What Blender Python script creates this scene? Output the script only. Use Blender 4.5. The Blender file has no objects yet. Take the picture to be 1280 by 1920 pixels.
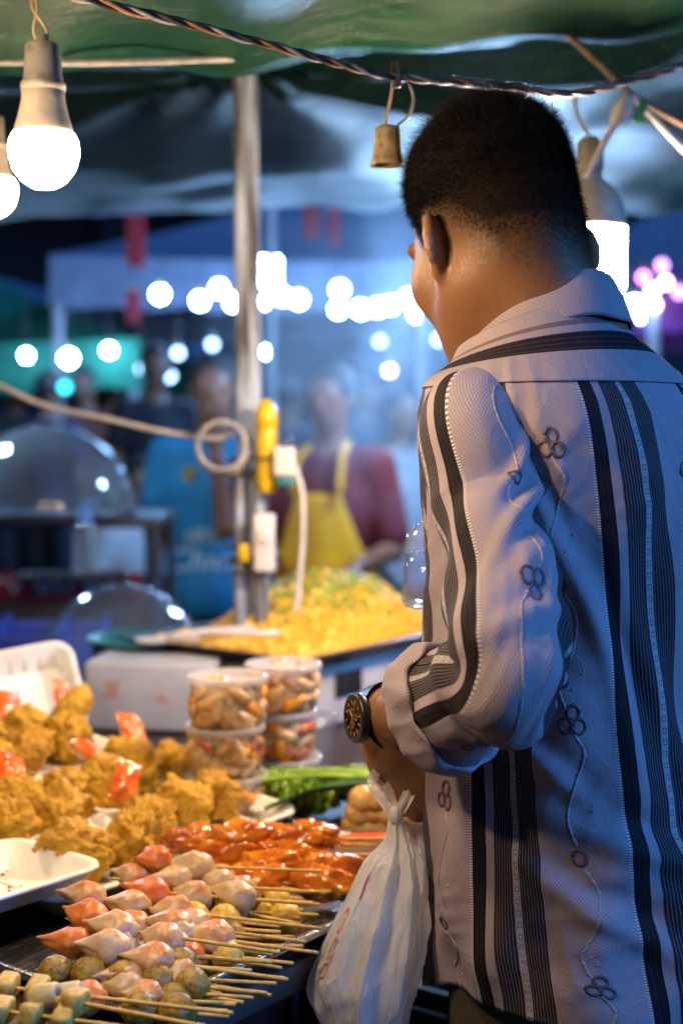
import bpy, bmesh, math, random
import numpy as np
from mathutils import Vector, Matrix, noise as mnoise

# ------------------------------------------------------------------ camera, sky, sun, exposure
scene = bpy.context.scene
DEBUG = False
COL = scene.collection
CAM_H, PITCH, FPX = 1.30, 0.060, 2666.7      # camera height, downward pitch, focal length in photo pixels
cam_data = bpy.data.cameras.new('camera')
cam = bpy.data.objects.new('camera', cam_data)
COL.objects.link(cam)
cam.location = (0, 0, CAM_H)
cam.rotation_euler = (math.pi / 2 - PITCH, 0, 0)
cam_data.sensor_fit = 'VERTICAL'
cam_data.sensor_height = 36.0
cam_data.sensor_width = 24.0
cam_data.lens = 50.0
cam_data.clip_start = 0.05
cam_data.clip_end = 400.0
cam_data.dof.use_dof = True
cam_data.dof.focus_distance = 1.25
cam_data.dof.aperture_fstop = 3.3
scene.camera = cam

world = bpy.data.worlds.new('World')
scene.world = world
world.use_nodes = True
wn = world.node_tree.nodes
wl = world.node_tree.links
wn.clear()
w_out = wn.new('ShaderNodeOutputWorld')
w_bg = wn.new('ShaderNodeBackground')
w_sky = wn.new('ShaderNodeTexSky')
w_sky.sky_type = 'NISHITA'
w_sky.sun_disc = False
w_sky.sun_elevation = math.radians(3.0)
w_sky.sun_rotation = math.radians(150)
w_sky.air_density = 1.6
w_sky.ozone_density = 6.0
w_sky.dust_density = 0.2
wl.new(w_sky.outputs[0], w_bg.inputs[0])
wl.new(w_bg.outputs[0], w_out.inputs[0])
w_bg.inputs[1].default_value = 0.10

sun_data = bpy.data.lights.new('sun', 'SUN')
sun_data.energy = 3.3
sun_data.angle = math.radians(35)
sun_data.color = (0.07, 0.33, 1.0)
sun = bpy.data.objects.new('sun', sun_data)
COL.objects.link(sun)
# late blue light falling from behind the camera, on the right
sun.rotation_euler = Vector((-0.84, 0.36, -0.40)).to_track_quat('-Z', 'Y').to_euler()

scene.view_settings.view_transform = 'Standard'
scene.view_settings.look = 'None'
scene.view_settings.gamma = 1.0
scene.view_settings.exposure = 0.0
scene.view_settings.use_curve_mapping = False
scene.render.engine = 'CYCLES'
scene.cycles.use_denoising = True
scene.cycles.max_bounces = 7
scene.cycles.adaptive_threshold = 0.025
scene.cycles.transparent_max_bounces = 12
scene.cycles.sample_clamp_indirect = 4.0
scene.cycles.volume_step_rate = 6.0
scene.cycles.caustics_reflective = False
scene.cycles.caustics_refractive = False

# ------------------------------------------------------------------ places
CAM_F = Vector((0, math.cos(PITCH), -math.sin(PITCH)))
CAM_U = Vector((0, math.sin(PITCH), math.cos(PITCH)))


def P(px, py, d):
    """world point seen at photo pixel (px, py) at distance d along the view axis"""
    return Vector((0, 0, CAM_H)) + CAM_F * d + Vector(((px - 640) / FPX * d, 0, 0)) + CAM_U * ((960 - py) / FPX * d)


def PZ(px, py, z):
    """world point seen at photo pixel (px, py) on the level z"""
    r = CAM_F + Vector(((px - 640) / FPX, 0, 0)) + CAM_U * ((960 - py) / FPX)
    return Vector((0, 0, CAM_H)) + r * ((z - CAM_H) / r.z)


# ------------------------------------------------------------------ objects
def tag(o, label, cat, group=None, kind=None):
    o['label'] = label
    if cat:
        o['category'] = cat
    if group:
        o['group'] = group
    if kind:
        o['kind'] = kind
    return o


def thing(name, label, cat, loc=(0, 0, 0), rot=(0, 0, 0), group=None):
    o = bpy.data.objects.new(name, None)
    o.empty_display_size = 0.05
    COL.objects.link(o)
    o.location = loc
    o.rotation_euler = rot
    return tag(o, label, cat, group)


def obj(name, me, m=None, parent=None, loc=(0, 0, 0), rot=(0, 0, 0), smooth=None):
    o = bpy.data.objects.new(name, me)
    COL.objects.link(o)
    if m is not None and len(me.materials) == 0:
        for k in (m if isinstance(m, (list, tuple)) else [m]):
            me.materials.append(k)
    o.parent = parent
    o.location = loc
    o.rotation_euler = rot
    if smooth is not None:
        me.shade_smooth() if smooth else me.shade_flat()
    return o


def world_part(name, me, m, parent, smooth=None):
    """mesh given in world coordinates, hung under an Empty that only has a location"""
    off = Vector((0, 0, 0))
    q = parent
    while q is not None:
        off += Vector(q.location)
        q = q.parent
    me.transform(Matrix.Translation(-off))
    return obj(name, me, m, parent, smooth=smooth)


def copy_tree(o, parent=None):
    c = o.copy()
    COL.objects.link(c)
    c.parent = parent
    for ch in list(o.children):
        copy_tree(ch, c)
    return c


def structure(o):
    o['kind'] = 'structure'
    return o


# ------------------------------------------------------------------ meshes
def mesh_np(name, v, f, smooth=True):
    """v (n,3), f (m,3|4) numpy -> mesh, fast"""
    v = np.asarray(v, dtype=np.float32)
    f = np.asarray(f, dtype=np.int32)
    me = bpy.data.meshes.new(name)
    me.vertices.add(len(v))
    me.vertices.foreach_set('co', v.ravel())
    k = f.shape[1]
    me.loops.add(f.size)
    me.loops.foreach_set('vertex_index', f.ravel())
    me.polygons.add(len(f))
    me.polygons.foreach_set('loop_start', np.arange(0, f.size, k, dtype=np.int32))
    me.polygons.foreach_set('loop_total', np.full(len(f), k, dtype=np.int32))
    me.update(calc_edges=True)
    me.validate()
    if smooth:
        me.shade_smooth()
    return me


class MB:
    """collects simple shapes into one mesh"""

    def __init__(self):
        self.v, self.f = [], []

    def add(self, v, f):
        n = len(self.v)
        self.v += [tuple(p) for p in v]
        self.f += [tuple(i + n for i in q) for q in f]
        return self

    def box(self, c, s, rz=0.0, taper=1.0, M=None):
        c = Vector(c)
        hx, hy, hz = s[0] / 2, s[1] / 2, s[2] / 2
        R = M if M is not None else Matrix.Rotation(rz, 3, 'Z')
        v = []
        for z in (-1, 1):
            t = taper if z > 0 else 1.0
            for x, y in ((-1, -1), (1, -1), (1, 1), (-1, 1)):
                v.append(c + R @ Vector((x * hx * t, y * hy * t, z * hz)))
        return self.add(v, [(3, 2, 1, 0), (4, 5, 6, 7), (0, 1, 5, 4), (1, 2, 6, 5), (2, 3, 7, 6), (3, 0, 4, 7)])

    def tube(self, pts, r, n=8, cap=True):
        pts = [Vector(p) for p in pts]
        rr = r if isinstance(r, (list, tuple)) else [r] * len(pts)
        up = None
        rings = []
        for i, p in enumerate(pts):
            t = (pts[min(i + 1, len(pts) - 1)] - pts[max(i - 1, 0)])
            t.normalize()
            if up is None:
                up = t.orthogonal().normalized()
            up = (up - t * up.dot(t))
            if up.length < 1e-6:
                up = t.orthogonal()
            up.normalize()
            b = t.cross(up)
            rings.append([p + (up * math.cos(2 * math.pi * k / n) + b * math.sin(2 * math.pi * k / n)) * rr[i] for k in range(n)])
        v = [q for R in rings for q in R]
        f = []
        for i in range(len(pts) - 1):
            for k in range(n):
                k2 = (k + 1) % n
                f.append((i * n + k, i * n + k2, (i + 1) * n + k2, (i + 1) * n + k))
        if cap:
            f.append(tuple(range(n - 1, -1, -1)))
            f.append(tuple((len(pts) - 1) * n + k for k in range(n)))
        return self.add(v, f)

    def lathe(self, prof, n=24, c=(0, 0, 0), cap=True):
        """profile [(r, z)] from bottom to top about z"""
        v, f = [], []
        for r, z in prof:
            for k in range(n):
                a = 2 * math.pi * k / n
                v.append((c[0] + r * math.cos(a), c[1] + r * math.sin(a), c[2] + z))
        m = len(prof)
        for i in range(m - 1):
            for k in range(n):
                k2 = (k + 1) % n
                f.append((i * n + k, i * n + k2, (i + 1) * n + k2, (i + 1) * n + k))
        if cap:
            if prof[0][0] > 1e-5:
                f.append(tuple(range(n - 1, -1, -1)))
            if prof[-1][0] > 1e-5:
                f.append(tuple((m - 1) * n + k for k in range(n)))
        return self.add(v, f)

    def mesh(self, name='mesh', smooth=False):
        me = bpy.data.meshes.new(name)
        me.from_pydata(self.v, [], self.f)
        me.update()
        if smooth:
            me.shade_smooth()
        return me

    def build(self, name, m, parent=None, smooth=False, loc=(0, 0, 0), rot=(0, 0, 0), bevel=0.0, seg=2):
        me = self.mesh(name, smooth)
        o = obj(name, me, m, parent, loc, rot)
        if bevel:
            bm = bmesh.new()
            bm.from_mesh(me)
            bmesh.ops.remove_doubles(bm, verts=bm.verts, dist=1e-6)
            ed = [e for e in bm.edges if len(e.link_faces) == 2 and e.calc_face_angle(0) > 0.6]
            bmesh.ops.bevel(bm, geom=ed, offset=bevel, segments=seg, affect='EDGES', profile=0.5, clamp_overlap=True)
            bm.to_mesh(me)
            bm.free()
            me.shade_smooth()
        return o


def grid_faces(nu, nv, closed_u=False):
    """quads of a nu x nv vertex grid stored u-fastest"""
    i = np.arange(nv - 1)[:, None] * nu
    if closed_u:
        k = np.arange(nu)[None, :]
        k2 = (k + 1) % nu
    else:
        k = np.arange(nu - 1)[None, :]
        k2 = k + 1
    return np.stack([i + k, i + k2, i + nu + k2, i + nu + k], -1).reshape(-1, 4)


def set_uv(me, uv, name='UVMap'):
    """uv per vertex (n,2) -> loops (per face corner)"""
    lay = me.uv_layers.new(name=name)
    li = np.empty(len(me.loops), dtype=np.int32)
    me.loops.foreach_get('vertex_index', li)
    lay.data.foreach_set('uv', np.asarray(uv, dtype=np.float32)[li].ravel())


def catmull(pts, n):
    pts = [Vector(p) for p in pts]
    ext = [pts[0] * 2 - pts[1]] + pts + [pts[-1] * 2 - pts[-2]]
    out = []
    segs = len(pts) - 1
    for i in range(n):
        t = i / (n - 1) * segs
        s = min(int(t), segs - 1)
        u = t - s
        a, b, c, d = ext[s:s + 4]
        out.append(0.5 * ((2 * b) + (c - a) * u + (2 * a - 5 * b + 4 * c - d) * u * u + (3 * b - a - 3 * c + d) * u ** 3))
    return out


# ------------------------------------------------------------------ signed distance bodies
class SDF:
    def __init__(self, lo, hi, h):
        self.lo = np.array(lo, dtype=np.float32)
        self.h = h
        n = np.ceil((np.array(hi) - np.array(lo)) / h).astype(int) + 1
        self.n = n
        self.F = np.full(n, 0.2, dtype=np.float32)
        self.ax = [(self.lo[i] + h * np.arange(n[i])).astype(np.float32) for i in range(3)]

    def _sub(self, lo, hi):
        a = np.clip(np.floor((np.array(lo) - self.lo) / self.h).astype(int), 0, self.n - 1)
        b = np.clip(np.ceil((np.array(hi) - self.lo) / self.h).astype(int) + 1, 1, self.n)
        sl = tuple(slice(a[i], b[i]) for i in range(3))
        X = self.ax[0][sl[0]][:, None, None]
        Y = self.ax[1][sl[1]][None, :, None]
        Z = self.ax[2][sl[2]][None, None, :]
        return sl, X, Y, Z

    def _put(self, sl, d, k, op):
        F = self.F[sl]
        if op == 'sub':
            d = -d
            hh = np.maximum(k - np.abs(F - d), 0) / max(k, 1e-6)
            self.F[sl] = np.maximum(F, d) + hh * hh * k * 0.25
        else:
            hh = np.maximum(k - np.abs(F - d), 0) / max(k, 1e-6)
            self.F[sl] = np.minimum(F, d) - hh * hh * k * 0.25

    def cone(self, a, b, ra, rb, k=0.02, op='add', m=0.03):
        """tapered capsule"""
        a = np.array(a, dtype=np.float32)
        b = np.array(b, dtype=np.float32)
        r = max(ra, rb) + k + m
        sl, X, Y, Z = self._sub(np.minimum(a, b) - r, np.maximum(a, b) + r)
        if 0 in self.F[sl].shape:
            return
        d = b - a
        L2 = max(float(d @ d), 1e-9)
        t = np.clip(((X - a[0]) * d[0] + (Y - a[1]) * d[1] + (Z - a[2]) * d[2]) / L2, 0, 1)
        q = np.sqrt((X - a[0] - t * d[0]) ** 2 + (Y - a[1] - t * d[1]) ** 2 + (Z - a[2] - t * d[2]) ** 2)
        self._put(sl, q - (ra + (rb - ra) * t), k, op)

    def ell(self, c, rad, R=None, k=0.02, op='add', m=0.03):
        """ellipsoid with axes = columns of R"""
        c = np.array(c, dtype=np.float32)
        r = max(rad) + k + m
        sl, X, Y, Z = self._sub(c - r, c + r)
        if 0 in self.F[sl].shape:
            return
        R = np.eye(3, dtype=np.float32) if R is None else np.array(R, dtype=np.float32)
        x, y, z = X - c[0], Y - c[1], Z - c[2]
        p = [(x * R[0, i] + y * R[1, i] + z * R[2, i]) for i in range(3)]
        k0 = np.sqrt(sum((p[i] / rad[i]) ** 2 for i in range(3)))
        k1 = np.sqrt(sum((p[i] / rad[i] ** 2) ** 2 for i in range(3)))
        self._put(sl, k0 * (k0 - 1) / np.maximum(k1, 1e-6), k, op)

    def cut(self, p, n, k=0.004):
        """keep the side the normal points away from"""
        n = np.array(Vector(n).normalized(), dtype=np.float32)
        X = self.ax[0][:, None, None]
        Y = self.ax[1][None, :, None]
        Z = self.ax[2][None, None, :]
        d = (X - p[0]) * n[0] + (Y - p[1]) * n[1] + (Z - p[2]) * n[2]
        hh = np.maximum(k - np.abs(self.F - d), 0) / k
        self.F = np.maximum(self.F, d) + hh * hh * k * 0.25

    def nets(self):
        F, h, lo = self.F, self.h, self.lo
        nx, ny, nz = F.shape
        S = F < 0
        cn = (nx - 1, ny - 1, nz - 1)
        acc = {}
        cells_all, pos_all, quads = [], [], []
        for ax in range(3):
            a = [slice(None)] * 3
            b = [slice(None)] * 3
            a[ax] = slice(0, -1)
            b[ax] = slice(1, None)
            c = S[tuple(a)] != S[tuple(b)]
            idx = np.argwhere(c)
            if len(idx) == 0:
                continue
            i2 = idx.copy()
            i2[:, ax] += 1
            fa = F[idx[:, 0], idx[:, 1], idx[:, 2]]
            fb = F[i2[:, 0], i2[:, 1], i2[:, 2]]
            t = fa / (fa - fb)
            pos = idx.astype(np.float32)
            pos[:, ax] += t
            o1, o2 = (ax + 1) % 3, (ax + 2) % 3
            ring = []
            ok = np.ones(len(idx), bool)
            for d1, d2 in ((-1, -1), (0, -1), (0, 0), (-1, 0)):
                cc = idx.copy()
                cc[:, o1] += d1
                cc[:, o2] += d2
                good = np.all((cc >= 0) & (cc < np.array(cn)), axis=1)
                ok &= good
                fl = (cc[:, 0] * cn[1] + cc[:, 1]) * cn[2] + cc[:, 2]
                ring.append(fl)
                cells_all.append(fl[good])
                pos_all.append(pos[good])
            q = np.stack(ring, 1)[ok]
            flip = (fa < 0)[ok]
            q[~flip] = q[~flip][:, ::-1]
            quads.append(q)
        cells = np.concatenate(cells_all)
        pos = np.concatenate(pos_all)
        u, inv = np.unique(cells, return_inverse=True)
        cnt = np.bincount(inv).astype(np.float32)
        v = np.stack([np.bincount(inv, pos[:, i]) / cnt for i in range(3)], 1)
        q = np.concatenate(quads)
        f = np.searchsorted(u, q)
        return v * h + lo, f

    def mesh(self, name, it=1):
        v, f = self.nets()
        if it:
            v = relax(v, f, it)
        return mesh_np(name, v, f)


def relax(v, f, it=1, w=0.5):
    e = np.concatenate([f[:, [0, 1]], f[:, [1, 2]], f[:, [2, 3]], f[:, [3, 0]]])
    e = np.concatenate([e, e[:, ::-1]])
    n = len(v)
    cnt = np.maximum(np.bincount(e[:, 0], minlength=n), 1).astype(np.float64)
    for _ in range(it):
        s = np.stack([np.bincount(e[:, 0], v[e[:, 1], i], minlength=n) / cnt for i in range(3)], 1)
        v = v * (1 - w) + s * w
    return v


# ------------------------------------------------------------------ node materials
class E:
    """a scalar socket with arithmetic"""

    def __init__(self, nt, s):
        self.nt, self.s = nt, s

    def _m(self, op, *a, clamp=False):
        n = self.nt.nodes.new('ShaderNodeMath')
        n.operation = op
        n.use_clamp = clamp
        for i, x in enumerate(a):
            if isinstance(x, E):
                self.nt.links.new(x.s, n.inputs[i])
            else:
                n.inputs[i].default_value = float(x)
        return E(self.nt, n.outputs[0])

    def __add__(self, o): return self._m('ADD', self, o)
    def __radd__(self, o): return self._m('ADD', o, self)
    def __sub__(self, o): return self._m('SUBTRACT', self, o)
    def __rsub__(self, o): return self._m('SUBTRACT', o, self)
    def __mul__(self, o): return self._m('MULTIPLY', self, o)
    def __rmul__(self, o): return self._m('MULTIPLY', o, self)
    def __truediv__(self, o): return self._m('DIVIDE', self, o)
    def mod(self, p): return self._m('FLOORED_MODULO', self, p)
    def gt(self, x): return self._m('GREATER_THAN', self, x)
    def lt(self, x): return self._m('LESS_THAN', self, x)
    def max(self, x): return self._m('MAXIMUM', self, x)
    def min(self, x): return self._m('MINIMUM', self, x)
    def sin(self): return self._m('SINE', self)
    def abs(self): return self._m('ABSOLUTE', self)
    def clamp(self): return self._m('ADD', self, 0.0, clamp=True)
    def band(self, a, b): return self.gt(a) * self.lt(b)

    def ramp(self, a, b, lo=0.0, hi=1.0):
        n = self.nt.nodes.new('ShaderNodeMapRange')
        self.nt.links.new(self.s, n.inputs[0])
        for i, x in enumerate((a, b, lo, hi)):
            n.inputs[i + 1].default_value = x
        return E(self.nt, n.outputs[0])


class Mat:
    """material under construction: principled bsdf and helpers"""

    def __init__(self, name, color=(0.5, 0.5, 0.5), rough=0.5, **kw):
        self.m = bpy.data.materials.new(name)
        self.m.use_nodes = True
        self.nt = self.m.node_tree
        self.N, self.L = self.nt.nodes, self.nt.links
        self.b = self.N['Principled BSDF']
        self.out = self.N['Material Output']
        self.b.inputs['Base Color'].default_value = (*color, 1)
        self.b.inputs['Roughness'].default_value = rough
        for k, v in kw.items():
            self.set(k.replace('_', ' '), v)
        self._co = None

    def set(self, key, v):
        for i in self.b.inputs:
            if i.name.lower() == key.lower():
                if isinstance(v, E):
                    self.L.new(v.s, i)
                elif isinstance(v, bpy.types.NodeSocket):
                    self.L.new(v, i)
                else:
                    i.default_value = v
                return self
        raise KeyError(key)

    def coord(self, kind='Object'):
        n = self.N.new('ShaderNodeTexCoord')
        return n.outputs[kind]

    def uv(self):
        n = self.N.new('ShaderNodeUVMap')
        s = self.N.new('ShaderNodeSeparateXYZ')
        self.L.new(n.outputs[0], s.inputs[0])
        return E(self.nt, s.outputs[0]), E(self.nt, s.outputs[1]), n.outputs[0]

    def xyz(self, kind='Object'):
        s = self.N.new('ShaderNodeSeparateXYZ')
        self.L.new(self.coord(kind), s.inputs[0])
        return [E(self.nt, s.outputs[i]) for i in range(3)]

    def noise(self, scale, detail=3.0, rough=0.55, vec=None, stretch=None, kind='Object', dist=0.0):
        n = self.N.new('ShaderNodeTexNoise')
        n.inputs['Scale'].default_value = scale
        n.inputs['Detail'].default_value = detail
        n.inputs['Roughness'].default_value = rough
        n.inputs['Distortion'].default_value = dist
        v = vec if vec is not None else self.coord(kind)
        if stretch:
            mp = self.N.new('ShaderNodeMapping')
            mp.inputs['Scale'].default_value = stretch
            self.L.new(v, mp.inputs[0])
            v = mp.outputs[0]
        self.L.new(v, n.inputs['Vector'])
        return E(self.nt, n.outputs['Fac'])

    def voronoi(self, scale, vec=None, feature='F1'):
        n = self.N.new('ShaderNodeTexVoronoi')
        n.feature = feature
        n.inputs['Scale'].default_value = scale
        self.L.new(vec if vec is not None else self.coord('Object'), n.inputs['Vector'])
        return E(self.nt, n.outputs['Distance'])

    def rand(self):
        n = self.N.new('ShaderNodeObjectInfo')
        return E(self.nt, n.outputs['Random'])

    def attr(self, name):
        n = self.N.new('ShaderNodeAttribute')
        n.attribute_name = name
        return E(self.nt, n.outputs['Fac'])

    def mix(self, fac, a, b, mode='MIX'):
        n = self.N.new('ShaderNodeMix')
        n.data_type = 'RGBA'
        n.blend_type = mode
        if isinstance(fac, E):
            self.L.new(fac.s, n.inputs[0])
        else:
            n.inputs[0].default_value = fac
        for i, x in ((6, a), (7, b)):
            if isinstance(x, bpy.types.NodeSocket):
                self.L.new(x, n.inputs[i])
            elif isinstance(x, E):
                self.L.new(x.s, n.inputs[i])
            else:
                n.inputs[i].default_value = (*x, 1)
        return n.outputs[2]

    def color(self, c):
        return self.set('Base Color', c)

    def bump(self, h, strength=0.3, dist=0.01):
        n = self.N.new('ShaderNodeBump')
        n.inputs['Strength'].default_value = strength
        n.inputs['Distance'].default_value = dist
        self.L.new(h.s, n.inputs['Height'])
        self.L.new(n.outputs[0], self.b.inputs['Normal'])
        return self

    def surface(self, sh):
        self.L.new(sh, self.out.inputs[0])
        return self


def simple(name, color, rough=0.5, var=0.25, scale=20.0, bump=0.0, bscale=None, **kw):
    """a plain procedural material with mottled colour and a little relief"""
    M = Mat(name, color, rough, **kw)
    n = M.noise(scale, 4)
    dark = tuple(c * (1 - var) for c in color)
    lite = tuple(min(1, c * (1 + var)) for c in color)
    M.color(M.mix(n.ramp(0.3, 0.7), dark, lite))
    M.set('Roughness', (n * 0.2 + (rough - 0.1)).clamp())
    if bump:
        M.bump(M.noise(bscale or scale * 4, 3), bump, 0.005)
    return M.m


def emissive(name, color, strength):
    m = bpy.data.materials.new(name)
    m.use_nodes = True
    nt = m.node_tree
    nt.nodes.clear()
    o = nt.nodes.new('ShaderNodeOutputMaterial')
    e = nt.nodes.new('ShaderNodeEmission')
    e.inputs[0].default_value = (*color, 1)
    e.inputs[1].default_value = strength
    nt.links.new(e.outputs[0], o.inputs[0])
    return m


def clear_plastic(name, tint=(0.95, 0.97, 1.0), gloss=0.05, haze=0.0):
    """thin clear film or wall: see-through, brighter and mirror-like towards grazing angles, with an optional milky share"""
    m = bpy.data.materials.new(name)
    m.use_nodes = True
    nt = m.node_tree
    nt.nodes.clear()
    L = nt.links
    out = nt.nodes.new('ShaderNodeOutputMaterial')
    tr = nt.nodes.new('ShaderNodeBsdfTransparent')
    tr.inputs[0].default_value = (*tint, 1)
    gl = nt.nodes.new('ShaderNodeBsdfGlossy')
    gl.inputs['Roughness'].default_value = gloss
    fr0 = nt.nodes.new('ShaderNodeLayerWeight')
    fr0.inputs[0].default_value = 0.5
    fr1 = nt.nodes.new('ShaderNodeMath')
    fr1.operation = 'POWER'
    fr1.inputs[1].default_value = 2.6
    L.new(fr0.outputs['Facing'], fr1.inputs[0])
    fr = nt.nodes.new('ShaderNodeMapRange')
    fr.inputs[3].default_value = 0.04
    fr.inputs[4].default_value = 0.85
    L.new(fr1.outputs[0], fr.inputs[0])
    mx = nt.nodes.new('ShaderNodeMixShader')
    L.new(fr.outputs[0], mx.inputs[0])
    L.new(tr.outputs[0], mx.inputs[1])
    L.new(gl.outputs[0], mx.inputs[2])
    last = mx.outputs[0]
    if haze:
        df = nt.nodes.new('ShaderNodeBsdfDiffuse')
        df.inputs[0].default_value = (0.8, 0.8, 0.8, 1)
        tl = nt.nodes.new('ShaderNodeBsdfTranslucent')
        tl.inputs[0].default_value = (0.8, 0.8, 0.8, 1)
        ad = nt.nodes.new('ShaderNodeMixShader')
        ad.inputs[0].default_value = 0.5
        L.new(df.outputs[0], ad.inputs[1])
        L.new(tl.outputs[0], ad.inputs[2])
        m2 = nt.nodes.new('ShaderNodeMixShader')
        m2.inputs[0].default_value = haze
        L.new(last, m2.inputs[1])
        L.new(ad.outputs[0], m2.inputs[2])
        last = m2.outputs[0]
    L.new(last, out.inputs[0])
    return m


def text_mesh(body, size, extrude=0.0, shear=0.0):
    c = bpy.data.curves.new('lettering', 'FONT')
    c.body = body
    c.size = size
    c.extrude = extrude
    c.shear = shear
    c.align_x = 'CENTER'
    c.align_y = 'CENTER'
    o = bpy.data.objects.new('lettering', c)
    COL.objects.link(o)
    dg = bpy.context.evaluated_depsgraph_get()
    me = bpy.data.meshes.new_from_object(o.evaluated_get(dg))
    bpy.data.objects.remove(o)
    bpy.data.curves.remove(c)
    me.materials.clear()
    return me


def sstep(a, b, x):
    t = np.clip((x - a) / (b - a), 0, 1)
    return t * t * (3 - 2 * t)


rng = np.random.default_rng(7)
rnd = random.Random(11)
# ================================================================== lamps of the stall
M_BULB = emissive('lit_bulb', (1.0, 0.70, 0.42), 380.0)
M_HOUSING = simple('bulb_housing', (0.40, 0.35, 0.28), 0.5, 0.15, 60)
M_SOCKET = Mat('grey_socket', (0.42, 0.40, 0.36), 0.5)
sx, sy, sz = M_SOCKET.xyz()
M_SOCKET.color(M_SOCKET.mix(M_SOCKET.noise(60, 5).ramp(0.5, 0.75), (0.27, 0.25, 0.22), (0.10, 0.07, 0.04)))
M_SOCKET = M_SOCKET.m
M_CORD = simple('tan_flex', (0.42, 0.30, 0.16), 0.45, 0.3, 80)


def hung_bulb(label, c, s=1.0, wire_top=None, tilt=0.0, group='bulbs hanging in the food stall'):
    """c = middle of the glowing globe"""
    o = thing('light_bulb', label, 'light bulb', c, (tilt, 0, 0), group)
    R = 0.030 * s
    g = MB().lathe([(0.0, -0.0285 * s), (0.010 * s, -0.0270 * s), (0.019 * s, -0.0215 * s), (0.026 * s, -0.0125 * s), (0.0295 * s, -0.001 * s), (0.0300 * s, 0.006 * s), (0.0288 * s, 0.0135 * s), (0.0262 * s, 0.0180 * s)], 28)
    g.build('globe', M_BULB, o, True)
    h = MB().lathe([(0.0262 * s, 0.0180 * s), (0.0255 * s, 0.0205 * s), (0.0215 * s, 0.034 * s), (0.0185 * s, 0.047 * s), (0.0178 * s, 0.058 * s), (0.016 * s, 0.060 * s)], 28)
    h.build('housing', M_HOUSING, o, True)
    k = MB().lathe([(0.0175 * s, 0.0545 * s), (0.0190 * s, 0.0548 * s), (0.0193 * s, 0.0605 * s), (0.0185 * s, 0.0615 * s), (0.0168 * s, 0.0622 * s), (0.0166 * s, 0.068 * s), (0.0160 * s, 0.0685 * s), (0.0160 * s, 0.079 * s), (0.0155 * s, 0.0795 * s), (0.0150 * s, 0.0925 * s), (0.0130 * s, 0.0945 * s), (0.006 * s, 0.0955 * s), (0.005 * s, 0.102 * s), (0.0, 0.102 * s)], 28)
    k.build('socket', M_SOCKET, o, True)
    if wire_top is not None:
        t = Vector(wire_top) - Vector(c)
        w = MB()
        for d in (-1, 1):
            p = [Vector((0.003 * d, 0, 0.094 * s)), Vector((0.005 * d + t.x * 0.2, 0, 0.094 * s + (t.z - 0.094 * s) * 0.25)), Vector((-0.002 * d + t.x * 0.7, 0.002, 0.094 * s + (t.z - 0.094 * s) * 0.65)), t + Vector((0.0012 * d, 0, 0))]
            w.tube(catmull(p, 14), 0.0013, 8)
        w.build('flex', M_CORD, o, True)
    return o


hung_bulb('lit bulb in a worn grey socket hanging nearest at top left', P(83, 292, 1.10), 0.90, P(62, -20, 1.10))
hung_bulb('lit bulb at the left edge partly hidden by the nearer bulb', P(-14, 364, 1.75), 1.0, P(-10, 60, 1.75))
hung_bulb('assumed lit bulb added out of view, left of the picture', Vector((-0.46, 0.84, 1.58)), 1.0, Vector((-0.46, 0.84, 1.80)))  # assumed bulb, out of view, added to light the sleeve warm from the left


def cylinder_lamp(label, c, R, hgt, top):
    """big LED lamp with a glowing cylinder under a domed cap, c = middle of the cylinder"""
    o = thing('light_bulb', label, 'light bulb', c, (0, 0, 0))
    MB().lathe([(0.0, -hgt / 2), (R * 0.9, -hgt / 2), (R, -hgt / 2 + 0.008), (R, hgt / 2)], 36).build('globe', M_BULB, o, True)
    MB().lathe([(R, hgt / 2), (R * 1.02, hgt / 2 + 0.003), (R * 1.0, hgt / 2 + 0.018), (R * 0.86, hgt / 2 + 0.040), (R * 0.58, hgt / 2 + 0.056), (R * 0.34, hgt / 2 + 0.066), (R * 0.33, hgt / 2 + 0.08)], 36).build('housing', M_HOUSING, o, True)
    MB().lathe([(R * 0.36, hgt / 2 + 0.072), (R * 0.38, hgt / 2 + 0.078), (R * 0.36, hgt / 2 + 0.112), (R * 0.2, hgt / 2 + 0.12), (0, hgt / 2 + 0.12)], 24).build('socket', M_SOCKET, o, True)
    t = Vector(top) - Vector(c)
    MB().tube(catmull([Vector((0, 0, hgt / 2 + 0.118)), Vector((t.x * 0.5 - 0.006, t.y * .5, (t.z + hgt / 2 + 0.118) / 2)), t], 12), 0.0022, 8).build('flex', M_CORD, o, True)
    return o


cylinder_lamp('lit cylindrical lamp shining beside the head of the man', P(1103, 490, 1.88), 0.048, 0.085, P(1076, 175, 1.88))
# ================================================================== the customer seen from behind
def unit(v):
    return Vector(v).normalized()


TA = math.radians(50)
TF = Vector((-math.sin(TA), math.cos(TA), 0))      # the way his chest points
TL = Vector((-math.cos(TA), -math.sin(TA), 0))     # to his left
UPV = Vector((0, 0, 1))
SC = Vector((0.206, 1.365, 1.32))                  # middle between the shoulders
HC = Vector((0.258, 1.385, 0.86))                  # middle of the hips
LJ = SC + TL * 0.141 + TF * 0.000 + Vector((0, 0, -0.002))
RJ = SC - TL * 0.158 + TF * 0.02
L_ELB = Vector((0.128, 1.125, 1.092))
L_WRI = Vector((0.040, 1.330, 1.026))
R_ELB = Vector((0.335, 1.585, 1.07))
R_WRI = Vector((0.190, 1.565, 1.065))
HA, HP = math.radians(25), math.radians(24)
HF0 = Vector((-math.sin(HA), math.cos(HA), 0))
HL = Vector((-math.cos(HA), -math.sin(HA), 0))
HU = UPV * math.cos(HP) + HF0 * math.sin(HP)
HF = HF0 * math.cos(HP) - UPV * math.sin(HP)
HC0 = Vector((0.148, 1.385, 1.488))                # middle of the head


def hd(l, f, u):
    return HC0 + HL * l + HF * f + HU * u


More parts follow.
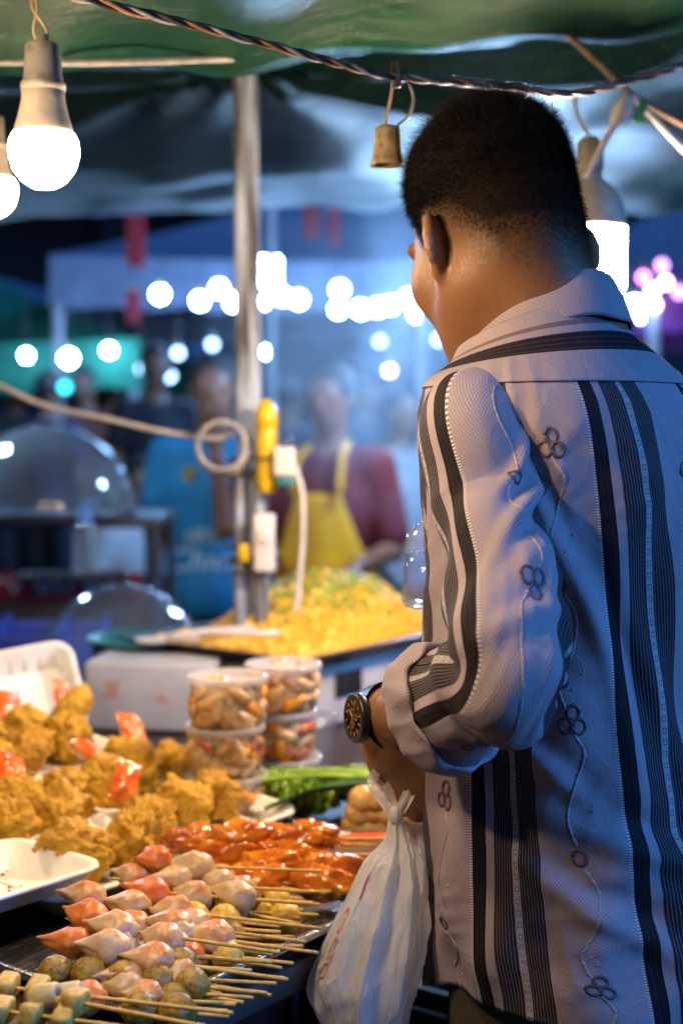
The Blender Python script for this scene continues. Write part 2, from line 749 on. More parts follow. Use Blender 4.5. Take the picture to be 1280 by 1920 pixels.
def axes(*cols):
    return np.array([[c[i] for c in cols] for i in range(3)], dtype=np.float32)


HR = axes(HL, HF, HU)

man = thing('person', 'man in a striped embroidered shirt seen from behind, holding a white plastic bag', 'person', (0.262, 1.39, 0))

# ---------------------------------------------------------------- body: one surface
B = SDF((-0.06, 0.98, 0.0), (0.50, 1.76, 1.68), 0.0036)
# legs, hips, trunk (slim: the clothes lie over it)
for sgn in (1, -1):
    hip = HC + TL * 0.085 * sgn + Vector((0, 0, -0.02))
    knee = hip + Vector((0, 0, -0.40)) + TF * 0.03 + TL * 0.02 * sgn
    ank = Vector((knee.x, knee.y, 0.085)) - TF * 0.035
    B.cone(hip, knee, 0.082, 0.055, 0.03)
    B.cone(knee, ank, 0.052, 0.038, 0.03)
    B.cone(ank - Vector((0, 0, 0.03)), ank + TF * 0.15 - Vector((0, 0, 0.055)), 0.04, 0.028, 0.03)
B.ell(HC + UPV * 0.02, (0.15, 0.105, 0.13), axes(TL, TF, UPV), 0.05)
B.cone(HC + UPV * 0.05, SC - UPV * 0.16, 0.100, 0.095, 0.04)
B.ell(SC - UPV * 0.10, (0.130, 0.085, 0.17), axes(TL, TF, UPV), 0.04)
B.cone(LJ - TL * 0.03 - UPV * 0.022, RJ + TL * 0.03 - UPV * 0.022, 0.042, 0.042, 0.05)
# neck
NB = SC + UPV * 0.085 - TF * 0.012
B.cone(NB - UPV * 0.03, hd(0, -0.030, -0.045), 0.058, 0.054, 0.035)
B.cone(NB - UPV * 0.03 + TF * 0.02, hd(0, 0.01, -0.06), 0.052, 0.052, 0.03)
# head
B.ell(hd(0, -0.006, 0.030), (0.0695, 0.091, 0.084), HR, 0.02)
B.ell(hd(0, 0.012, -0.015), (0.063, 0.076, 0.070), HR, 0.03)
B.ell(hd(0, -0.040, -0.020), (0.058, 0.049, 0.055), HR, 0.03)
B.cone(hd(0.045, 0.0, -0.062), hd(0.018, 0.068, -0.098), 0.020, 0.016, 0.035)
B.cone(hd(-0.045, 0.0, -0.062), hd(-0.018, 0.068, -0.098), 0.020, 0.016, 0.035)
B.ell(hd(0, 0.045, -0.062), (0.045, 0.040, 0.046), HR, 0.03)
B.ell(hd(0, 0.078, -0.101), (0.018, 0.014, 0.014), HR, 0.02)
for s in (1, -1):
    B.ell(hd(0.042 * s, 0.058, -0.030), (0.024, 0.024, 0.026), HR, 0.025)          # cheeks
    B.ell(hd(0.033 * s, 0.092, 0.004), (0.016, 0.014, 0.011), HR, 0.012, 'sub')     # eye sockets
    B.ell(hd(0.033 * s, 0.078, 0.004), (0.0135, 0.0125, 0.012), HR, 0.004)         # eyes
    B.cone(hd(0.014 * s, 0.092, 0.022), hd(0.050 * s, 0.076, 0.020), 0.008, 0.006, 0.012)  # brow
    B.ell(hd(0.013 * s, 0.097, -0.040), (0.009, 0.010, 0.008), HR, 0.008)          # nostrils
B.cone(hd(0, 0.090, 0.010), hd(0, 0.108, -0.034), 0.008, 0.012, 0.014)              # nose
B.ell(hd(0, 0.090, -0.066), (0.025, 0.010, 0.006), HR, 0.006)
B.ell(hd(0, 0.088, -0.076), (0.022, 0.010, 0.007), HR, 0.006)
# ears: a shell standing off the head, hollow in front
for s in (1, -1):
    out = HL * s
    e_f = unit(HF * 0.86 + out * -0.05 + HU * 0.16)                # across the ear, to the face
    e_n = unit(out * 0.80 + HF * 0.60)                             # where the hollow looks
    e_f = unit(HF * 0.80 - out * 0.60)
    e_u = unit(HU * 0.97 - HF * 0.18)
    e_f = unit(e_f - e_u * e_f.dot(e_u))
    e_n = unit(e_u.cross(e_f)) * (1 if e_u.cross(e_f).dot(out) > 0 else -1)
    ec = hd(0.0790 * s, -0.013, -0.028)
    RE = axes(e_f, e_n, e_u)
    B.ell(ec, (0.0195, 0.0080, 0.0285), RE, 0.006)
    B.ell(ec - e_u * 0.022 + e_f * 0.006, (0.010, 0.0065, 0.012), RE, 0.006)
    B.ell(ec + e_n * 0.0085 - e_u * 0.001 + e_f * 0.002, (0.0125, 0.0085, 0.019), RE, 0.004, 'sub')
    for k in range(9):                                             # rolled rim
        a0, a1 = math.radians(20 + k * 22), math.radians(20 + (k + 1) * 22)
        q0 = ec + e_f * (0.0188 * math.cos(a0)) * (1 if a0 < 1.6 else 1) + e_u * (0.0268 * math.sin(a0)) + e_n * 0.003
        q1 = ec + e_f * (0.0188 * math.cos(a1)) + e_u * (0.0268 * math.sin(a1)) + e_n * 0.003
        B.cone(q0, q1, 0.0042, 0.0042, 0.003)
    B.cone(ec - e_n * 0.004 + e_f * 0.010 + e_u * 0.012, hd(0.066 * s, 0.002, -0.006), 0.010, 0.012, 0.010)
    B.cone(ec - e_n * 0.004 + e_f * 0.010 - e_u * 0.012, hd(0.064 * s, 0.000, -0.036), 0.009, 0.012, 0.010)


def arm(S, J, El, Wr):
    S.cone(J - UPV * 0.022, El - UPV * 0.006, 0.033, 0.026, 0.02)
    mid = El.lerp(Wr, 0.3) - UPV * 0.006
    S.cone(El - UPV * 0.006, mid, 0.027, 0.031, 0.02)
    S.cone(mid, Wr, 0.031, 0.0245, 0.02)


def fist(S, W, d, nrm, k_=1.0):
    """closed hand: d along the hand, nrm out of the back of the hand"""
    d = unit(d)
    nrm = unit(Vector(nrm) - d * Vector(nrm).dot(d))
    ac = unit(d.cross(nrm))
    S.cone(W, W + d * 0.03, 0.0245, 0.026 * k_, 0.015)
    R = axes(ac, nrm, d)
    S.ell(W + d * 0.048 * k_, (0.041 * k_, 0.0165 * k_, 0.045 * k_), R, 0.014)
    S.ell(W + (d * 0.035 + ac * 0.022 - nrm * 0.010) * k_, (0.016 * k_, 0.016 * k_, 0.026 * k_), R, 0.012)
    for k, (o, ln, rr) in enumerate(((0.031, 0.92, 0.0095), (0.0105, 1.0, 0.0100), (-0.0105, 0.95, 0.0096), (-0.0305, 0.78, 0.0085))):
        o, ln, rr = o * k_, ln * k_, rr * k_
        kn = W + d * (0.084 - 0.004 * abs(k - 1)) * k_ + ac * o
        p1 = kn + (d * 0.55 - nrm * 0.84) * 0.042 * ln
        p2 = p1 + (d * -0.62 - nrm * 0.78) * 0.026 * ln
        p3 = p2 + (d * -0.98 + nrm * 0.20) * 0.021 * ln
        S.ell(kn + nrm * 0.003, (rr * 1.05, rr * 1.0, rr * 1.1), R, 0.006)
        S.cone(kn, p1, rr * 1.03, rr, 0.004)
        S.cone(p1, p2, rr, rr * 0.92, 0.003)
        S.cone(p2, p3, rr * 0.92, rr * 0.82, 0.003)
    t0 = W + (d * 0.025 + ac * 0.030 - nrm * 0.010) * k_
    t1 = t0 + (ac * 0.45 + d * 0.75 - nrm * 0.45) * 0.036 * k_
    t2 = t1 + (ac * -0.25 + d * 0.55 - nrm * 0.80) * 0.028 * k_
    t3 = t2 + (ac * -0.85 + d * 0.05 - nrm * 0.45) * 0.022 * k_
    S.cone(t0, t1, 0.0135, 0.0115, 0.008)
    S.cone(t1, t2, 0.0115, 0.0105, 0.004)
    S.cone(t2, t3, 0.0105, 0.0085, 0.004)
    return ac


arm(B, LJ, L_ELB, L_WRI)
arm(B, RJ, R_ELB, R_WRI)
LH_D = unit((0.42, 0.10, -0.90))
LH_N = unit((-0.62, -0.74, -0.28))
fist(B, L_WRI + UPV * 0.004, LH_D, LH_N, 1.22)
RH_D = unit((-0.75, -0.35, 0.30))
fist(B, R_WRI, RH_D, (0.2, 0.9, 0.2))
vb, fb = B.nets()
vb = relax(vb, fb, 2, 0.4)
me = mesh_np('body', vb, fb)

# where hair grows: in head coordinates
rel = vb - np.array(HC0)
hl_, hf_, hu_ = (rel @ np.array(HL), rel @ np.array(HF), rel @ np.array(HU))


def hair_amount(l, f, u):
    """0 on bare skin to 1 in full hair; the nape and the sides fade"""
    back = np.clip((-f + 0.010) / 0.080, 0, 1)
    line = np.where(f < 0.010, 0.004 - 0.122 * back ** 0.8, 0.012 + 0.05 * sstep(0.03, 0.085, f))
    side = np.exp(-((f - 0.022) / 0.012) ** 2)
    line = line - 0.040 * side * (np.abs(l) > 0.045)
    wide = 0.030 + 0.070 * sstep(0.03, -0.05, f)
    return sstep(0.0, 1.0, (u - line) / wide) * (np.abs(l) < 0.0745) * (u > -0.12)


ha = hair_amount(hl_, hf_, hu_)
dist_head = np.linalg.norm(rel, axis=1)
ha = np.where(dist_head < 0.16, ha, 0).astype(np.float32)
at = me.attributes.new('hair_root', 'FLOAT', 'POINT')
at.data.foreach_set('value', ha)

SK = Mat('skin', (0.30, 0.15, 0.075), 0.48)
n1 = SK.noise(9, 4)
n2 = SK.noise(260, 3)
base = SK.mix(n1.ramp(0.3, 0.7), (0.190, 0.085, 0.036), (0.275, 0.135, 0.062))
base = SK.mix(n2.ramp(0.52, 0.75) * 0.35, base, (0.16, 0.07, 0.035))
base = SK.mix((SK.attr('hair_root').ramp(0.0, 0.85) * (n2.ramp(0.25, 0.65) * 0.3 + 0.70)).max(SK.attr('hair_root').ramp(0.6, 0.95)), base, (0.012, 0.008, 0.006))
SK.color(base)
SK.set('Subsurface Weight', 0.12)
SK.set('Subsurface Radius', (0.012, 0.005, 0.003))
SK.set('Specular IOR Level', 0.4 - SK.attr('hair_root').ramp(0.2, 0.8) * 0.38)
SK.set('Roughness', n2.ramp(0.3, 0.7, 0.36, 0.58))
SK.bump(SK.noise(520, 3) + SK.noise(110, 3) * 1.2, 0.22, 0.0025)
M_SKIN = SK.m
body = world_part('body', me, M_SKIN, man)

# ---------------------------------------------------------------- hair: strands
M_HAIR = Mat('black_hair', (0.010, 0.008, 0.008), 0.6, Specular_IOR_Level=0.12)
M_HAIR.color(M_HAIR.mix(M_HAIR.noise(90, 2).ramp(0.3, 0.7), (0.004, 0.003, 0.003), (0.014, 0.009, 0.006)))
M_HAIR = M_HAIR.m
vw = np.array(vb)
fn = fb
cen = vw[fn].mean(1)
e1 = vw[fn[:, 2]] - vw[fn[:, 0]]
e2 = vw[fn[:, 3]] - vw[fn[:, 1]]
nr = np.cross(e1, e2)
ar = np.linalg.norm(nr, axis=1)
nr /= np.maximum(ar, 1e-12)[:, None]
rc = cen - np.array(HC0)
cl, cf, cu = rc @ np.array(HL), rc @ np.array(HF), rc @ np.array(HU)
cw = hair_amount(cl, cf, cu) * (np.linalg.norm(rc, axis=1) < 0.16) * (np.abs(cl) < 0.073)
pr = np.clip(cw, 0, 1) ** 3 * ar * (0.25 + 0.75 * sstep(-0.03, 0.05, cu))
pr /= pr.sum()
NH = 46000
pick = rng.choice(len(fn), NH, p=pr)
root = cen[pick] + (rng.random((NH, 3)) - 0.5) * 0.004
nn = nr[pick]
w_ = cw[pick]
HLn, HFn, HUn = np.array(HL), np.array(HF), np.array(HU)
# combing: on top to the front and slightly up, on the sides and the back downwards
top = sstep(0.045, 0.100, cu[pick])
whirl = np.stack([np.sin(cl[pick] * 60 + cf[pick] * 35), np.cos(cf[pick] * 55), np.sin(cu[pick] * 50)], 1) * 0.25
flow = top[:, None] * (HFn * 0.75 + HUn * 0.35) + (1 - top)[:, None] * (-HUn * 0.85 - HFn * 0.15) + whirl
ln = (0.0045 + 0.0065 * sstep(0.0, 0.055, cu[pick]) + 0.016 * top) * (0.30 + 0.70 * w_) * (0.7 + 0.6 * rng.random(NH))
stand = (0.55 + 0.25 * top)[:, None]
d0 = nn * stand + flow * (1 - stand) + rng.normal(0, 0.16, (NH, 3))
d0 /= np.linalg.norm(d0, axis=1)[:, None]
d1 = nn * stand * 0.55 + flow * (1.15 - stand) + rng.normal(0, 0.22, (NH, 3))
d1 /= np.linalg.norm(d1, axis=1)[:, None]
sd = np.cross(d0, rng.normal(0, 1, (NH, 3)))
sd /= np.linalg.norm(sd, axis=1)[:, None]
wd = (0.00010 + 0.00012 * rng.random(NH)) * (0.5 + 0.5 * w_)
p0 = root - nn * 0.002
p1 = root + d0 * (ln * 0.5)[:, None]
p2 = p1 + d1 * (ln * 0.5)[:, None]
hv = np.stack([p0 - sd * wd[:, None], p0 + sd * wd[:, None], p1 + sd * wd[:, None] * 0.8, p1 - sd * wd[:, None] * 0.8,
               p2 + sd * wd[:, None] * 0.3, p2 - sd * wd[:, None] * 0.3], 1).reshape(-1, 3)
b6 = (np.arange(NH) * 6)[:, None]
hf = np.concatenate([b6 + np.array([[0, 1, 2, 3]]), b6 + np.array([[3, 2, 4, 5]])])
# a cap of matted hair under the loose strands
capv = vw[np.unique(fn[cw > 0.75])]
hair = world_part('hair', mesh_np('hair', hv, hf), M_HAIR, man)
sel = (cw > 0.95) & (cu > -0.005)
uq, inv = np.unique(fn[sel], return_inverse=True)
vn = np.zeros_like(vw)
for k in range(4):
    np.add.at(vn, fn[:, k], nr)
vn /= np.maximum(np.linalg.norm(vn, axis=1), 1e-9)[:, None]
ru = vw[uq] - np.array(HC0)
ul, uf, uu = ru @ HLn, ru @ HFn, ru @ HUn
full = sstep(-0.005, 0.060, uu) * sstep(0.95, 1.0, hair_amount(ul, uf, uu))
th = full * (0.008 * sstep(0.02, 0.095, uu) + 0.0010 + 0.0025 * sstep(-0.01, 0.06, uu)) - 0.0006 * (1 - full)
lump = np.array([mnoise.noise(Vector((a * 45, b * 45, c * 45))) for a, b, c in ru]) * 0.0022 * sstep(0.02, 0.09, uu)
fringe = 0.014 * np.exp(-(((uf - 0.085) / 0.02) ** 2 + ((uu - 0.065) / 0.02) ** 2))
cv = vw[uq] + vn[uq] * (th + lump + fringe)[:, None]
M_CAP = Mat('black_hair_mass', (0.006, 0.005, 0.005), 0.75, Specular_IOR_Level=0.1)
M_CAP.bump(M_CAP.noise(700, 2, stretch=(1, 1, 0.35)), 0.6, 0.003)
world_part('hair_mass', mesh_np('hair_mass', cv, inv.reshape(-1, 4)), M_CAP.m, hair)
# strands that stand on the raised mass
capidx = rng.choice(len(uq), 16000, p=(sstep(0.0, 0.06, uu) + 0.02) / (sstep(0.0, 0.06, uu) + 0.02).sum())
rt = cv[capidx] + (rng.random((16000, 3)) - 0.5) * 0.004
nn2 = vn[uq][capidx]
tp = sstep(0.045, 0.1, uu[capidx])[:, None]
fl = tp * (HFn * 0.8 + HUn * 0.3) + (1 - tp) * (-HUn * 0.8 - HFn * 0.2)
dd = nn2 * 0.45 + fl * 0.75 + rng.normal(0, 0.25, (16000, 3))
dd /= np.linalg.norm(dd, axis=1)[:, None]
l2 = (0.005 + 0.009 * rng.random(16000)) * (0.5 + 0.6 * tp[:, 0])
s2 = np.cross(dd, rng.normal(0, 1, (16000, 3)))
s2 /= np.linalg.norm(s2, axis=1)[:, None]
w2 = 0.00022
q0, q1 = rt - nn2 * 0.001, rt + dd * l2[:, None]
hv2 = np.stack([q0 - s2 * w2, q0 + s2 * w2, q1 + s2 * w2 * 0.3, q1 - s2 * w2 * 0.3], 1).reshape(-1, 3)
world_part('hair_tips', mesh_np('hair_tips', hv2, np.arange(64000).reshape(-1, 4)), M_HAIR, hair)

# ---------------------------------------------------------------- shirt cloth
PERIOD = 0.172


def shirt_material(name, yoke=False, sleeve=False):
    M = Mat(name, (0.4, 0.38, 0.4), 0.72)
    s, v, uvv = M.uv()
    q = s.mod(PERIOD)
    dark = q.band(0.0, 0.016)
    fine = q.band(0.026, 0.050).max(q.band(0.0575, 0.082))
    chain = q.band(0.0500, 0.0575)
    tick = q.gt(PERIOD - 0.0032)
    lines = ((q - 0.026).mod(0.0033)).lt(0.0009)
    dl = ((q).mod(0.0052)).lt(0.0008)
    # ladder of little squares along the pale band
    cq = q - 0.0500
    sq = (v.mod(0.0105)).band(0.002, 0.0075) * cq.band(0.0016, 0.0060)
    sq_in = (v.mod(0.0105)).band(0.0032, 0.0063) * cq.band(0.0028, 0.0048)
    ladder = (v.mod(0.0021)).lt(0.0009)
    tk = (v.mod(0.0024)).lt(0.0012)
    wob = M.noise(55, 3, vec=uvv)
    # woven ground: tiny checks
    g1 = (s.mod(0.0034)).lt(0.0017)
    g2 = (v.mod(0.0034)).lt(0.0017)
    chk = (g1 - g2).abs()
    wv = M.noise(1100, 2, vec=uvv)
    ground = M.mix((chk * 0.55 + wv * 0.6).ramp(0.2, 0.95), (0.245, 0.200, 0.232), (0.435, 0.368, 0.410))
    ground = M.mix(wob.ramp(0.3, 0.7) * 0.2, ground, (0.29, 0.235, 0.275))
    c = ground
    if not yoke:
        c = M.mix(dark, c, (0.010, 0.006, 0.010))
        c = M.mix(dark * dl * 0.5, c, (0.040, 0.028, 0.038))
        c = M.mix(fine, c, (0.020, 0.014, 0.021))
        c = M.mix(fine * lines, c, (0.15, 0.125, 0.135))
        c = M.mix(chain, c, M.mix(ladder * 0.55, (0.46, 0.42, 0.44), (0.19, 0.17, 0.19)))
        c = M.mix(chain * sq * 0.75, c, (0.10, 0.085, 0.10))
        c = M.mix(chain * sq_in, c, (0.50, 0.46, 0.48))
        c = M.mix(tick * tk, c, (0.62, 0.58, 0.60))
        c = M.mix(tick * (1 - tk) * 0.6, c, (0.10, 0.08, 0.09))
    if yoke:
        band = v.band(yoke[0], yoke[1])
        b2 = v.band(yoke[2], yoke[3])
        c = M.mix(band, c, (0.012, 0.007, 0.012))
        c = M.mix(band * ((v).mod(0.0050)).lt(0.0009) * 0.6, c, (0.08, 0.06, 0.07))
        c = M.mix(b2 * 0.8, c, (0.12, 0.075, 0.085))
    M.color(c)
    M.set('Sheen Weight', 0.03)
    M.set('Specular IOR Level', 0.18)
    hgt = chk * 0.5 + wv * 0.7
    if not yoke:
        hgt = hgt + dark * dl * 0.8 + fine * lines * 0.8
    hgt = hgt + M.noise(60, 4, vec=uvv, dist=0.6) * 3.0
    M.bump(hgt, 0.35, 0.0014)
    return M.m


M_SHIRT = shirt_material('striped_shirt_cloth')
M_YOKE = shirt_material('shirt_yoke_cloth', yoke=(1.368, 1.386, 1.393, 1.398))
M_PLAIN = shirt_material('shirt_collar_cloth', yoke=(9, 9.1, 9.2, 9.3))
shirt = None

NC0 = SC + TF * 0.012 + TL * 0.006
ZT = np.array([0.738, 0.80, 0.90, 1.00, 1.10, 1.20, 1.27, 1.312, 1.338, 1.362, 1.383, 1.400, 1.414])
WT = np.array([0.205, 0.203, 0.193, 0.180, 0.168, 0.162, 0.161, 0.157, 0.147, 0.126, 0.100, 0.080, 0.069])
BT = np.array([0.165, 0.162, 0.148, 0.136, 0.132, 0.134, 0.132, 0.125, 0.113, 0.098, 0.083, 0.073, 0.066])
FT = np.array([0.155, 0.154, 0.146, 0.132, 0.120, 0.113, 0.109, 0.104, 0.096, 0.087, 0.078, 0.070, 0.065])


def spline(x, xs, ys):
    """smooth interpolation through a table"""
    xs = np.asarray(xs, float)
    ys = np.asarray(ys, float)
    m = np.gradient(ys, xs)
    i = np.clip(np.searchsorted(xs, x) - 1, 0, len(xs) - 2)
    h = xs[i + 1] - xs[i]
    t = np.clip((x - xs[i]) / h, 0, 1)
    return ((1 + 2 * t) * (1 - t) ** 2 * ys[i] + t * (1 - t) ** 2 * h * m[i] + t * t * (3 - 2 * t) * ys[i + 1] + t * t * (t - 1) * h * m[i + 1])


def fold(th, z, th0, z0, slope, length, width, amp):
    """one soft crease lying along a slanted line in (angle, height)"""
    x = (th - th0) * 0.17
    y = z - z0
    c, s = math.cos(slope), math.sin(slope)
    a = x * c + y * s
    b = -x * s + y * c
    return amp * np.exp(-(a / length) ** 2) * (np.exp(-(b / width) ** 2) - 0.7 * np.exp(-((b - width * 1.9) / (width * 1.2)) ** 2))


TFn, TLn = np.array(TF), np.array(TL)


def crumple(x, y, seed):
    """small sharp creases of worn cotton; x, y in metres on the cloth"""
    o = np.zeros_like(x + y)
    r = np.random.default_rng(seed)
    for k in range(7):
        a = r.uniform(0, math.pi)
        f = r.uniform(55, 150)
        ph = r.uniform(0, 6.28)
        w = np.sin(x * r.uniform(14, 40) + ph) * 1.3 + np.sin(y * r.uniform(14, 40) - ph) * 1.3
        s = np.sin((x * math.cos(a) + y * math.sin(a)) * f + w * 1.6 + ph)
        m_ = np.sin(x * r.uniform(9, 26) + k) * np.sin(y * r.uniform(9, 26) + 2 * k)
        o += (1 - 2 * np.abs(s)) * np.clip(m_, 0, 1) * 70 / f
    return o


def torso(th, z):
    """shirt body: th = 0 at the middle of the back, growing to his left; z = height of the ring"""
    th = np.asarray(th, float)
    z = np.asarray(z, float)
    w = spline(z, ZT, WT)
    db = spline(z, ZT, BT)
    df = spline(z, ZT, FT)
    n = 2.35
    c, s = np.cos(th), np.sin(th)
    rr = (np.abs(c) ** n + np.abs(s) ** n) ** (-1 / n)
    d = np.where(c > 0, db, df)
    # creases and slack
    f = np.zeros_like(th + z)
    f += 0.0045 * np.sin(th * 9 + 1.3 + 3 * np.sin(z * 5)) * sstep(1.05, 0.74, z)
    f += 0.0035 * np.sin(th * 5 - z * 16 + 0.8) * sstep(1.36, 1.15, z)
    f += 0.0022 * np.sin(th * 13 + z * 31) * sstep(1.38, 1.2, z)
    f += fold(th, z, 1.02, 1.20, 1.15, 0.10, 0.010, 0.007)
    f += fold(th, z, 0.80, 1.12, 1.35, 0.13, 0.012, 0.006)
    f += fold(th, z, 0.35, 1.00, 1.25, 0.16, 0.014, 0.006)
    f += fold(th, z, 0.62, 0.93, 0.35, 0.09, 0.012, 0.007)
    f += fold(th, z, 0.95, 0.88, 0.55, 0.08, 0.011, 0.007)
    f += fold(th, z, 0.10, 0.86, -0.55, 0.12, 0.013, 0.006)
    f += fold(th, z, 1.25, 1.02, 0.7, 0.07, 0.010, 0.006)
    f += fold(th, z, -0.25, 1.14, 1.7, 0.15, 0.013, 0.006)
    f += 0.0010 * crumple(th * 0.17, z, 5) * sstep(1.41, 1.33, z)
    k = z[..., None] if False else z
    t = (k - 0.86) / (1.32 - 0.86)
    cx = HC.x + (SC.x - HC.x) * t
    cy = HC.y + (SC.y - HC.y) * t
    # the neck of the shirt sits a little back on the shoulders
    up = sstep(1.32, 1.412, z)
    cx = cx + (NC0.x - SC.x) * up
    cy = cy + (NC0.y - SC.y) * up
    R = rr * 1.0
    x = R * s * w + s * f
    y = R * c * d + c * f
    px = cx + TLn[0] * x - TFn[0] * y
    py = cy + TLn[1] * x - TFn[1] * y
    # hem: longer behind, cut up at the sides; neck ring drops towards the front
    hem = sstep(0.86, 0.738, z)
    pz = z + hem * (0.050 * np.clip(np.abs(s), 0, 1) ** 2 - 0.020 * np.clip(c, 0, 1)) - up * 0.050 * (1 - c) / 2
    pz = pz + hem * 0.004 * np.sin(th * 7)
    return np.stack(np.broadcast_arrays(px, py, pz), -1)


def loft(fn, us, vs, closed=True, scale=(1, 1)):
    U, V = np.meshgrid(us, vs)
    pts = fn(U, V).reshape(-1, 3)
    f = grid_faces(len(us), len(vs), closed)
    return pts, f, np.stack([U.ravel() * scale[0], V.ravel() * scale[1]], 1)


ST_R = 0.1868            # metres of cloth for one radian of the shirt body
ST_PH = 0.1394
YOKE_Z = 1.343


def cloth_part(name, pts, faces, uv, m, parent, thick=0.0012):
    me = mesh_np(name, pts, faces)
    set_uv(me, uv)
    o = world_part(name, me, m, parent)
    if thick:
        md = o.modifiers.new('cloth', 'SOLIDIFY')
        md.thickness = thick
        md.offset = -1
    return o


th_ = np.linspace(-math.pi, math.pi, 361)
vs_ = np.concatenate([np.linspace(0.738, 0.748, 3), np.linspace(0.755, YOKE_Z, 170)])
pts, fc, uv = loft(torso, th_, vs_, False)
uv[:, 0] = ST_PH - uv[:, 0] * ST_R
shirt = cloth_part('shirt', pts, fc, uv, M_SHIRT, man)
vy_ = np.linspace(YOKE_Z - 0.004, 1.414, 40)


def yoke_fn(u, v):
    p = torso(u, v)
    c = np.stack(np.broadcast_arrays(SC.x, SC.y, v), -1)
    d = p - c
    d[..., 2] = 0
    d /= np.maximum(np.linalg.norm(d, axis=-1, keepdims=True), 1e-6)
    return p + d * 0.0022 + np.array([0, 0, 0.0008])


pts, fc, uv = loft(yoke_fn, th_, vy_, False)
uv[:, 0] *= ST_R
cloth_part('yoke', pts, fc, uv, M_YOKE, shirt)

# ---------------------------------------------------------------- sleeves


class Sleeve:
    def __init__(self, path, rad, n, ref, seed):
        self.pts = catmull(path, n)
        self.n = n
        self.t = np.linspace(0, 1, n)
        P_ = np.array([list(p) for p in self.pts])
        T = np.gradient(P_, axis=0)
        T /= np.linalg.norm(T, axis=1)[:, None]
        e = np.array(ref, float)
        E1 = []
        for i in range(n):
            e = e - T[i] * (e @ T[i])
            e /= np.linalg.norm(e)
            E1.append(e.copy())
        self.P, self.T, self.E1 = P_, T, np.array(E1)
        self.E2 = np.cross(self.T, self.E1)
        seg = np.linalg.norm(np.diff(P_, axis=0), axis=1)
        self.len = np.concatenate([[0], np.cumsum(seg)])
        self.rad = rad
        self.seed = seed

    def at(self, th, t):
        th = np.asarray(th, float)
        t = np.asarray(t, float)
        f = np.clip(t, 0, 1) * (self.n - 1)
        i = np.clip(f.astype(int), 0, self.n - 2)
        w = (f - i)[..., None]
        lerp = lambda A: A[i] * (1 - w) + A[i + 1] * w
        p, e1, e2 = lerp(self.P), lerp(self.E1), lerp(self.E2)
        r = spline(t, [a for a, b in self.rad], [b for a, b in self.rad])
        d = e1 * np.cos(th)[..., None] + e2 * np.sin(th)[..., None]
        sd = self.seed
        g = np.zeros_like(th + t)
        g += 0.0030 * np.sin(th * 2 + t * 26 + sd) * sstep(0.10, 0.3, t)
        g += 0.0022 * np.sin(th * 3 - t * 41 + 2 * sd) * sstep(0.15, 0.4, t)
        for a0, t0, sl, ln, wd, am in ((0.7, 0.30, 0.9, 0.045, 0.007, 0.0065), (0.3, 0.36, 0.75, 0.05, 0.007, 0.006), (0.9, 0.42, 0.8, 0.05, 0.008, 0.006),
                                       (-0.2, 0.48, 0.7, 0.05, 0.008, 0.004), (1.0, 0.60, 0.3, 0.05, 0.008, 0.006), (-0.9, 0.655, -0.5, 0.05, 0.006, 0.008),
                                       (-0.6, 0.70, -0.9, 0.04, 0.005, 0.007), (0.6, 0.74, 0.2, 0.05, 0.008, 0.006), (0.2, 0.66, -0.2, 0.05, 0.009, 0.004)):
            x = (th - a0) * 0.056
            y = (t - t0) * 0.46
            c, s = math.cos(sl), math.sin(sl)
            al, ac = x * c + y * s, -x * s + y * c
            g += am * np.exp(-(al / ln) ** 2) * (np.exp(-(ac / wd) ** 2) - 0.6 * np.exp(-((ac - wd * 1.9) / (wd * 1.3)) ** 2))
        g += 0.0012 * crumple(th * 0.055, t * 0.46, 9) * (0.4 + 0.6 * sstep(0.5, 0.75, t))
        q = p + d * (r + g)[..., None]
        # loose cloth hangs down below the forearm
        sag = 0.006 * sstep(0.62, 0.80, t) * np.clip(-d[..., 2], 0, 1) ** 1.5
        q[..., 2] -= sag
        return q


LP = [SC + TL * 0.045 - UPV * 0.030 - TF * 0.004, LJ + TL * 0.000 + UPV * -0.014, LJ + Vector((0.012, -0.030, -0.085)), LJ.lerp(L_ELB, 0.62) + Vector((0.009, -0.010, -0.01)),
      L_ELB + Vector((0.004, -0.004, 0.016)), L_ELB + Vector((-0.012, 0.038, -0.006)), L_ELB.lerp(L_WRI, 0.50) + UPV * -0.004]
LS = Sleeve(LP, [(0, 0.030), (0.08, 0.040), (0.16, 0.0455), (0.25, 0.0460), (0.45, 0.0445), (0.62, 0.0465), (0.75, 0.0450), (0.88, 0.0445), (1.0, 0.0465)], 120, (0.0, -1.0, 0.0), 0.4)
us_ = np.linspace(-math.pi, math.pi, 181)
vs2 = np.linspace(0.0, 1.0, 190)
SL_PH = -0.1040


def sleeve_part(S, name):
    pts, fc, uv = loft(S.at, us_, vs2, False)
    u0 = uv[:, 0].copy()
    uv[:, 0] = u0 * 0.056 + SL_PH
    uv[:, 1] *= S.len[-1]
    return cloth_part(name, pts, fc[:, ::-1], uv, M_SHIRT, shirt, 0.0014)


sleeve_part(LS, 'sleeve')
RP = [SC - TL * 0.085 + UPV * 0.028 - TF * 0.006, RJ - TL * 0.006 + UPV * 0.012, RJ.lerp(R_ELB, 0.3), RJ.lerp(R_ELB, 0.7), R_ELB + Vector((0, 0, 0.01)), R_ELB.lerp(R_WRI, 0.25), R_ELB.lerp(R_WRI, 0.55)]
RS = Sleeve(RP, LS.rad, 120, (0.0, 1.0, 0.0), 1.7)
sleeve_part(RS, 'sleeve')


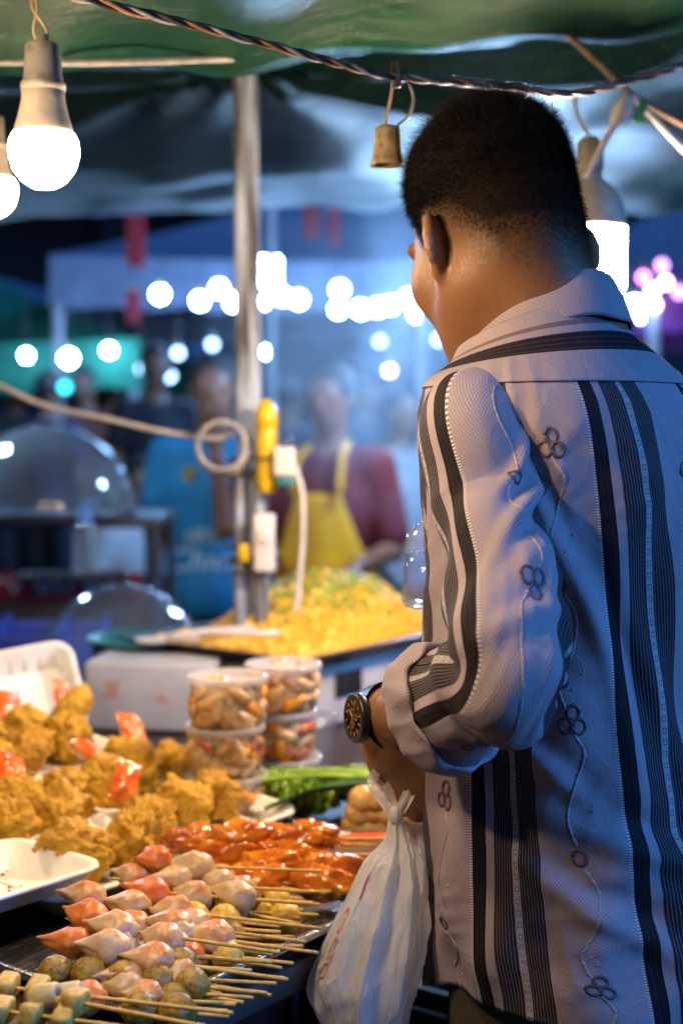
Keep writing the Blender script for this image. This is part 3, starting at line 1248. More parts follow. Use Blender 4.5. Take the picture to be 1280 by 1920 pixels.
# turned-back cuffs
def cuff_part(S, t0, t1, th0=-math.pi, th1=math.pi, out=0.0035, flare=0.008):
    def fn(u, k):
        # k 0..1 outer face from the turned edge back over the sleeve; 1..2 inner side
        kk = np.where(k <= 1, k, 2 - k)
        t = t1 + (t0 + 0.014 * np.sin(u * 2 + 0.6) + 0.006 * np.sin(u * 7) - t1) * kk
        p = S.at(u, np.clip(t, 0, 1))
        f = np.clip(t, 0, 1) * (S.n - 1)
        i = np.clip(f.astype(int), 0, S.n - 2)
        d = S.E1[i] * np.cos(u)[..., None] + S.E2[i] * np.sin(u)[..., None]
        o = np.where(k <= 1, out + 0.003 * np.sin(k * 3.14) + flare * kk * 0.35 + (0.0022 * np.sin(u * 5 + 1) + 0.0018 * np.sin(u * 11)) * kk, 0.002)
        tt = np.clip(t - 1, 0, 1)
        return p + d * o[..., None] + S.T[-1] * (tt * S.len[-1])[..., None]
    us = np.linspace(th0, th1, 140)
    ks = np.concatenate([np.linspace(0, 1, 14), np.linspace(1.05, 2.0, 10)])
    pts, fc, uv = loft(fn, us, ks, False)
    uv = np.stack([uv[:, 1] * 0.03 + 0.085, uv[:, 0] * 0.06], 1)
    return cloth_part('cuff', pts, fc, uv, M_SHIRT, shirt, 0.0)


cuff_part(LS, 0.930, 1.02)
cuff_part(RS, 0.930, 1.02)

# ---------------------------------------------------------------- collar
NC = Vector((NC0.x, NC0.y, 1.414))
CA = math.radians(-14)
CF = Vector((TF.x * math.cos(CA) - TF.y * math.sin(CA), TF.x * math.sin(CA) + TF.y * math.cos(CA), 0))
CL = Vector((-CF.y, CF.x, 0))


def collar_fn(u, k):
    # k 0..1 stand (inside, going up), 1..2 fall (outside, going down)
    c, s = np.cos(u), np.sin(u)
    front = sstep(0.9, 2.5, np.abs(u))
    r_in = 0.0655
    rise = 0.030 * (1 - 0.55 * front)
    fallh = 0.043 * (1 - 0.12 * front)
    kk = np.clip(k, 0, 1)
    k2 = np.clip(k - 1, 0, 1)
    r = r_in - 0.002 * kk + 0.0065 * np.sin(np.clip(k2, 0, 1) * 1.57) + k2 * 0.0125 * (1 - 0.3 * front)
    z = -0.012 + (rise + 0.012) * np.sin(kk * 1.57) - k2 ** 1.15 * fallh + 0.0014 * np.sin(u * 7) * k2
    drop = -0.056 * (1 - c) / 2 - 0.020 * front
    x = r * s
    y = r * c
    ext = front * 0.020
    px = NC.x + CL.x * x - CF.x * (y - ext)
    py = NC.y + CL.y * x - CF.y * (y - ext)
    return np.stack(np.broadcast_arrays(px, py, NC.z + z + drop), -1)


us = np.linspace(-2.75, 2.75, 160)
ks = np.concatenate([np.linspace(0, 1, 10), np.linspace(1.04, 2.0, 20)])
pts, fc, uv = loft(collar_fn, us, ks, False, (0.085, 0.045))
cloth_part('collar', pts, fc[:, ::-1], uv, M_PLAIN, shirt, 0.0016)
# dark seam cord under the collar fall
mb = MB()
edge = collar_fn(us, np.full_like(us, 2.0))
mb.tube([Vector(p) for p in edge[::2]], 0.0013, 6)
M_THREAD = simple('mauve_thread', (0.115, 0.070, 0.085), 0.6, 0.3, 300)
M_THREADP = simple('pale_thread', (0.36, 0.29, 0.30), 0.6, 0.3, 300)
me = mb.mesh('collar_edge', True)
world_part('collar_edge', me, M_PLAIN, shirt)

# ---------------------------------------------------------------- embroidery lying on the cloth


def surf_curve(fn, uvs, lift):
    """points on a cloth function lifted a little along its normal"""
    a = np.array(uvs)
    e = 1e-3
    p = fn(a[:, 0], a[:, 1])
    pu = fn(a[:, 0] + e, a[:, 1]) - p
    pv = fn(a[:, 0], a[:, 1] + e) - p
    n = np.cross(pu, pv)
    n /= np.maximum(np.linalg.norm(n, axis=1), 1e-12)[:, None]
    return p, n


def stitch(mb, fn, uvs, r, sign, lift=0.0006):
    p, n = surf_curve(fn, uvs, lift)
    q = p + n * sign * lift
    q = q + rng.normal(0, 0.00012, q.shape)
    mb.tube([Vector(x) for x in q], [r * (0.8 + 0.4 * rnd.random()) for _ in q], 6)


def ring_uv(u0, v0, R, ku, kv, n=18, sq=1.0):
    return [(u0 + R / ku * math.cos(2 * math.pi * i / n), v0 + R * sq / kv * math.sin(2 * math.pi * i / n)) for i in range(n + 1)]


def ring_part(fn, uvs, sign):
    mb = MB()
    stitch(mb, fn, uvs, 0.0019, sign)
    return world_part('embroidered_ring', mb.mesh('embroidered_ring', True), M_THREAD, shirt)


def embroider(fn, ku, kv, sign, items, name):
    mbl = MB()
    for it in items:
        if it[0] == 'ring':
            _, u, v, R = it
            ring_part(fn, ring_uv(u, v, R, ku, kv), sign)
            stitch(mbl, fn, ring_uv(u, v, R * 0.45, ku, kv, 10), 0.0006, sign)
        elif it[0] == 'trio':
            _, u, v, R = it
            for a in (100, 215, 330):
                du, dv = 1.15 * R * math.cos(math.radians(a)) / ku, 1.15 * R * math.sin(math.radians(a)) / kv
                ring_part(fn, ring_uv(u + du, v + dv, R * 0.92, ku, kv), sign)
                stitch(mbl, fn, ring_uv(u + du, v + dv, R * 0.4, ku, kv, 10), 0.0006, sign)
        elif it[0] in ('vine', 'fine'):
            pts2 = catmull([(a, b, 0) for a, b in it[1]], 14 * (len(it[1]) - 1))
            stitch(mbl if it[0] == 'vine' else mbl, fn, [(p.x, p.y) for p in pts2], 0.0016 if it[0] == 'vine' else 0.0007, sign)
        elif it[0] == 'bead':
            p, n = surf_curve(fn, [it[1:3], it[1:3]], 0)
            c = p[0] + n[0] * sign * 0.001
            mbl.lathe([(0.0, -0.001), (0.0014, -0.0004), (0.0012, 0.0006), (0, 0.001)], 8, c)
    if mbl.v:
        world_part('embroidered_vine', mbl.mesh('embroidered_vine', True), M_THREADP, shirt)['kind'] = 'stuff'


def panel_mid(k):
    """angle of the middle of the k-th pale panel of the shirt body"""
    return (ST_PH - (0.127 + PERIOD * k)) / ST_R


def vine_items(u0, ku, z_top, z_bot, phase=0, step=0.1185):
    items = []
    k = 0
    z = z_top
    side = 1
    while z > z_bot - 0.05:
        if (k + phase) % 2 == 0:
            items.append(('trio', u0, z, 0.0068))
        else:
            items.append(('ring', u0 + 0.004 / ku, z, 0.0068))
        zz = [z - 0.010, z - 0.030, z - 0.060, z - 0.085, z - step + 0.010]
        xs = [0.0, -0.010, 0.004, 0.012, 0.005] if (k + phase) % 2 == 0 else [0.0, -0.011, -0.004, 0.012, 0.006]
        items.append(('vine', [(u0 + x / ku, q) for x, q in zip(xs, zz)]))
        items.append(('fine', [(u0 + x / ku, q) for x, q in zip((0.004, -0.012, -0.014, -0.004), (z - 0.055, z - 0.068, z - 0.085, z - 0.100))]))
        items.append(('fine', [(u0 + (0.000 + 0.006 * math.cos(a)) / ku, z - 0.088 + 0.005 * math.sin(a)) for a in (0, 1.2, 2.4, 3.6, 4.8, 6.0)]))
        items.append(('bead', u0 - 0.013 / ku, z - 0.078))
        items.append(('bead', u0 - 0.002 / ku, z - 0.092))
        z -= step
        k += 1
    return items


for kpan, zt, ph in ((-1, 1.285, 0), (0, 1.26, 1), (-2, 0.965, 0)):
    embroider(torso, 0.1868, 1.0, -1, [i for i in vine_items(panel_mid(kpan), 0.1868, zt, 0.80, ph)], 'back')


def sl_items():
    """vine of the left sleeve: u from its middle line, t along"""
    u0 = 0.0
    it = [('ring', u0 + 0.05, 0.335, 0.0068), ('trio', u0 + 0.10, 0.545, 0.0070), ('ring', u0 - 0.25, 0.86, 0.0062)]
    it.append(('vine', [(u0 - 0.10, 0.17), (u0 - 0.02, 0.21), (u0 + 0.16, 0.27), (u0 + 0.08, 0.32)]))
    it.append(('vine', [(u0 - 0.02, 0.35), (u0 - 0.16, 0.385), (u0 + 0.02, 0.43), (u0 + 0.28, 0.49), (u0 + 0.17, 0.53)]))
    it.append(('vine', [(u0 - 0.02, 0.56), (u0 - 0.22, 0.60), (u0 - 0.20, 0.655), (u0 + 0.02, 0.72), (u0 + 0.05, 0.79), (u0 - 0.16, 0.85)]))
    it.append(('vine', [(u0 - 0.32, 0.865), (u0 - 0.50, 0.88), (u0 - 0.56, 0.92), (u0 - 0.42, 0.95), (u0 - 0.30, 0.93)]))
    it.append(('fine', [(u0 + 0.02, 0.375), (u0 + 0.20, 0.40), (u0 + 0.26, 0.44), (u0 + 0.12, 0.46), (u0 + 0.02, 0.43)]))
    it.append(('fine', [(u0 - 0.10, 0.76), (u0 - 0.22, 0.79), (u0 - 0.30, 0.82), (u0 - 0.18, 0.83)]))
    it.append(('fine', [(u0 + 0.0, 0.20), (u0 + 0.2, 0.22), (u0 + 0.24, 0.26), (u0 + 0.05, 0.25)]))
    fl = lambda u: 0.92 - u
    return [(i[0], fl(i[1])) + tuple(i[2:]) if i[0] in ('ring', 'trio', 'bead') else (i[0], [(fl(a), b) for a, b in i[1]]) for i in it]


embroider(LS.at, 0.056, LS.len[-1], 1, sl_items(), 'sleeve')

# ---------------------------------------------------------------- trousers and shoes
T = SDF((-0.02, 1.10, 0.03), (0.52, 1.68, 1.02), 0.006)
for sgn in (1, -1):
    hip = HC + TL * 0.085 * sgn + Vector((0, 0, -0.02))
    knee = hip + Vector((0, 0, -0.40)) + TF * 0.03 + TL * 0.02 * sgn
    ank = Vector((knee.x, knee.y, 0.085)) - TF * 0.035
    T.cone(hip, knee, 0.098, 0.080, 0.03)
    T.cone(knee, ank, 0.080, 0.068, 0.03)
T.ell(HC + UPV * 0.01, (0.176, 0.130, 0.14), axes(TL, TF, UPV), 0.04)
T.ell(HC - TF * 0.045 - UPV * 0.06, (0.15, 0.09, 0.10), axes(TL, TF, UPV), 0.04)
T.cut((0, 0, 0.99), (0, 0, 1))
T.cut((0, 0, 0.07), (0, 0, -1))
tm = T.mesh('trousers', 2)
M_TR = Mat('olive_drill', (0.050, 0.043, 0.022), 0.8)
M_TR.color(M_TR.mix(M_TR.noise(30, 4).ramp(0.3, 0.7), (0.040, 0.034, 0.018), (0.066, 0.056, 0.028)))
M_TR.bump(M_TR.noise(900, 2) * 0.4 + M_TR.noise(22, 3) * 1.2, 0.4, 0.006)
trousers = world_part('trousers', tm, M_TR.m, man)
mb = MB()
for th0 in (0.55, 0.62, 1.25):
    pass
sdb = SDF((-0.1, 1.1, 0.0), (0.6, 1.75, 0.16), 0.006)
for sgn in (1, -1):
    hip = HC + TL * 0.085 * sgn
    ank = Vector((hip.x, hip.y, 0)) + TL * 0.02 * sgn
    sdb.cone(ank - TF * 0.03 + UPV * 0.045, ank + TF * 0.17 + UPV * 0.042, 0.046, 0.040, 0.02)
sdb.cut((0, 0, 0.006), (0, 0, -1))
world_part('shoes', sdb.mesh('shoes', 1), simple('dark_shoe', (0.02, 0.018, 0.016), 0.5), man)

# ---------------------------------------------------------------- wristwatch
wax = unit(L_WRI - L_ELB)
wn_ = unit(Vector((-0.93, -0.36, 0.02)))
wn_ = unit(wn_ - wax * wn_.dot(wax))
wb = wax.cross(wn_)
WC = L_WRI - wax * 0.006
M_RES = simple('black_resin', (0.012, 0.012, 0.014), 0.38, 0.3, 60)
Mw = Matrix((wb, wax, wn_)).transposed()


def wl_(x, y, z):
    return WC + wb * x + wax * y + wn_ * z


mb = MB()
prof = []
for i in range(41):
    a = 2 * math.pi * i / 40
    prof.append((0.0300 * math.sin(a), 0.0275 * math.cos(a)))
for i in range(40):
    (x0, z0), (x1, z1) = prof[i], prof[i + 1]
    hw = 0.010 + 0.003 * max(0, math.cos(2 * math.pi * (i + .5) / 40))
    q = [wl_(x0, -hw, z0), wl_(x0, hw, z0), wl_(x1, hw, z1), wl_(x1, -hw, z1)]
    q2 = [wl_(x0 * 1.085, -hw, z0 * 1.085), wl_(x0 * 1.085, hw, z0 * 1.085), wl_(x1 * 1.085, hw, z1 * 1.085), wl_(x1 * 1.085, -hw, z1 * 1.085)]
    mb.add(q + q2, [(0, 1, 2, 3), (7, 6, 5, 4), (0, 4, 5, 1), (3, 2, 6, 7)])
watch = world_part('wristwatch', mb.mesh('wristwatch'), M_RES, man)
watch['label'] = 'black resin wristwatch with a brass-toned dial'


def disc_part(name, prof, m, n=40, zoff=0.0):
    q = MB()
    q.lathe(prof, n)
    q.v = [tuple(wl_(x, y, z + zoff)) for x, y, z in q.v]
    return world_part(name, q.mesh(name, True), m, watch)


disc_part('watch_case', [(0.0, 0.024), (0.0215, 0.024), (0.0235, 0.027), (0.0235, 0.0325), (0.0220, 0.0345), (0.0185, 0.0350), (0.0180, 0.0335)], M_RES)
M_DIAL = Mat('brass_dial', (0.42, 0.22, 0.07), 0.35, Metallic=0.5)
M_DIAL.color(M_DIAL.mix(M_DIAL.noise(320, 2).ramp(0.45, 0.6), (0.50, 0.27, 0.10), (0.12, 0.06, 0.03)))
dial = disc_part('dial', [(0.0, 0.0336), (0.0182, 0.0336)], M_DIAL.m)
M_GOLD = simple('pale_gold', (0.7, 0.52, 0.28), 0.3, 0.2, 200, Metallic=0.7)
q = MB()
for i in range(12):
    a = 2 * math.pi * i / 12
    q.box((0.0150 * math.cos(a), 0.0150 * math.sin(a), 0.0342), (0.004, 0.0013, 0.0006), a)
for a, l in ((0.6, 0.011), (2.4, 0.008)):
    q.box((l / 2 * math.cos(a), l / 2 * math.sin(a), 0.0346), (l, 0.0011, 0.0004), a)
for cx, cy in ((0.006, 0), (-0.006, 0.002), (0, -0.007)):
    q.lathe([(0.0028, 0.0340), (0.0033, 0.0342), (0.0033, 0.0346), (0.0027, 0.0346)], 16, (cx, cy, 0), False)
q.v = [tuple(wl_(*p)) for p in q.v]
world_part('watch_hands', q.mesh('watch_hands'), M_GOLD, watch)

if DEBUG:
    for px_t, py_t in ((896, 1650), (1198, 1650), (1040, 1650), (1100, 1300)):
        best = None
        for th in np.linspace(-1.5, 2.5, 800):
            for z in (0.80, 0.82, 0.84, 0.86, 0.88, 0.9, 0.92, 0.95, 1.0, 1.05, 1.1):
                q = Vector(torso(np.array(th), np.array(z))) - Vector((0, 0, CAM_H))
                d = q.dot(CAM_F)
                px, py = 640 + q.x / d * FPX, 960 - q.dot(CAM_U) / d * FPX
                e = abs(px - px_t) + 0.2 * abs(py - py_t) + d * 100
                if best is None or e < best[0]:
                    best = (e, th, z, px, py)
        print('STRIPE', px_t, best)
# ================================================================== the food table
TZ = 0.80
E1 = Vector((0.60, 0.80, 0))          # along the customer edge of the table
E2 = Vector((0.80, -0.60, 0))         # towards the customer
TAB_A = math.atan2(E1.y, E1.x)
EDGE0 = PZ(350, 1912, TZ)             # a point on the customer edge


def tp(a, b, z=0.0):
    """table place: a along the edge, b inwards from it (to the cook), z above the top"""
    q = EDGE0 + E1 * a - E2 * b
    return Vector((q.x, q.y, TZ + z))


def tab(px, py, z=TZ):
    return PZ(px, py, z)


M_STEEL = Mat('brushed_steel', (0.55, 0.55, 0.56), 0.22, Metallic=1.0)
M_STEEL.set('Roughness', M_STEEL.noise(40, 3, stretch=(1, 12, 1)).ramp(0.3, 0.7, 0.16, 0.34))
M_STEEL = M_STEEL.m
M_FOAM = Mat('white_foam', (0.78, 0.77, 0.74), 0.62)
M_FOAM.color(M_FOAM.mix(M_FOAM.noise(18, 4).ramp(0.55, 0.8), (0.80, 0.79, 0.76), (0.66, 0.62, 0.52)))
M_FOAM.bump(M_FOAM.voronoi(420), 0.12, 0.001)
M_FOAM = M_FOAM.m
M_STICK = simple('bamboo', (0.56, 0.35, 0.085), 0.6, 0.3, 120)
M_CLEAR = clear_plastic('clear_plastic')
M_CLEARH = clear_plastic('clear_plastic_hazy', (0.92, 0.94, 0.96), 0.08, 0.14)
M_TABLE = simple('table_sheet', (0.05, 0.035, 0.032), 0.5, 0.3, 6)
M_DARKRED = simple('dark_red_plastic', (0.06, 0.010, 0.010), 0.5, 0.3, 10)

# the table
tb = thing('food_table', 'long food table laden with fried chicken, skewers and rice', 'table', tp(0.42, 0.535, -TZ), (0, 0, TAB_A))
MB().box((0, 0, TZ - 0.016), (1.60, 1.06, 0.028)).build('table_top', M_TABLE, tb, bevel=0.004)
for x in (-0.76, 0.76):
    for y in (-0.47, 0.47):
        MB().box((x, y, (TZ - 0.032) / 2), (0.04, 0.04, TZ - 0.032)).build('leg', M_STEEL, tb)
# red crates pushed under the edge of the table
for k, a in enumerate((-0.05, 0.42, 0.90)):
    cr = thing('plastic_crate', ('dark red plastic crate under the near end of the table', 'dark red plastic crate under the table behind the hanging bag', 'dark red plastic crate under the far end of the table')[k], 'crate', tp(a, 0.24, -TZ), (0, 0, TAB_A), 'crates under the table')
    for s in (-1, 1):
        for j in range(5):
            MB().box((0, s * 0.155, 0.05 + j * 0.115), (0.42, 0.012, 0.085)).build('slat', M_DARKRED, cr, bevel=0.003)
            MB().box((s * 0.209, 0, 0.05 + j * 0.115), (0.012, 0.298, 0.085)).build('slat', M_DARKRED, cr, bevel=0.003)
    for sx_ in (-1, 1):
        for sy_ in (-1, 1):
            MB().box((sx_ * 0.205, sy_ * 0.150, 0.29), (0.035, 0.035, 0.58)).build('corner_post', M_DARKRED, cr, bevel=0.003)
    MB().box((0, 0, 0.006), (0.40, 0.29, 0.01)).build('base', M_DARKRED, cr)


# ---------------------------------------------------------------- shapes of food
def lumpy(name, rad, seed, sub=5, amp=(0.22, 0.10, 0.05), freq=(1.6, 4.0, 10.0)):
    """a lump with crusty knobs; radii rad"""
    bm = bmesh.new()
    bmesh.ops.create_icosphere(bm, subdivisions=sub, radius=1.0)
    off = Vector((seed * 7.3, seed * 3.1, seed * 5.7))
    for v in bm.verts:
        d = v.co.normalized()
        k = 1.0
        for a, f in zip(amp, freq):
            n = mnoise.noise(d * f + off)
            k += a * (n if f < 3 else (abs(n) * 1.6 - 0.25))
        v.co = Vector((d.x * rad[0], d.y * rad[1], d.z * rad[2])) * k
    me = bpy.data.meshes.new(name)
    bm.to_mesh(me)
    bm.free()
    me.shade_smooth()
    return me


M_CHICK = Mat('fried_crust', (0.45, 0.22, 0.03), 0.55)
nA = M_CHICK.noise(28, 5)
nB = M_CHICK.noise(150, 4)
cc = M_CHICK.mix(nA.ramp(0.32, 0.68), (0.40, 0.205, 0.006), (0.68, 0.43, 0.022))
cc = M_CHICK.mix(nB.ramp(0.55, 0.75) * 0.6, cc, (0.70, 0.46, 0.05))
cc = M_CHICK.mix(nB.ramp(0.42, 0.30) * 0.6, cc, (0.12, 0.04, 0.003))
cc = M_CHICK.mix(M_CHICK.rand() * 0.5, cc, (0.42, 0.19, 0.006))
M_CHICK.color(cc)
M_CHICK.set('Subsurface Weight', 0.0)
M_CHICK.bump(nB * 1.0 + M_CHICK.noise(420, 3) * 0.6, 0.75, 0.004)
M_CHICK = M_CHICK.m
CH = [lumpy('fried_chicken', (0.042, 0.032, 0.034), 1 + k, 5, (0.34, 0.20, 0.10), (1.9, 4.2, 12.0)) for k in range(5)]
CHL = [lumpy('fried_chicken_strip', (0.052, 0.022, 0.023), 21 + k, 5, (0.20, 0.18, 0.10), (1.7, 5.0, 13.0)) for k in range(2)]
for me in CH + CHL:
    me.materials.append(M_CHICK)


# foam trays
def foam_tray_mesh(w, l, h=0.024):
    """dished tray with a rolled rim; outline = rounded rectangle"""
    def outline(hx, hy, r, n=6):
        pts = []
        for cx, cy, a0 in ((hx - r, hy - r, 0), (-hx + r, hy - r, 90), (-hx + r, -hy + r, 180), (hx - r, -hy + r, 270)):
            for i in range(n + 1):
                a = math.radians(a0 + 90 * i / n)
                pts.append((cx + r * math.cos(a), cy + r * math.sin(a)))
        return pts
    prof = [(-0.030, 0.0), (-0.024, 0.0005), (-0.020, 0.002), (-0.006, h - 0.002), (-0.002, h), (0.002, h - 0.0005), (0.003, h - 0.004), (0.0015, h - 0.005), (-0.0035, h - 0.006), (-0.018, 0.0005 - 0.001), (-0.026, -0.003)]
    v, f = [], []
    n = 0
    for ins, z in prof:
        o = outline(w / 2 + ins, l / 2 + ins, max(0.028 + ins, 0.006))
        n = len(o)
        v += [(x, y, z + 0.003) for x, y in o]
    for i in range(len(prof) - 1):
        for k in range(n):
            k2 = (k + 1) % n
            f.append((i * n + k2, i * n + k, (i + 1) * n + k, (i + 1) * n + k2))
    f.append(tuple(range(n)))
    f.append(tuple((len(prof) - 1) * n + k for k in range(n - 1, -1, -1)))
    me = bpy.data.meshes.new('foam_tray')
    me.from_pydata(v, [], f)
    me.update()
    me.shade_smooth()
    me.materials.append(M_FOAM)
    return me


TRAY = foam_tray_mesh(0.21, 0.135)
TRAYB = foam_tray_mesh(0.235, 0.15)


def tray(label, px, py, rot=0.0, me=None, z=0.0, tilt=(0, 0)):
    p = tab(px, py, TZ + z)
    o = obj('foam_tray', me or TRAY, None, None, p, (tilt[0], tilt[1], TAB_A + rot))
    return tag(o, label, 'tray', 'foam trays on the food table')


def tray_at(label, px, py, z, rot=0.0, tilt=(0.10, 0.0)):
    """place a tray by the middle of its customer-side rim"""
    p = tab(px, py, TZ + z + 0.024) - E2 * 0.072
    o = obj('foam_tray', TRAYB, None, None, Vector((p.x, p.y, TZ + z)), (tilt[0], tilt[1], TAB_A + rot))
    return tag(o, label, 'tray', 'foam trays on the food table')


tray_at('white foam tray under fried chicken at the back left', 140, 1432, 0.056, 0.02)
tray_at('white foam tray of fried chicken in front of the foam box', 325, 1478, 0.032, 0.05)
tray_at('white foam tray of fried chicken at the left edge', 40, 1565, 0.026, 0.0)
tray_at('white foam tray of fried chicken in the middle of the pile', 205, 1562, 0.018, 0.0)
tray_at('white foam tray of fried chicken next to the orange skewers', 445, 1548, 0.016, 0.06)
tray_at('front white foam tray with two big chicken pieces', 272, 1634, 0.008, -0.05, (0.04, 0))
et = tray('empty white foam tray with crumbs at the lower left', -62, 1692, -0.05, TRAYB, 0.030)
M_CRUMB = simple('crumbs', (0.36, 0.14, 0.02), 0.6, 0.4, 200)
mb = MB()
for k in range(46):
    x, y = rnd.uniform(-0.08, 0.085), rnd.uniform(-0.045, 0.045)
    s = rnd.uniform(0.001, 0.0042)
    mb.lathe([(0, 0), (s, s * 0.2), (s * 0.8, s * 0.7), (0, s * 0.9)], 7, (x, y, 0.0038))
cr = mb.build('crumbs', M_CRUMB, None, True, et.location, et.rotation_euler)
tag(cr, 'brown frying crumbs scattered in the empty foam tray', 'crumbs', kind='stuff')

def on_tray(o, items):
    """chicken on a tray: (along, across, size, mesh, turn, lift, label); across grows to the cook"""
    for al, acr, s, kd, rt, up, lab in items:
        me = CHL[0] if kd == 'L' else CH[kd]
        M_ = Matrix.Rotation(o.rotation_euler.z, 3, 'Z')
        p = Vector(o.location) + M_ @ Vector((al, acr, 0)) + Vector((0, 0, 0.008 + 0.026 * s + up * 0.8))
        q = obj('fried_chicken', me, None, None, p, (rnd.uniform(-.6, .6), rnd.uniform(-.5, .5), rt))
        if kd == 'L':
            q.rotation_euler = (0.2, -0.85, rt)
        q.scale = (s * 0.81, s * 0.78, s * 0.87)
        tag(q, lab, 'fried chicken', 'fried chicken pieces')


ob = [o for o in COL.objects if o.name.startswith('foam_tray')]
tA, tB, tL, tM, tC, tD = ob[:6]
on_tray(tA, ((-0.085, 0.000, 1.00, 0, 0.2, 0.0, 'fried chicken piece at the left end of the back tray'), (-0.020, -0.006, 1.05, 2, 1.2, 0.0, 'fried chicken piece in the middle of the back tray'), (0.060, 0.004, 1.10, 3, 2.0, 0.0, 'rounded fried chicken piece at the right end of the back tray'),
             (-0.055, 0.035, 0.95, 1, 2.6, 0.030, 'fried chicken piece stacked at the back of the back tray'), (0.095, 0.040, 1.05, 'L', 0.6, 0.026, 'long fried chicken strip leaning at the top of the pile'), (0.020, 0.042, 0.9, 4, 1.0, 0.022, 'fried chicken piece behind the rounded one in the back tray')))
on_tray(tB, ((-0.100, 0.010, 0.85, 2, 0.8, 0.0, 'fried chicken piece at the left end of the tray by the foam box'), (0.085, 0.008, 0.85, 3, 0.9, 0.0, 'fried chicken piece at the right end of the tray by the foam box'), (-0.055, 0.000, 0.98, 4, 1.6, 0.0, 'fried chicken piece under the orange sauce packet near the foam box'), (0.020, 0.006, 1.00, 0, 2.6, 0.0, 'fried chicken piece at the right of the tray by the foam box'), (0.030, 0.040, 0.75, 1, 0.3, 0.022, 'small knobbly fried chicken piece next to the plastic tubs')))
on_tray(tL, ((-0.060, 0.000, 1.05, 2, 0.0, 0.0, 'fried chicken piece at the left edge in the middle row'), (0.020, 0.000, 1.05, 3, 1.2, 0.0, 'fried chicken piece at the left edge above the empty tray'), (-0.010, 0.045, 0.95, 0, 2.2, 0.024, 'fried chicken piece raised at the back of the left edge tray')))
on_tray(tM, ((-0.080, 0.000, 1.00, 4, 2.2, 0.0, 'fried chicken piece left of the middle of the pile'), (-0.005, 0.000, 1.08, 0, 0.9, 0.0, 'large fried chicken piece in the middle of the pile'), (0.070, 0.000, 0.98, 1, 2.9, 0.0, 'fried chicken piece beside the upright sauce packet'), (-0.040, 0.045, 0.95, 2, 0.5, 0.024, 'fried chicken piece raised at the back of the middle tray'), (0.040, 0.045, 0.90, 3, 1.5, 0.022, 'second fried chicken piece raised at the back of the middle tray')))
on_tray(tC, ((-0.080, 0.000, 1.00, 2, 1.0, 0.0, 'fried chicken piece just behind the orange skewers'), (-0.010, 0.005, 1.05, 1, 0.2, 0.0, 'fried chicken piece in front of the stacked tubs'), (0.060, 0.010, 1.00, 4, 2.1, 0.0, 'fried chicken piece nearest the lettuce')))
on_tray(tD, ((-0.030, 0.000, 1.15, 3, 0.4, 0.0, 'large fried chicken piece in the front foam tray'), (0.050, 0.005, 1.02, 0, 1.7, 0.0, 'second fried chicken piece in the front foam tray')))

# sauce packets
M_SAUCE = Mat('sauce_packet', (0.72, 0.14, 0.02), 0.14)
M_SAUCE.color(M_SAUCE.mix(M_SAUCE.noise(38, 3).ramp(0.40, 0.62), (0.72, 0.10, 0.015), (0.85, 0.28, 0.06)))
M_SAUCE.set('Coat Weight', 1.0)
M_SAUCE.set('Coat Roughness', 0.05)
M_SAUCE.bump(M_SAUCE.noise(90, 2), 0.5, 0.004)
M_SAUCE = M_SAUCE.m


def packet_mesh(w, l, t, seed):
    nu, nv = 15, 19
    U, V = np.meshgrid(np.linspace(-1, 1, nu), np.linspace(-1, 1, nv))
    b = np.clip(1 - np.abs(U) ** 2.5, 0, 1) * np.clip(1 - (np.abs(V) / 0.86) ** 3, 0, 1)
    wr = np.array([[mnoise.noise(Vector((u * 2.2, v * 2.2, seed))) for u in U[0]] for v in V[:, 0]])
    z1 = t * b ** 0.6 * (1 + 0.5 * wr) + 0.0012 * wr
    z2 = -t * b ** 0.6 * (1 + 0.3 * wr) + 0.0012 * wr - 0.0004
    pt = np.stack([U * w / 2 * (1 - 0.06 * b), V * l / 2, z1], -1).reshape(-1, 3)
    pb = np.stack([U * w / 2 * (1 - 0.06 * b), V * l / 2, z2], -1).reshape(-1, 3)
    f = grid_faces(nu, nv)
    me = mesh_np('sauce_packet', np.concatenate([pt, pb]), np.concatenate([f, f[:, ::-1] + nu * nv]))
    me.materials.append(M_SAUCE)
    return me


PK = [packet_mesh(0.030, 0.048, 0.010, k * 3.7) for k in range(3)]
for k, (px, py, z, rx, ry, rz, s, lab) in enumerate((
        (116, 1302, 0.115, 1.1, 0.3, 0.9, 0.9, 'small red sauce packet sticking up at the back of the chicken'),
        (12, 1330, 0.105, 0.8, 0.2, 0.3, 1.25, 'red sauce packet at the left edge on the back tray'),
        (164, 1408, 0.085, 0.5, 0.3, 1.45, 1.05, 'orange sauce packet lying on the rim between two chicken trays'),
        (250, 1374, 0.085, 0.9, 0.2, 0.9, 1.25, 'orange sauce packet standing beside the foam box'),
        (236, 1465, 0.075, 1.0, 0.4, 0.4, 1.10, 'glossy red sauce packet upright in the middle of the chicken'),
        (22, 1445, 0.080, 0.6, 0.5, 0.6, 1.25, 'orange sauce packet at the left edge in the middle row'))):
    o = obj('sauce_packet', PK[k % 3], None, None, tab(px, py, TZ + z + 0.012), (rx, ry, rz))
    o.scale = (s, s, s)
    tag(o, lab, 'sauce packet', 'sauce packets among the chicken')

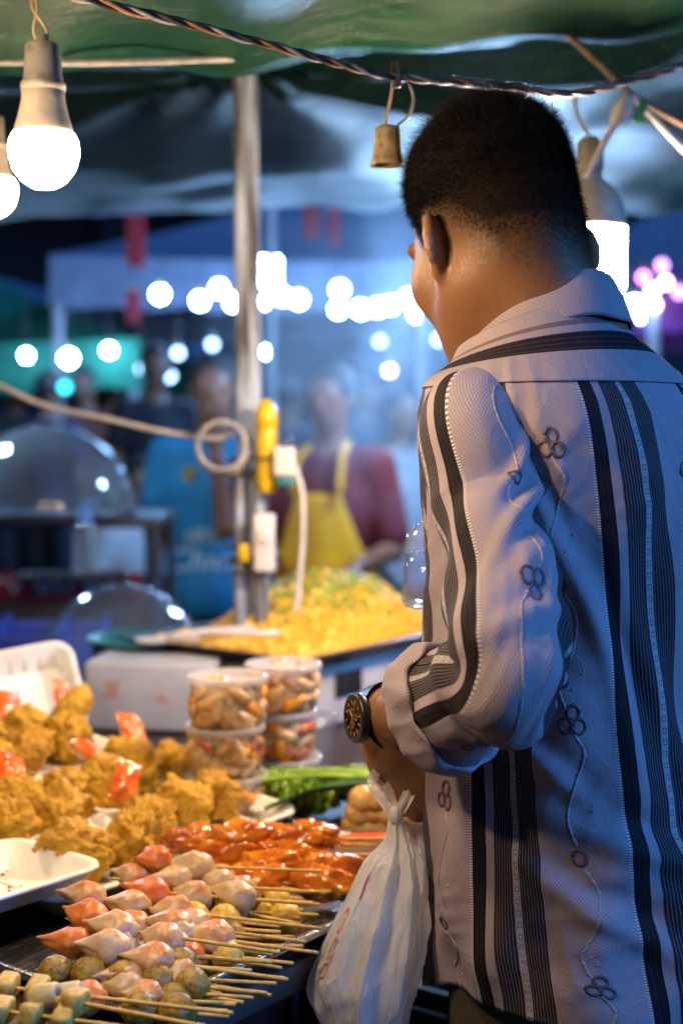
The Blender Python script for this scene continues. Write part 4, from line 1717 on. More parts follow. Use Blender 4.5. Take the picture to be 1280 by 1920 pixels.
# ---------------------------------------------------------------- steel tray with skewers
sk_c = tp(0.205, 0.185, 0.003)
st = thing('steel_tray', 'shallow stainless steel tray holding the seafood skewers', 'tray', sk_c, (0, 0, TAB_A))
SW, SL_, SH = 0.37, 0.52, 0.022       # across, along
def rim_rect(hx, hy, z):
    return [(-hx, -hy, z), (hx, -hy, z), (hx, hy, z), (-hx, hy, z)]
v = rim_rect(SL_ / 2 - 0.02, SW / 2 - 0.02, 0.0) + rim_rect(SL_ / 2 - 0.006, SW / 2 - 0.006, SH) + rim_rect(SL_ / 2, SW / 2, SH + 0.001) + rim_rect(SL_ / 2 + 0.002, SW / 2 + 0.002, SH - 0.006) + rim_rect(SL_ / 2 - 0.002, SW / 2 - 0.002, SH - 0.007) + rim_rect(SL_ / 2 - 0.018, SW / 2 - 0.018, -0.0025)
f = [(0, 1, 2, 3)]
for i in range(5):
    for k in range(4):
        f.append((i * 4 + (k + 1) % 4, i * 4 + k, (i + 1) * 4 + k, (i + 1) * 4 + (k + 1) % 4))
f.append((23, 22, 21, 20))
MB().add(v, f).build('pan', M_STEEL, st, bevel=0.0015)
mb = MB()
mb.tube([Vector(q) for q in rim_rect(SL_ / 2 + 0.001, SW / 2 + 0.001, SH - 0.001)] + [Vector((-SL_ / 2 - 0.001, -SW / 2 - 0.001, SH - 0.001))], 0.0026, 8)
mb.build('rolled_rim', M_STEEL, st, True)


def claw_mesh(seed, s=1.0):
    """crab-claw shaped fish ball: fat round end, drawn out to a point at -x"""
    bm = bmesh.new()
    bmesh.ops.create_uvsphere(bm, u_segments=22, v_segments=16, radius=1.0)
    off = Vector((seed * 3.3, seed, seed * 1.7))
    for v in bm.verts:
        d = v.co.normalized()
        x = d.x
        r = 1.0
        if x < -0.35:
            want = 0.07 + 0.86 * ((1 + x) / 0.65) ** 1.35
            r = min(1.05, want / max(math.sqrt(max(1 - x * x, 1e-4)), 0.06))
        k = 1 + 0.16 * mnoise.noise(d * 1.8 + off) + 0.06 * mnoise.noise(d * 6 + off) + 0.03 * mnoise.noise(d * 15 + off)
        xx = x * 0.021 if x > -0.35 else (-0.35 * 0.021 + (x + 0.35) * (0.048 if seed % 3 else 0.030))
        v.co = Vector((xx * k, d.y * 0.0200 * r * k, d.z * 0.0180 * r * k + (0.005 * x * x if x < 0 else 0))) * s
    me = bpy.data.meshes.new('claw')
    bm.to_mesh(me)
    bm.free()
    me.shade_smooth()
    return me


def claw_mat(name, pale, red, lo, hi):
    M = Mat(name, pale, 0.38)
    x, y, z = M.xyz()
    n = M.noise(55, 4)
    edge = (x * -2 + z * 45 + (n - 0.5) * 3.0 + M.rand() * 0.5).ramp(lo, hi)
    c = M.mix(M.noise(120, 3).ramp(0.35, 0.7), pale, tuple(a * 0.82 for a in pale))
    c = M.mix(edge, c, red)
    c = M.mix(M.noise(210, 2).ramp(0.66, 0.72) * 0.5, c, red)
    M.color(c)
    M.set('Subsurface Weight', 0.15)
    M.set('Subsurface Radius', (0.008, 0.004, 0.002))
    M.bump(M.noise(260, 3), 0.25, 0.002)
    return M.m


M_CLAW = claw_mat('pale_fish_ball', (0.52, 0.385, 0.215), (0.54, 0.17, 0.02), 0.62, 1.30)
M_CLAWR = claw_mat('orange_fish_ball', (0.62, 0.27, 0.07), (0.56, 0.12, 0.015), -0.2, 0.9)
CLAW = [claw_mesh(k + 1) for k in range(9)]
for me in CLAW:
    me.materials.append(M_CLAW)
CLAWR = [me.copy() for me in CLAW]
for me in CLAWR:
    me.materials.clear()
    me.materials.append(M_CLAWR)
M_VBALL = Mat('herb_ball', (0.24, 0.15, 0.03), 0.45)
nv_ = M_VBALL.noise(120, 4)
cvb = M_VBALL.mix(nv_.ramp(0.35, 0.65), (0.17, 0.095, 0.008), (0.36, 0.22, 0.022))
cvb = M_VBALL.mix(M_VBALL.noise(190, 2).ramp(0.62, 0.68), cvb, (0.06, 0.05, 0.01))
M_VBALL.color(cvb)
M_VBALL.bump(M_VBALL.noise(170, 4), 0.5, 0.003)
M_VBALL = M_VBALL.m
VB = [lumpy('herb_ball', (0.019, 0.0185, 0.0185), 40 + k, 4, (0.06, 0.05, 0.05), (2.0, 5.0, 12.0)) for k in range(3)]
for me in VB:
    me.materials.append(M_VBALL)
M_GLAZE = Mat('orange_glaze', (0.55, 0.13, 0.010), 0.16)
gz = M_GLAZE.noise(26, 4)
M_GLAZE.color(M_GLAZE.mix(gz.ramp(0.3, 0.7), (0.42, 0.075, 0.006), (0.64, 0.24, 0.014)))
M_GLAZE.set('Coat Weight', 0.25)
M_GLAZE.set('Coat Roughness', 0.08)
M_GLAZE.bump(M_GLAZE.noise(60, 3), 0.35, 0.006)
M_GLAZE = M_GLAZE.m
GL = [lumpy('glazed_chicken', (0.044, 0.0165, 0.015), 60 + k, 4, (0.34, 0.30, 0.10), (1.6, 4.2, 11.0)) for k in range(3)]
for me in GL:
    me.materials.append(M_GLAZE)
M_TOFU = Mat('fried_tofu', (0.62, 0.45, 0.14), 0.55)
M_TOFU.color(M_TOFU.mix(M_TOFU.noise(70, 4).ramp(0.35, 0.65), (0.34, 0.21, 0.025), (0.54, 0.41, 0.11)))
M_TOFU.bump(M_TOFU.noise(160, 3), 0.4, 0.003)
M_TOFU = M_TOFU.m
M_TUBE = simple('pale_fish_tube', (0.50, 0.41, 0.22), 0.45, 0.15, 60, 0.2)
M_GOLD2 = Mat('golden_ball', (0.62, 0.34, 0.06), 0.32)
M_GOLD2.color(M_GOLD2.mix(M_GOLD2.noise(60, 4).ramp(0.35, 0.65), (0.58, 0.25, 0.025), (0.80, 0.55, 0.20)))
M_GOLD2 = M_GOLD2.m
GB = [lumpy('golden_ball', (0.0165, 0.015, 0.0145), 80 + k, 3, (0.10, 0.06, 0.02), (2.0, 5.0, 9.0)) for k in range(3)]
for me in GB:
    me.materials.append(M_GOLD2)
M_YOLK = simple('yellow_fish_ball', (0.55, 0.36, 0.05), 0.4, 0.25, 60, 0.2)
YB = [me.copy() for me in VB]
for me in YB:
    me.materials.clear()
    me.materials.append(M_YOLK)


def soft_box(w, l, h, m, seed):
    bm = bmesh.new()
    bmesh.ops.create_cube(bm, size=1.0)
    bmesh.ops.subdivide_edges(bm, edges=bm.edges, cuts=5, use_grid_fill=True)
    for v in bm.verts:
        d = v.co * 2
        r = (abs(d.x) ** 6 + abs(d.y) ** 6 + abs(d.z) ** 6) ** (1 / 6)
        q = d / r if r > 0 else d
        k = 1 + 0.06 * mnoise.noise(q * 2 + Vector((seed, 0, 0)))
        v.co = Vector((q.x * w / 2, q.y * l / 2, q.z * h / 2)) * k
    me = bpy.data.meshes.new('tofu')
    bm.to_mesh(me)
    bm.free()
    me.shade_smooth()
    me.materials.append(m)
    return me


TOFU = [soft_box(0.022, 0.034, 0.026, M_TOFU, k) for k in range(2)]
q = MB().lathe([(0.004, -0.015), (0.0125, -0.016), (0.0138, -0.012), (0.0135, 0.012), (0.012, 0.0155), (0.0045, 0.0150), (0.0035, 0.011)], 18)
TUBE = q.mesh('fish_tube', True)
TUBE.materials.append(M_TUBE)
stick_me = {}


def stick_mesh(l):
    k = round(l, 2)
    if k not in stick_me:
        me = MB().tube([(0, 0, 0), (k * 0.02, 0, 0), (k * 0.985, 0, 0), (k, 0, 0)], [0.0004, 0.0017, 0.0018, 0.0015], 7).mesh('stick', True)
        me.materials.append(M_STICK)
        stick_me[k] = me
    return stick_me[k]


def skewer(label, p0, p1, pieces, group):
    """p0 = inner point of the stick, p1 = its free end; pieces = [(mesh, name, distance from p0, roll, (scale))]"""
    p0, p1 = Vector(p0), Vector(p1)
    d = p1 - p0
    o = thing('skewer', label, 'skewer', p0, (0, -math.asin(max(-1, min(1, d.z / d.length))), math.atan2(d.y, d.x)), group)
    obj('stick', stick_mesh(d.length), None, o)
    for me, nm, x, roll, sc, dx in pieces:
        c = obj(nm, me, None, o, (x, dx[0], dx[1]), (roll, 0, 0 if len(dx) < 3 else dx[2]))
        c.scale = sc if isinstance(sc, tuple) else (sc, sc, sc)
    return o


GRP = 'skewers in the steel tray'


def stick_end(p, ln, ang, dz):
    """free end of a stick that leaves p towards the customer"""
    a = math.atan2(E2.y, E2.x) + ang
    return Vector((p.x + ln * math.cos(a), p.y + ln * math.sin(a), p.z + dz))


def free_end(px0, py0, z, ang, dz):
    """where the free end of a skewer lies: sticks reach a little over the rim of the tray"""
    xe = float(np.interp(py0, [1560, 1640, 1700, 1750, 1800, 1830, 1860, 1900], [640, 610, 575, 555, 520, 480, 440, 410])) + rnd.uniform(-45, 30)
    ye = py0 + (0.075 - 0.35 * (ang - A0) + rnd.uniform(-0.03, 0.05)) * (xe - px0)
    return tab(xe, ye, TZ + max(z + dz, 0.026))


def claw_row(px0, py0, z, n, ln, ang, reds, lab, dz=-0.012, sp=0.041, s=0.80, grp=GRP):
    """first (innermost) piece at pixel; n pieces along the stick"""
    p = tab(px0, py0, TZ + z)
    p1 = free_end(px0, py0, z, ang, dz)
    u = (p1 - p).normalized()
    p0 = p - u * 0.024
    L_ = (p1 - p0).length
    n = max(1, min(n, int((L_ - 0.055) / sp)))
    pcs = []
    for k in range(n):
        m_ = (CLAWR if k in reds else CLAW)[(k * 2 + int(px0)) % 9]
        pcs.append((m_, 'fish_ball', 0.024 + k * sp, rnd.uniform(-0.5, 0.5), s * rnd.uniform(0.88, 1.18), (rnd.uniform(-.004, .004), rnd.uniform(-.003, .005), rnd.uniform(-0.42, 0.42))))
    return skewer(lab, p0, p1, pcs, grp)


def ball_row(px0, py0, z, n, ln, ang, meshes, lab, nm='ball', dz=-0.010, sp=0.033, s=0.78, grp=GRP):
    p = tab(px0, py0, TZ + z)
    if py0 > 1640:
        p1 = free_end(px0, py0, z, ang, dz)
        u = (p1 - p).normalized()
        p0 = p - u * 0.018
    else:
        a = math.atan2(E2.y, E2.x) + ang
        u = Vector((math.cos(a), math.sin(a), 0))
        p0 = p - u * 0.018
        p1 = p0 + u * ln + Vector((0, 0, dz))
    n = max(1, min(n, int(((p1 - p0).length - 0.03) / sp)))
    pcs = [(meshes[k % len(meshes)], nm, 0.018 + k * sp, rnd.uniform(0, 6), s * rnd.uniform(0.95, 1.08), (0, 0)) for k in range(n)]
    return skewer(lab, p0, p1, pcs, grp)


A0 = 0.44      # sticks lie almost across the picture
# upper layer, from the back to the front
claw_row(250, 1650, 0.056, 3, 0.235, A0 + 0.10, (), 'topmost pale claw skewer against the front chicken tray', sp=0.042)
claw_row(290, 1622, 0.066, 2, 0.225, A0 + 0.12, (0,), 'pale claw skewer with a red tip behind the topmost one', sp=0.042)
claw_row(285, 1672, 0.054, 3, 0.225, A0 + 0.05, (0, ), 'claw skewer with one orange ball in the second row')
claw_row(166, 1690, 0.052, 3, 0.245, A0 + 0.02, (), 'pale claw skewer of three beside the empty foam tray', sp=0.043)
claw_row(168, 1728, 0.046, 4, 0.255, A0 - 0.05, (0, ), 'claw skewer beginning with an orange ball in the third row', sp=0.040)
claw_row(222, 1742, 0.058, 3, 0.225, A0 - 0.08, (), 'pale claw skewer lying on top in the middle of the tray', sp=0.043)
claw_row(135, 1778, 0.044, 4, 0.265, A0 - 0.02, (0,), 'claw skewer with a bright orange piece at the steel rim', sp=0.040)
claw_row(205, 1790, 0.050, 3, 0.215, A0 - 0.06, (), 'pale claw skewer just behind the brown balls', sp=0.042)
ball_row(104, 1822, 0.040, 6, 0.27, A0 - 0.02, VB, 'skewer of brown herb balls in the front row', 'herb_ball', sp=0.0295)
ball_row(262, 1894, 0.034, 2, 0.20, A0 + 0.02, VB, 'short skewer of brown herb balls at the bottom edge', 'herb_ball', sp=0.0295)
claw_row(165, 1870, 0.040, 2, 0.185, A0 - 0.10, (0, 1), 'orange claw skewer in front of the brown balls')
# tofu and fish tubes, front left
for k, (px, py, z, ms, ln, ang, lab) in enumerate((
        (22, 1850, 0.052, [TOFU[0], TOFU[1], TUBE], 0.20, A0 + 0.05, 'skewer of fried tofu and a white fish tube at the lower left'),
        (12, 1895, 0.048, [TOFU[1], TOFU[0], TOFU[1]], 0.26, A0 + 0.0, 'skewer of fried tofu blocks at the bottom left corner'),
        (95, 1868, 0.056, [TUBE, TOFU[0]], 0.24, A0 - 0.12, 'skewer with a white fish tube lying over the tofu'))):
    p = tab(px, py, TZ + z)
    a = math.atan2(E2.y, E2.x) + ang
    u = Vector((math.cos(a), math.sin(a), 0))
    pcs = []
    for j, m_ in enumerate(ms):
        c = (m_, 'fish_tube' if m_ is TUBE else 'tofu', 0.014 + j * 0.026, rnd.uniform(-.3, .3), rnd.uniform(0.68, 0.80), (0, 0, 0))
        pcs.append(c)
    o = skewer(lab, p - u * 0.018, p - u * 0.018 + u * ln + Vector((0, 0, -0.010)), pcs, GRP)
    for ch in o.children:
        if ch.data is TUBE:
            ch.rotation_euler = (0.2, math.pi / 2 - 0.3, 0.2)
# glazed chicken skewers, behind
for k, (px, py, z, n, ln, ang, lab) in enumerate((
        (385, 1578, 0.052, 2, 0.24, A0 + 0.24, 'orange glazed chicken skewer at the back of the tray'),
        (440, 1602, 0.044, 2, 0.25, A0 + 0.30, 'large orange glazed chicken skewer in the middle'),
        (470, 1572, 0.058, 2, 0.22, A0 + 0.32, 'orange glazed chicken skewer nearest the lettuce'),
        (520, 1628, 0.036, 2, 0.24, A0 + 0.22, 'orange glazed chicken skewer in front, by the plastic bag'),
        (500, 1652, 0.028, 2, 0.24, A0 + 0.12, 'dark orange glazed chicken skewer lowest in its pile'))):
    p = tab(px, py, TZ + z)
    a = math.atan2(E2.y, E2.x) + ang
    u = Vector((math.cos(a), math.sin(a), 0))
    pcs = [(GL[(k + j) % 3], 'glazed_chicken', 0.038 + j * 0.066, rnd.uniform(0, 3), (0.80, 1.05, 1.05), (rnd.uniform(-.004, .004), 0.002, rnd.uniform(-.25, .25))) for j in range(n)]
    skewer(lab, p - u * 0.045, p - u * 0.045 + u * ln + Vector((0, 0, -0.006)), pcs, GRP)
# lower layer: sticks fanning out to the edge, with paler pieces showing between
low = []
for j in range(34):
    py = 1640 + j * 7.6
    low.append((float(np.interp(py, [1640, 1750, 1900], [455, 400, 300])) + rnd.uniform(-35, 35), py, 0.014 + 0.020 * (j % 3) / 2 + rnd.uniform(0, 0.006)))
for k, (px, py, z) in enumerate(low):
    lab = ('low skewer at the back of the steel tray, stick over the edge', 'low skewer in the middle of the steel tray, stick over the edge', 'low skewer at the front of the steel tray, stick over the edge')[0 if py < 1705 else 1 if py < 1790 else 2]
    ang = A0 + rnd.uniform(-0.22, 0.22)
    if k % 4 == 3:
        ball_row(px - 50, py - 4, z, 3, 0.195 + rnd.uniform(-.03, .03), ang, YB if k % 8 == 3 else VB, lab, 'ball', sp=0.0295, grp='low skewers in the steel tray')
    else:
        claw_row(px - 70, py - 8, z, 3, 0.205 + rnd.uniform(-.03, .03), ang, (k % 3,), lab, sp=0.043, grp='low skewers in the steel tray')
for k, (px, py) in enumerate(((540, 1665), (560, 1690), (530, 1712), (575, 1720), (560, 1650))):
    ball_row(px - 40, py, 0.016 + 0.006 * (k % 2), 3, 0.165, A0 + 0.12 + 0.05 * (k % 3), YB, 'yellow ball skewer low beside the hanging bag', 'ball', sp=0.0295, grp='yellow ball skewers')
# ---------------------------------------------------------------- tubs with pickles, stacked
M_PICK = [simple('pickle_' + n, c, 0.3, 0.3, 90) for n, c in (('tan', (0.62, 0.40, 0.18)), ('brown', (0.36, 0.19, 0.08)), ('orange', (0.75, 0.30, 0.02)), ('red', (0.40, 0.09, 0.02)), ('cream', (0.48, 0.33, 0.17)))]
BITS = []
M_LID = clear_plastic('lid_plastic', (0.94, 0.95, 0.97), 0.06, 0.55)
for k in range(4):
    BITS.append(lumpy('food_bit', (0.013, 0.008, 0.006), 100 + k, 2, (0.25, 0.15, 0.0), (1.6, 4.0, 9.0)))


def tub(label, c, contents, seed):
    """round clear tub, c = bottom centre; contents = weights for the bits"""
    o = thing('plastic_tub', label, 'plastic tub', c, (0, 0, seed), 'plastic tubs of pickles')
    MB().lathe([(0.0, 0.001), (0.0415, 0.001), (0.043, 0.003), (0.0485, 0.056), (0.0492, 0.057)], 40, cap=False).build('cup', M_CLEARH, o, True)
    MB().lathe([(0.0505, 0.0535), (0.0512, 0.056), (0.0512, 0.0600), (0.0500, 0.0612), (0.0470, 0.0612), (0.0455, 0.0590), (0.0, 0.0588)], 40, cap=False).build('lid', M_LID, o, True)
    r = random.Random(seed * 10)
    # the liquor and a bed of bits packed against the wall
    cols = []
    for m_ in range(5):
        cols.append(MB())
    for k in range(105):
        a = r.uniform(0, 2 * math.pi)
        z = r.uniform(0.006, 0.043)
        rad = (0.0425 + 0.0055 * z / 0.056) - r.uniform(0.003, 0.006)
        if k % 5 == 0:
            z, rad = 0.044, r.uniform(0, 0.034)
        mi = r.choices(range(5), contents)[0]
        me = BITS[r.randrange(4)]
        s = r.uniform(0.9, 1.6)
        R = (Matrix.Translation((rad * math.cos(a), rad * math.sin(a), z)) @ Matrix.Rotation(a + math.pi / 2, 4, 'Z') @ Matrix.Rotation(r.uniform(-1.5, 1.5), 4, 'Y') @ Matrix.Diagonal((s, s * 0.75, s, 1)))
        cols[mi].add([R @ v.co for v in me.vertices], [tuple(p.vertices) for p in me.polygons])
    for mi, q in enumerate(cols):
        if q.v:
            q.build('pickle_bits', M_PICK[mi], o, True)['kind'] = 'stuff'
    MB().lathe([(0.0, 0.004), (0.036, 0.004), (0.040, 0.046), (0.0, 0.047)], 24).build('filling', M_PICK[0] if contents[3] < 2 else M_PICK[3], o, True)
    return o


pA = PZ(425, 1537, TZ + 0.002)
pB = PZ(527, 1500, TZ + 0.002)
for k, (w, lab) in enumerate((((3, 4, 1, 0.3, 2), 'bottom tub of the front stack behind the chicken'), ((3, 4, 0.6, 0.3, 3), 'middle tub of the front stack with brown pickles'), ((3, 2, 1.2, 0.3, 4), 'top tub of the front stack with a strip of carrot'))):
    tub(lab, pA + Vector((0.002 * (-1) ** k, 0.001 * k, 0.0622 * k)), w, 1 + k)
for k, (w, lab) in enumerate((((2, 1, 2, 4, 1), 'bottom tub of the rear stack with red pickles'), ((3, 2, 2, 2, 2), 'middle tub of the rear stack beside the clear box'), ((4, 2, 1, 2, 2), 'top tub of the rear stack under the rice tray'))):
    tub(lab, pB + Vector((0.003 * (-1) ** k, 0.0, 0.0622 * k)), w, 4 + k)
# clear box behind them
bx = thing('clear_box', 'empty clear plastic box beside the stacked tubs', 'box', PZ(588, 1440, TZ + 0.002), (0, 0, TAB_A + 0.1))
MB().lathe([(0.0, 0.001), (0.026, 0.001), (0.028, 0.003), (0.033, 0.074), (0.0345, 0.0745), (0.0345, 0.078), (0.031, 0.079), (0.0, 0.079)], 24, cap=False).build('cup', M_CLEARH, bx, True)

# ---------------------------------------------------------------- rice pan on its boxes
PC = Vector((-0.063, 2.25, 0.0)) - E2 * 0.19 + E1 * 0.25
M_BOXG = Mat('worn_white_board', (0.50, 0.49, 0.46), 0.6)
M_BOXG.color(M_BOXG.mix(M_BOXG.noise(9, 5).ramp(0.4, 0.75), (0.54, 0.53, 0.50), (0.33, 0.29, 0.23)))
M_BOXG = M_BOXG.m
bxs = thing('wooden_box', 'worn white box with a dark hand slot holding up the rice pan', 'box', Vector((PC.x, PC.y, TZ + 0.001)), (0, 0, TAB_A))
MB().box((0, 0, 0.054), (0.46, 0.34, 0.106)).build('box_body', M_BOXG, bxs, bevel=0.004)
M_BLACK = simple('black_gap', (0.006, 0.006, 0.006), 0.7)
MB().box((-0.10, -0.171, 0.066), (0.075, 0.006, 0.042)).build('hand_slot', M_BLACK, bxs, bevel=0.012, seg=4)
MB().box((-0.231, -0.02, 0.064), (0.006, 0.075, 0.042)).build('hand_slot', M_BLACK, bxs, bevel=0.012, seg=4)
M_PAN = simple('dark_pan', (0.045, 0.043, 0.042), 0.35, 0.3, 20, Metallic=0.6)
pan = thing('baking_tray', 'wide dark metal tray heaped with yellow fried rice', 'tray', Vector((PC.x, PC.y, TZ + 0.110)), (0, 0, TAB_A))
PW, PL, PHt = 0.40, 0.52, 0.022
v = rim_rect(PL / 2 - 0.02, PW / 2 - 0.02, 0.0) + rim_rect(PL / 2 - 0.006, PW / 2 - 0.006, PHt) + rim_rect(PL / 2 + 0.008, PW / 2 + 0.008, PHt + 0.001) + rim_rect(PL / 2 + 0.009, PW / 2 + 0.009, PHt - 0.004) + rim_rect(PL / 2 - 0.003, PW / 2 - 0.003, PHt - 0.005) + rim_rect(PL / 2 - 0.018, PW / 2 - 0.018, -0.003)
MB().add(v, f).build('pan', M_PAN, pan, bevel=0.0015)
M_RICE = Mat('turmeric_rice', (0.72, 0.42, 0.05), 0.5)
M_RICE.color(M_RICE.mix(M_RICE.noise(60, 5).ramp(0.3, 0.7), (0.66, 0.30, 0.010), (0.82, 0.46, 0.035)))
M_RICE = M_RICE.m
M_RICE2 = simple('pale_rice', (0.84, 0.54, 0.075), 0.45, 0.15, 90)
M_ONION = simple('spring_onion', (0.24, 0.36, 0.03), 0.45, 0.4, 90)


def rice_h(x, y):
    """height of the heap over the pan, pan coordinates"""
    r = math.hypot((x - 0.06) / 0.25, (y + 0.005) / 0.185)
    hgt = 0.094 * max(0, 1 - r ** 1.6)
    edge = max(0, 1 - max(abs(x) / 0.245, abs(y) / 0.185) ** 6)
    return 0.004 + (0.022 * edge + hgt) * (1 + 0.12 * mnoise.noise(Vector((x * 18, y * 18, 0)))) + 0.004 * mnoise.noise(Vector((x * 60, y * 60, 3))) * edge


nu, nv = 90, 70
XS, YS = np.linspace(-0.243, 0.243, nu), np.linspace(-0.183, 0.183, nv)
V_ = np.array([[x, y, rice_h(x, y)] for y in YS for x in XS])
rice = obj('fried_rice', mesh_np('fried_rice', V_, grid_faces(nu, nv)), M_RICE, None, pan.location, pan.rotation_euler)
tag(rice, 'heap of yellow fried rice with chopped green onion on the dark tray', 'fried rice')
gm = MB().lathe([(0.0, -0.0042), (0.0013, -0.003), (0.0017, 0), (0.0013, 0.003), (0, 0.0042)], 6).mesh('grain')


def scatter(n, me, sc, seed, lift=0.001, lo=-0.24, hi=0.24, top=None):
    r = random.Random(seed)
    base = np.array([v.co for v in me.vertices])
    faces = [tuple(p.vertices) for p in me.polygons]
    vv, ff = [], []
    k = 0
    while k < n:
        x, y = r.uniform(lo, hi), r.uniform(-0.18, 0.18)
        if top is not None and math.hypot((x - 0.05) / 0.21, y / 0.16) > top * r.random() ** 0.4 * 1.4:
            continue
        R = np.array((Matrix.Rotation(r.uniform(0, 6.3), 3, 'Z') @ Matrix.Rotation(r.uniform(0.6, 2.5), 3, 'X')))
        s = r.uniform(*sc)
        p = base * s @ R.T + np.array([x, y, rice_h(x, y) + lift])
        vv.append(p)
        o_ = k * len(base)
        ff += [tuple(i + o_ for i in q_) for q_ in faces]
        k += 1
    me2 = bpy.data.meshes.new('scatter')
    me2.from_pydata(np.concatenate(vv).tolist(), [], ff)
    me2.update()
    me2.shade_smooth()
    return me2


g1 = obj('rice_grains', scatter(5200, gm, (0.8, 1.5), 3), M_RICE2, rice)
g1['kind'] = 'stuff'
om = MB().lathe([(0.0014, -0.002), (0.0026, -0.002), (0.0026, 0.002), (0.0014, 0.002)], 7, cap=False).mesh('onion')
g2 = obj('chopped_onion', scatter(800, om, (1.1, 2.4), 5, 0.002, top=0.72), M_ONION, rice)
g2['kind'] = 'stuff'
bitm = lumpy('egg', (0.008, 0.006, 0.004), 7, 2, (0.2, 0.1, 0.0), (2, 4, 8))
g3 = obj('egg_bits', scatter(420, bitm, (0.6, 1.5), 8, 0.001), M_RICE2, rice)
g3['kind'] = 'stuff'
# serving spoons on the left end
M_SPOON = simple('pale_plastic', (0.62, 0.58, 0.52), 0.35, 0.1, 40)
for k, (px, py, lab, rz) in enumerate(((290, 1193, 'white serving spoon resting over the corner of the rice tray', 0.35), (345, 1200, 'pale wooden paddle lying at the edge of the rice', -0.2))):
    p = P(px, py, 2.40)
    sp = thing('serving_spoon', lab, 'spoon', Vector((p.x, p.y, TZ + 0.143 + 0.004 * k)), (0, 0, rz - 0.1), 'spoons by the rice')
    bm = bmesh.new()
    bmesh.ops.create_uvsphere(bm, u_segments=18, v_segments=10, radius=1)
    for vv in bm.verts:
        z = vv.co.z
        vv.co = Vector((vv.co.x * 0.034, vv.co.y * 0.024, (z * 0.009) if z < 0 else z * 0.003 - 0.006 * (1 - vv.co.x ** 2 - vv.co.y ** 2)))
    me = bpy.data.meshes.new('spoon_bowl')
    bm.to_mesh(me)
    bm.free()
    me.shade_smooth()
    obj('bowl', me, M_SPOON, sp)
    MB().tube([(0.028, 0, 0.002), (0.06, 0, 0.008), (0.17, 0.0, 0.012)], [0.006, 0.0045, 0.0055], 8).build('handle', M_SPOON, sp, True)

# foam cooler with a teal lid rim
ck = P(300, 1300, 2.33)
cool = thing('foam_box', 'pale grey foam box with faint red print behind the chicken', 'box', Vector((ck.x - 0.01, ck.y + 0.05, TZ + 0.001)), (0, 0, -0.12))
M_COOL = Mat('foam_board', (0.60, 0.60, 0.62), 0.55)
x_, y_, z_ = M_COOL.xyz()
pr_ = M_COOL.noise(70, 3)
mark = (x_.band(-0.075, -0.045) * z_.band(0.055, 0.085) * pr_.gt(0.46)).max(x_.band(0.015, 0.05) * z_.band(0.035, 0.075) * pr_.gt(0.56))
M_COOL.color(M_COOL.mix(mark * 0.7, M_COOL.mix(M_COOL.noise(14, 4).ramp(0.4, 0.7), (0.40, 0.42, 0.46), (0.34, 0.34, 0.35)), (0.42, 0.16, 0.10)))
MB().box((0, 0, 0.058), (0.215, 0.13, 0.114)).build('box_body', M_COOL.m, cool, bevel=0.008, seg=3)
tl = thing('plastic_basin', 'teal plastic basin standing behind the foam box', 'basin', Vector((ck.x - 0.05, ck.y + 0.21, TZ + 0.001)), (0, 0, 0))
M_TEAL = simple('teal_plastic', (0.02, 0.16, 0.20), 0.35, 0.2, 10)
MB().lathe([(0.0, 0.002), (0.075, 0.002), (0.085, 0.01), (0.098, 0.118), (0.106, 0.120), (0.106, 0.126), (0.096, 0.126), (0.082, 0.012), (0.0, 0.006)], 36, cap=False).build('basin', M_TEAL, tl, True)

# ribbed clear lid standing at the left
lidp = P(-15, 1345, 1.98)
lid = thing('takeaway_container', 'ribbed white foam takeaway container standing behind the chicken at the left', 'container', P(22, 1330, 2.10), (math.radians(50), math.radians(-8), math.radians(18)))
obj('shell', foam_tray_mesh(0.20, 0.15, 0.040), None, lid)
for k in range(8):
    x = -0.075 + k * 0.0215
    MB().tube([(x, 0.056, 0.006), (x, 0.064, 0.022), (x, 0.070, 0.036)], 0.0032, 6).build('rib', M_FOAM, lid, True)
    MB().tube([(x, -0.056, 0.006), (x, -0.064, 0.022), (x, -0.070, 0.036)], 0.0032, 6).build('rib', M_FOAM, lid, True)
for k in range(5):
    y = -0.045 + k * 0.0225
    MB().tube([(0.081, y, 0.006), (0.089, y, 0.022), (0.095, y, 0.036)], 0.0032, 6).build('rib', M_FOAM, lid, True)

# ---------------------------------------------------------------- greens
M_LET = Mat('lettuce', (0.22, 0.40, 0.03), 0.42)
M_LET.color(M_LET.mix(M_LET.noise(50, 4).ramp(0.3, 0.7), (0.12, 0.30, 0.012), (0.42, 0.58, 0.07)))
M_LET.set('Subsurface Weight', 0.1)
M_LET = M_LET.m
M_DKG = Mat('dark_leaf', (0.03, 0.10, 0.02), 0.35)
lx, ly, lz = M_DKG.xyz()
M_DKG.color(M_DKG.mix((ly.abs() * -260 + 1).clamp() * 0.6, M_DKG.mix(M_DKG.noise(40, 3).ramp(0.3, 0.7), (0.012, 0.055, 0.012), (0.05, 0.15, 0.03)), (0.35, 0.45, 0.22)))
M_DKG = M_DKG.m


def frilly_leaf(L, W, seed, ruff=0.010):
    nu, nv = 25, 13
    U, V = np.meshgrid(np.linspace(-1, 1, nu), np.linspace(0, 1, nv))
    w = W * np.sin(np.clip(V, 0.03, 1) ** 0.7 * 2.4) ** 0.8
    x = V * L
    y = U * w
    z = 0.25 * L * V ** 2 + ruff * np.abs(U) ** 1.5 * np.sin(U * 9 + V * 17 + seed) + ruff * 0.8 * V ** 2 * np.sin(U * 13 + seed * 2) + 0.15 * np.abs(y)
    return mesh_np('leaf', np.stack([x, y, z], -1).reshape(-1, 3), grid_faces(nu, nv))


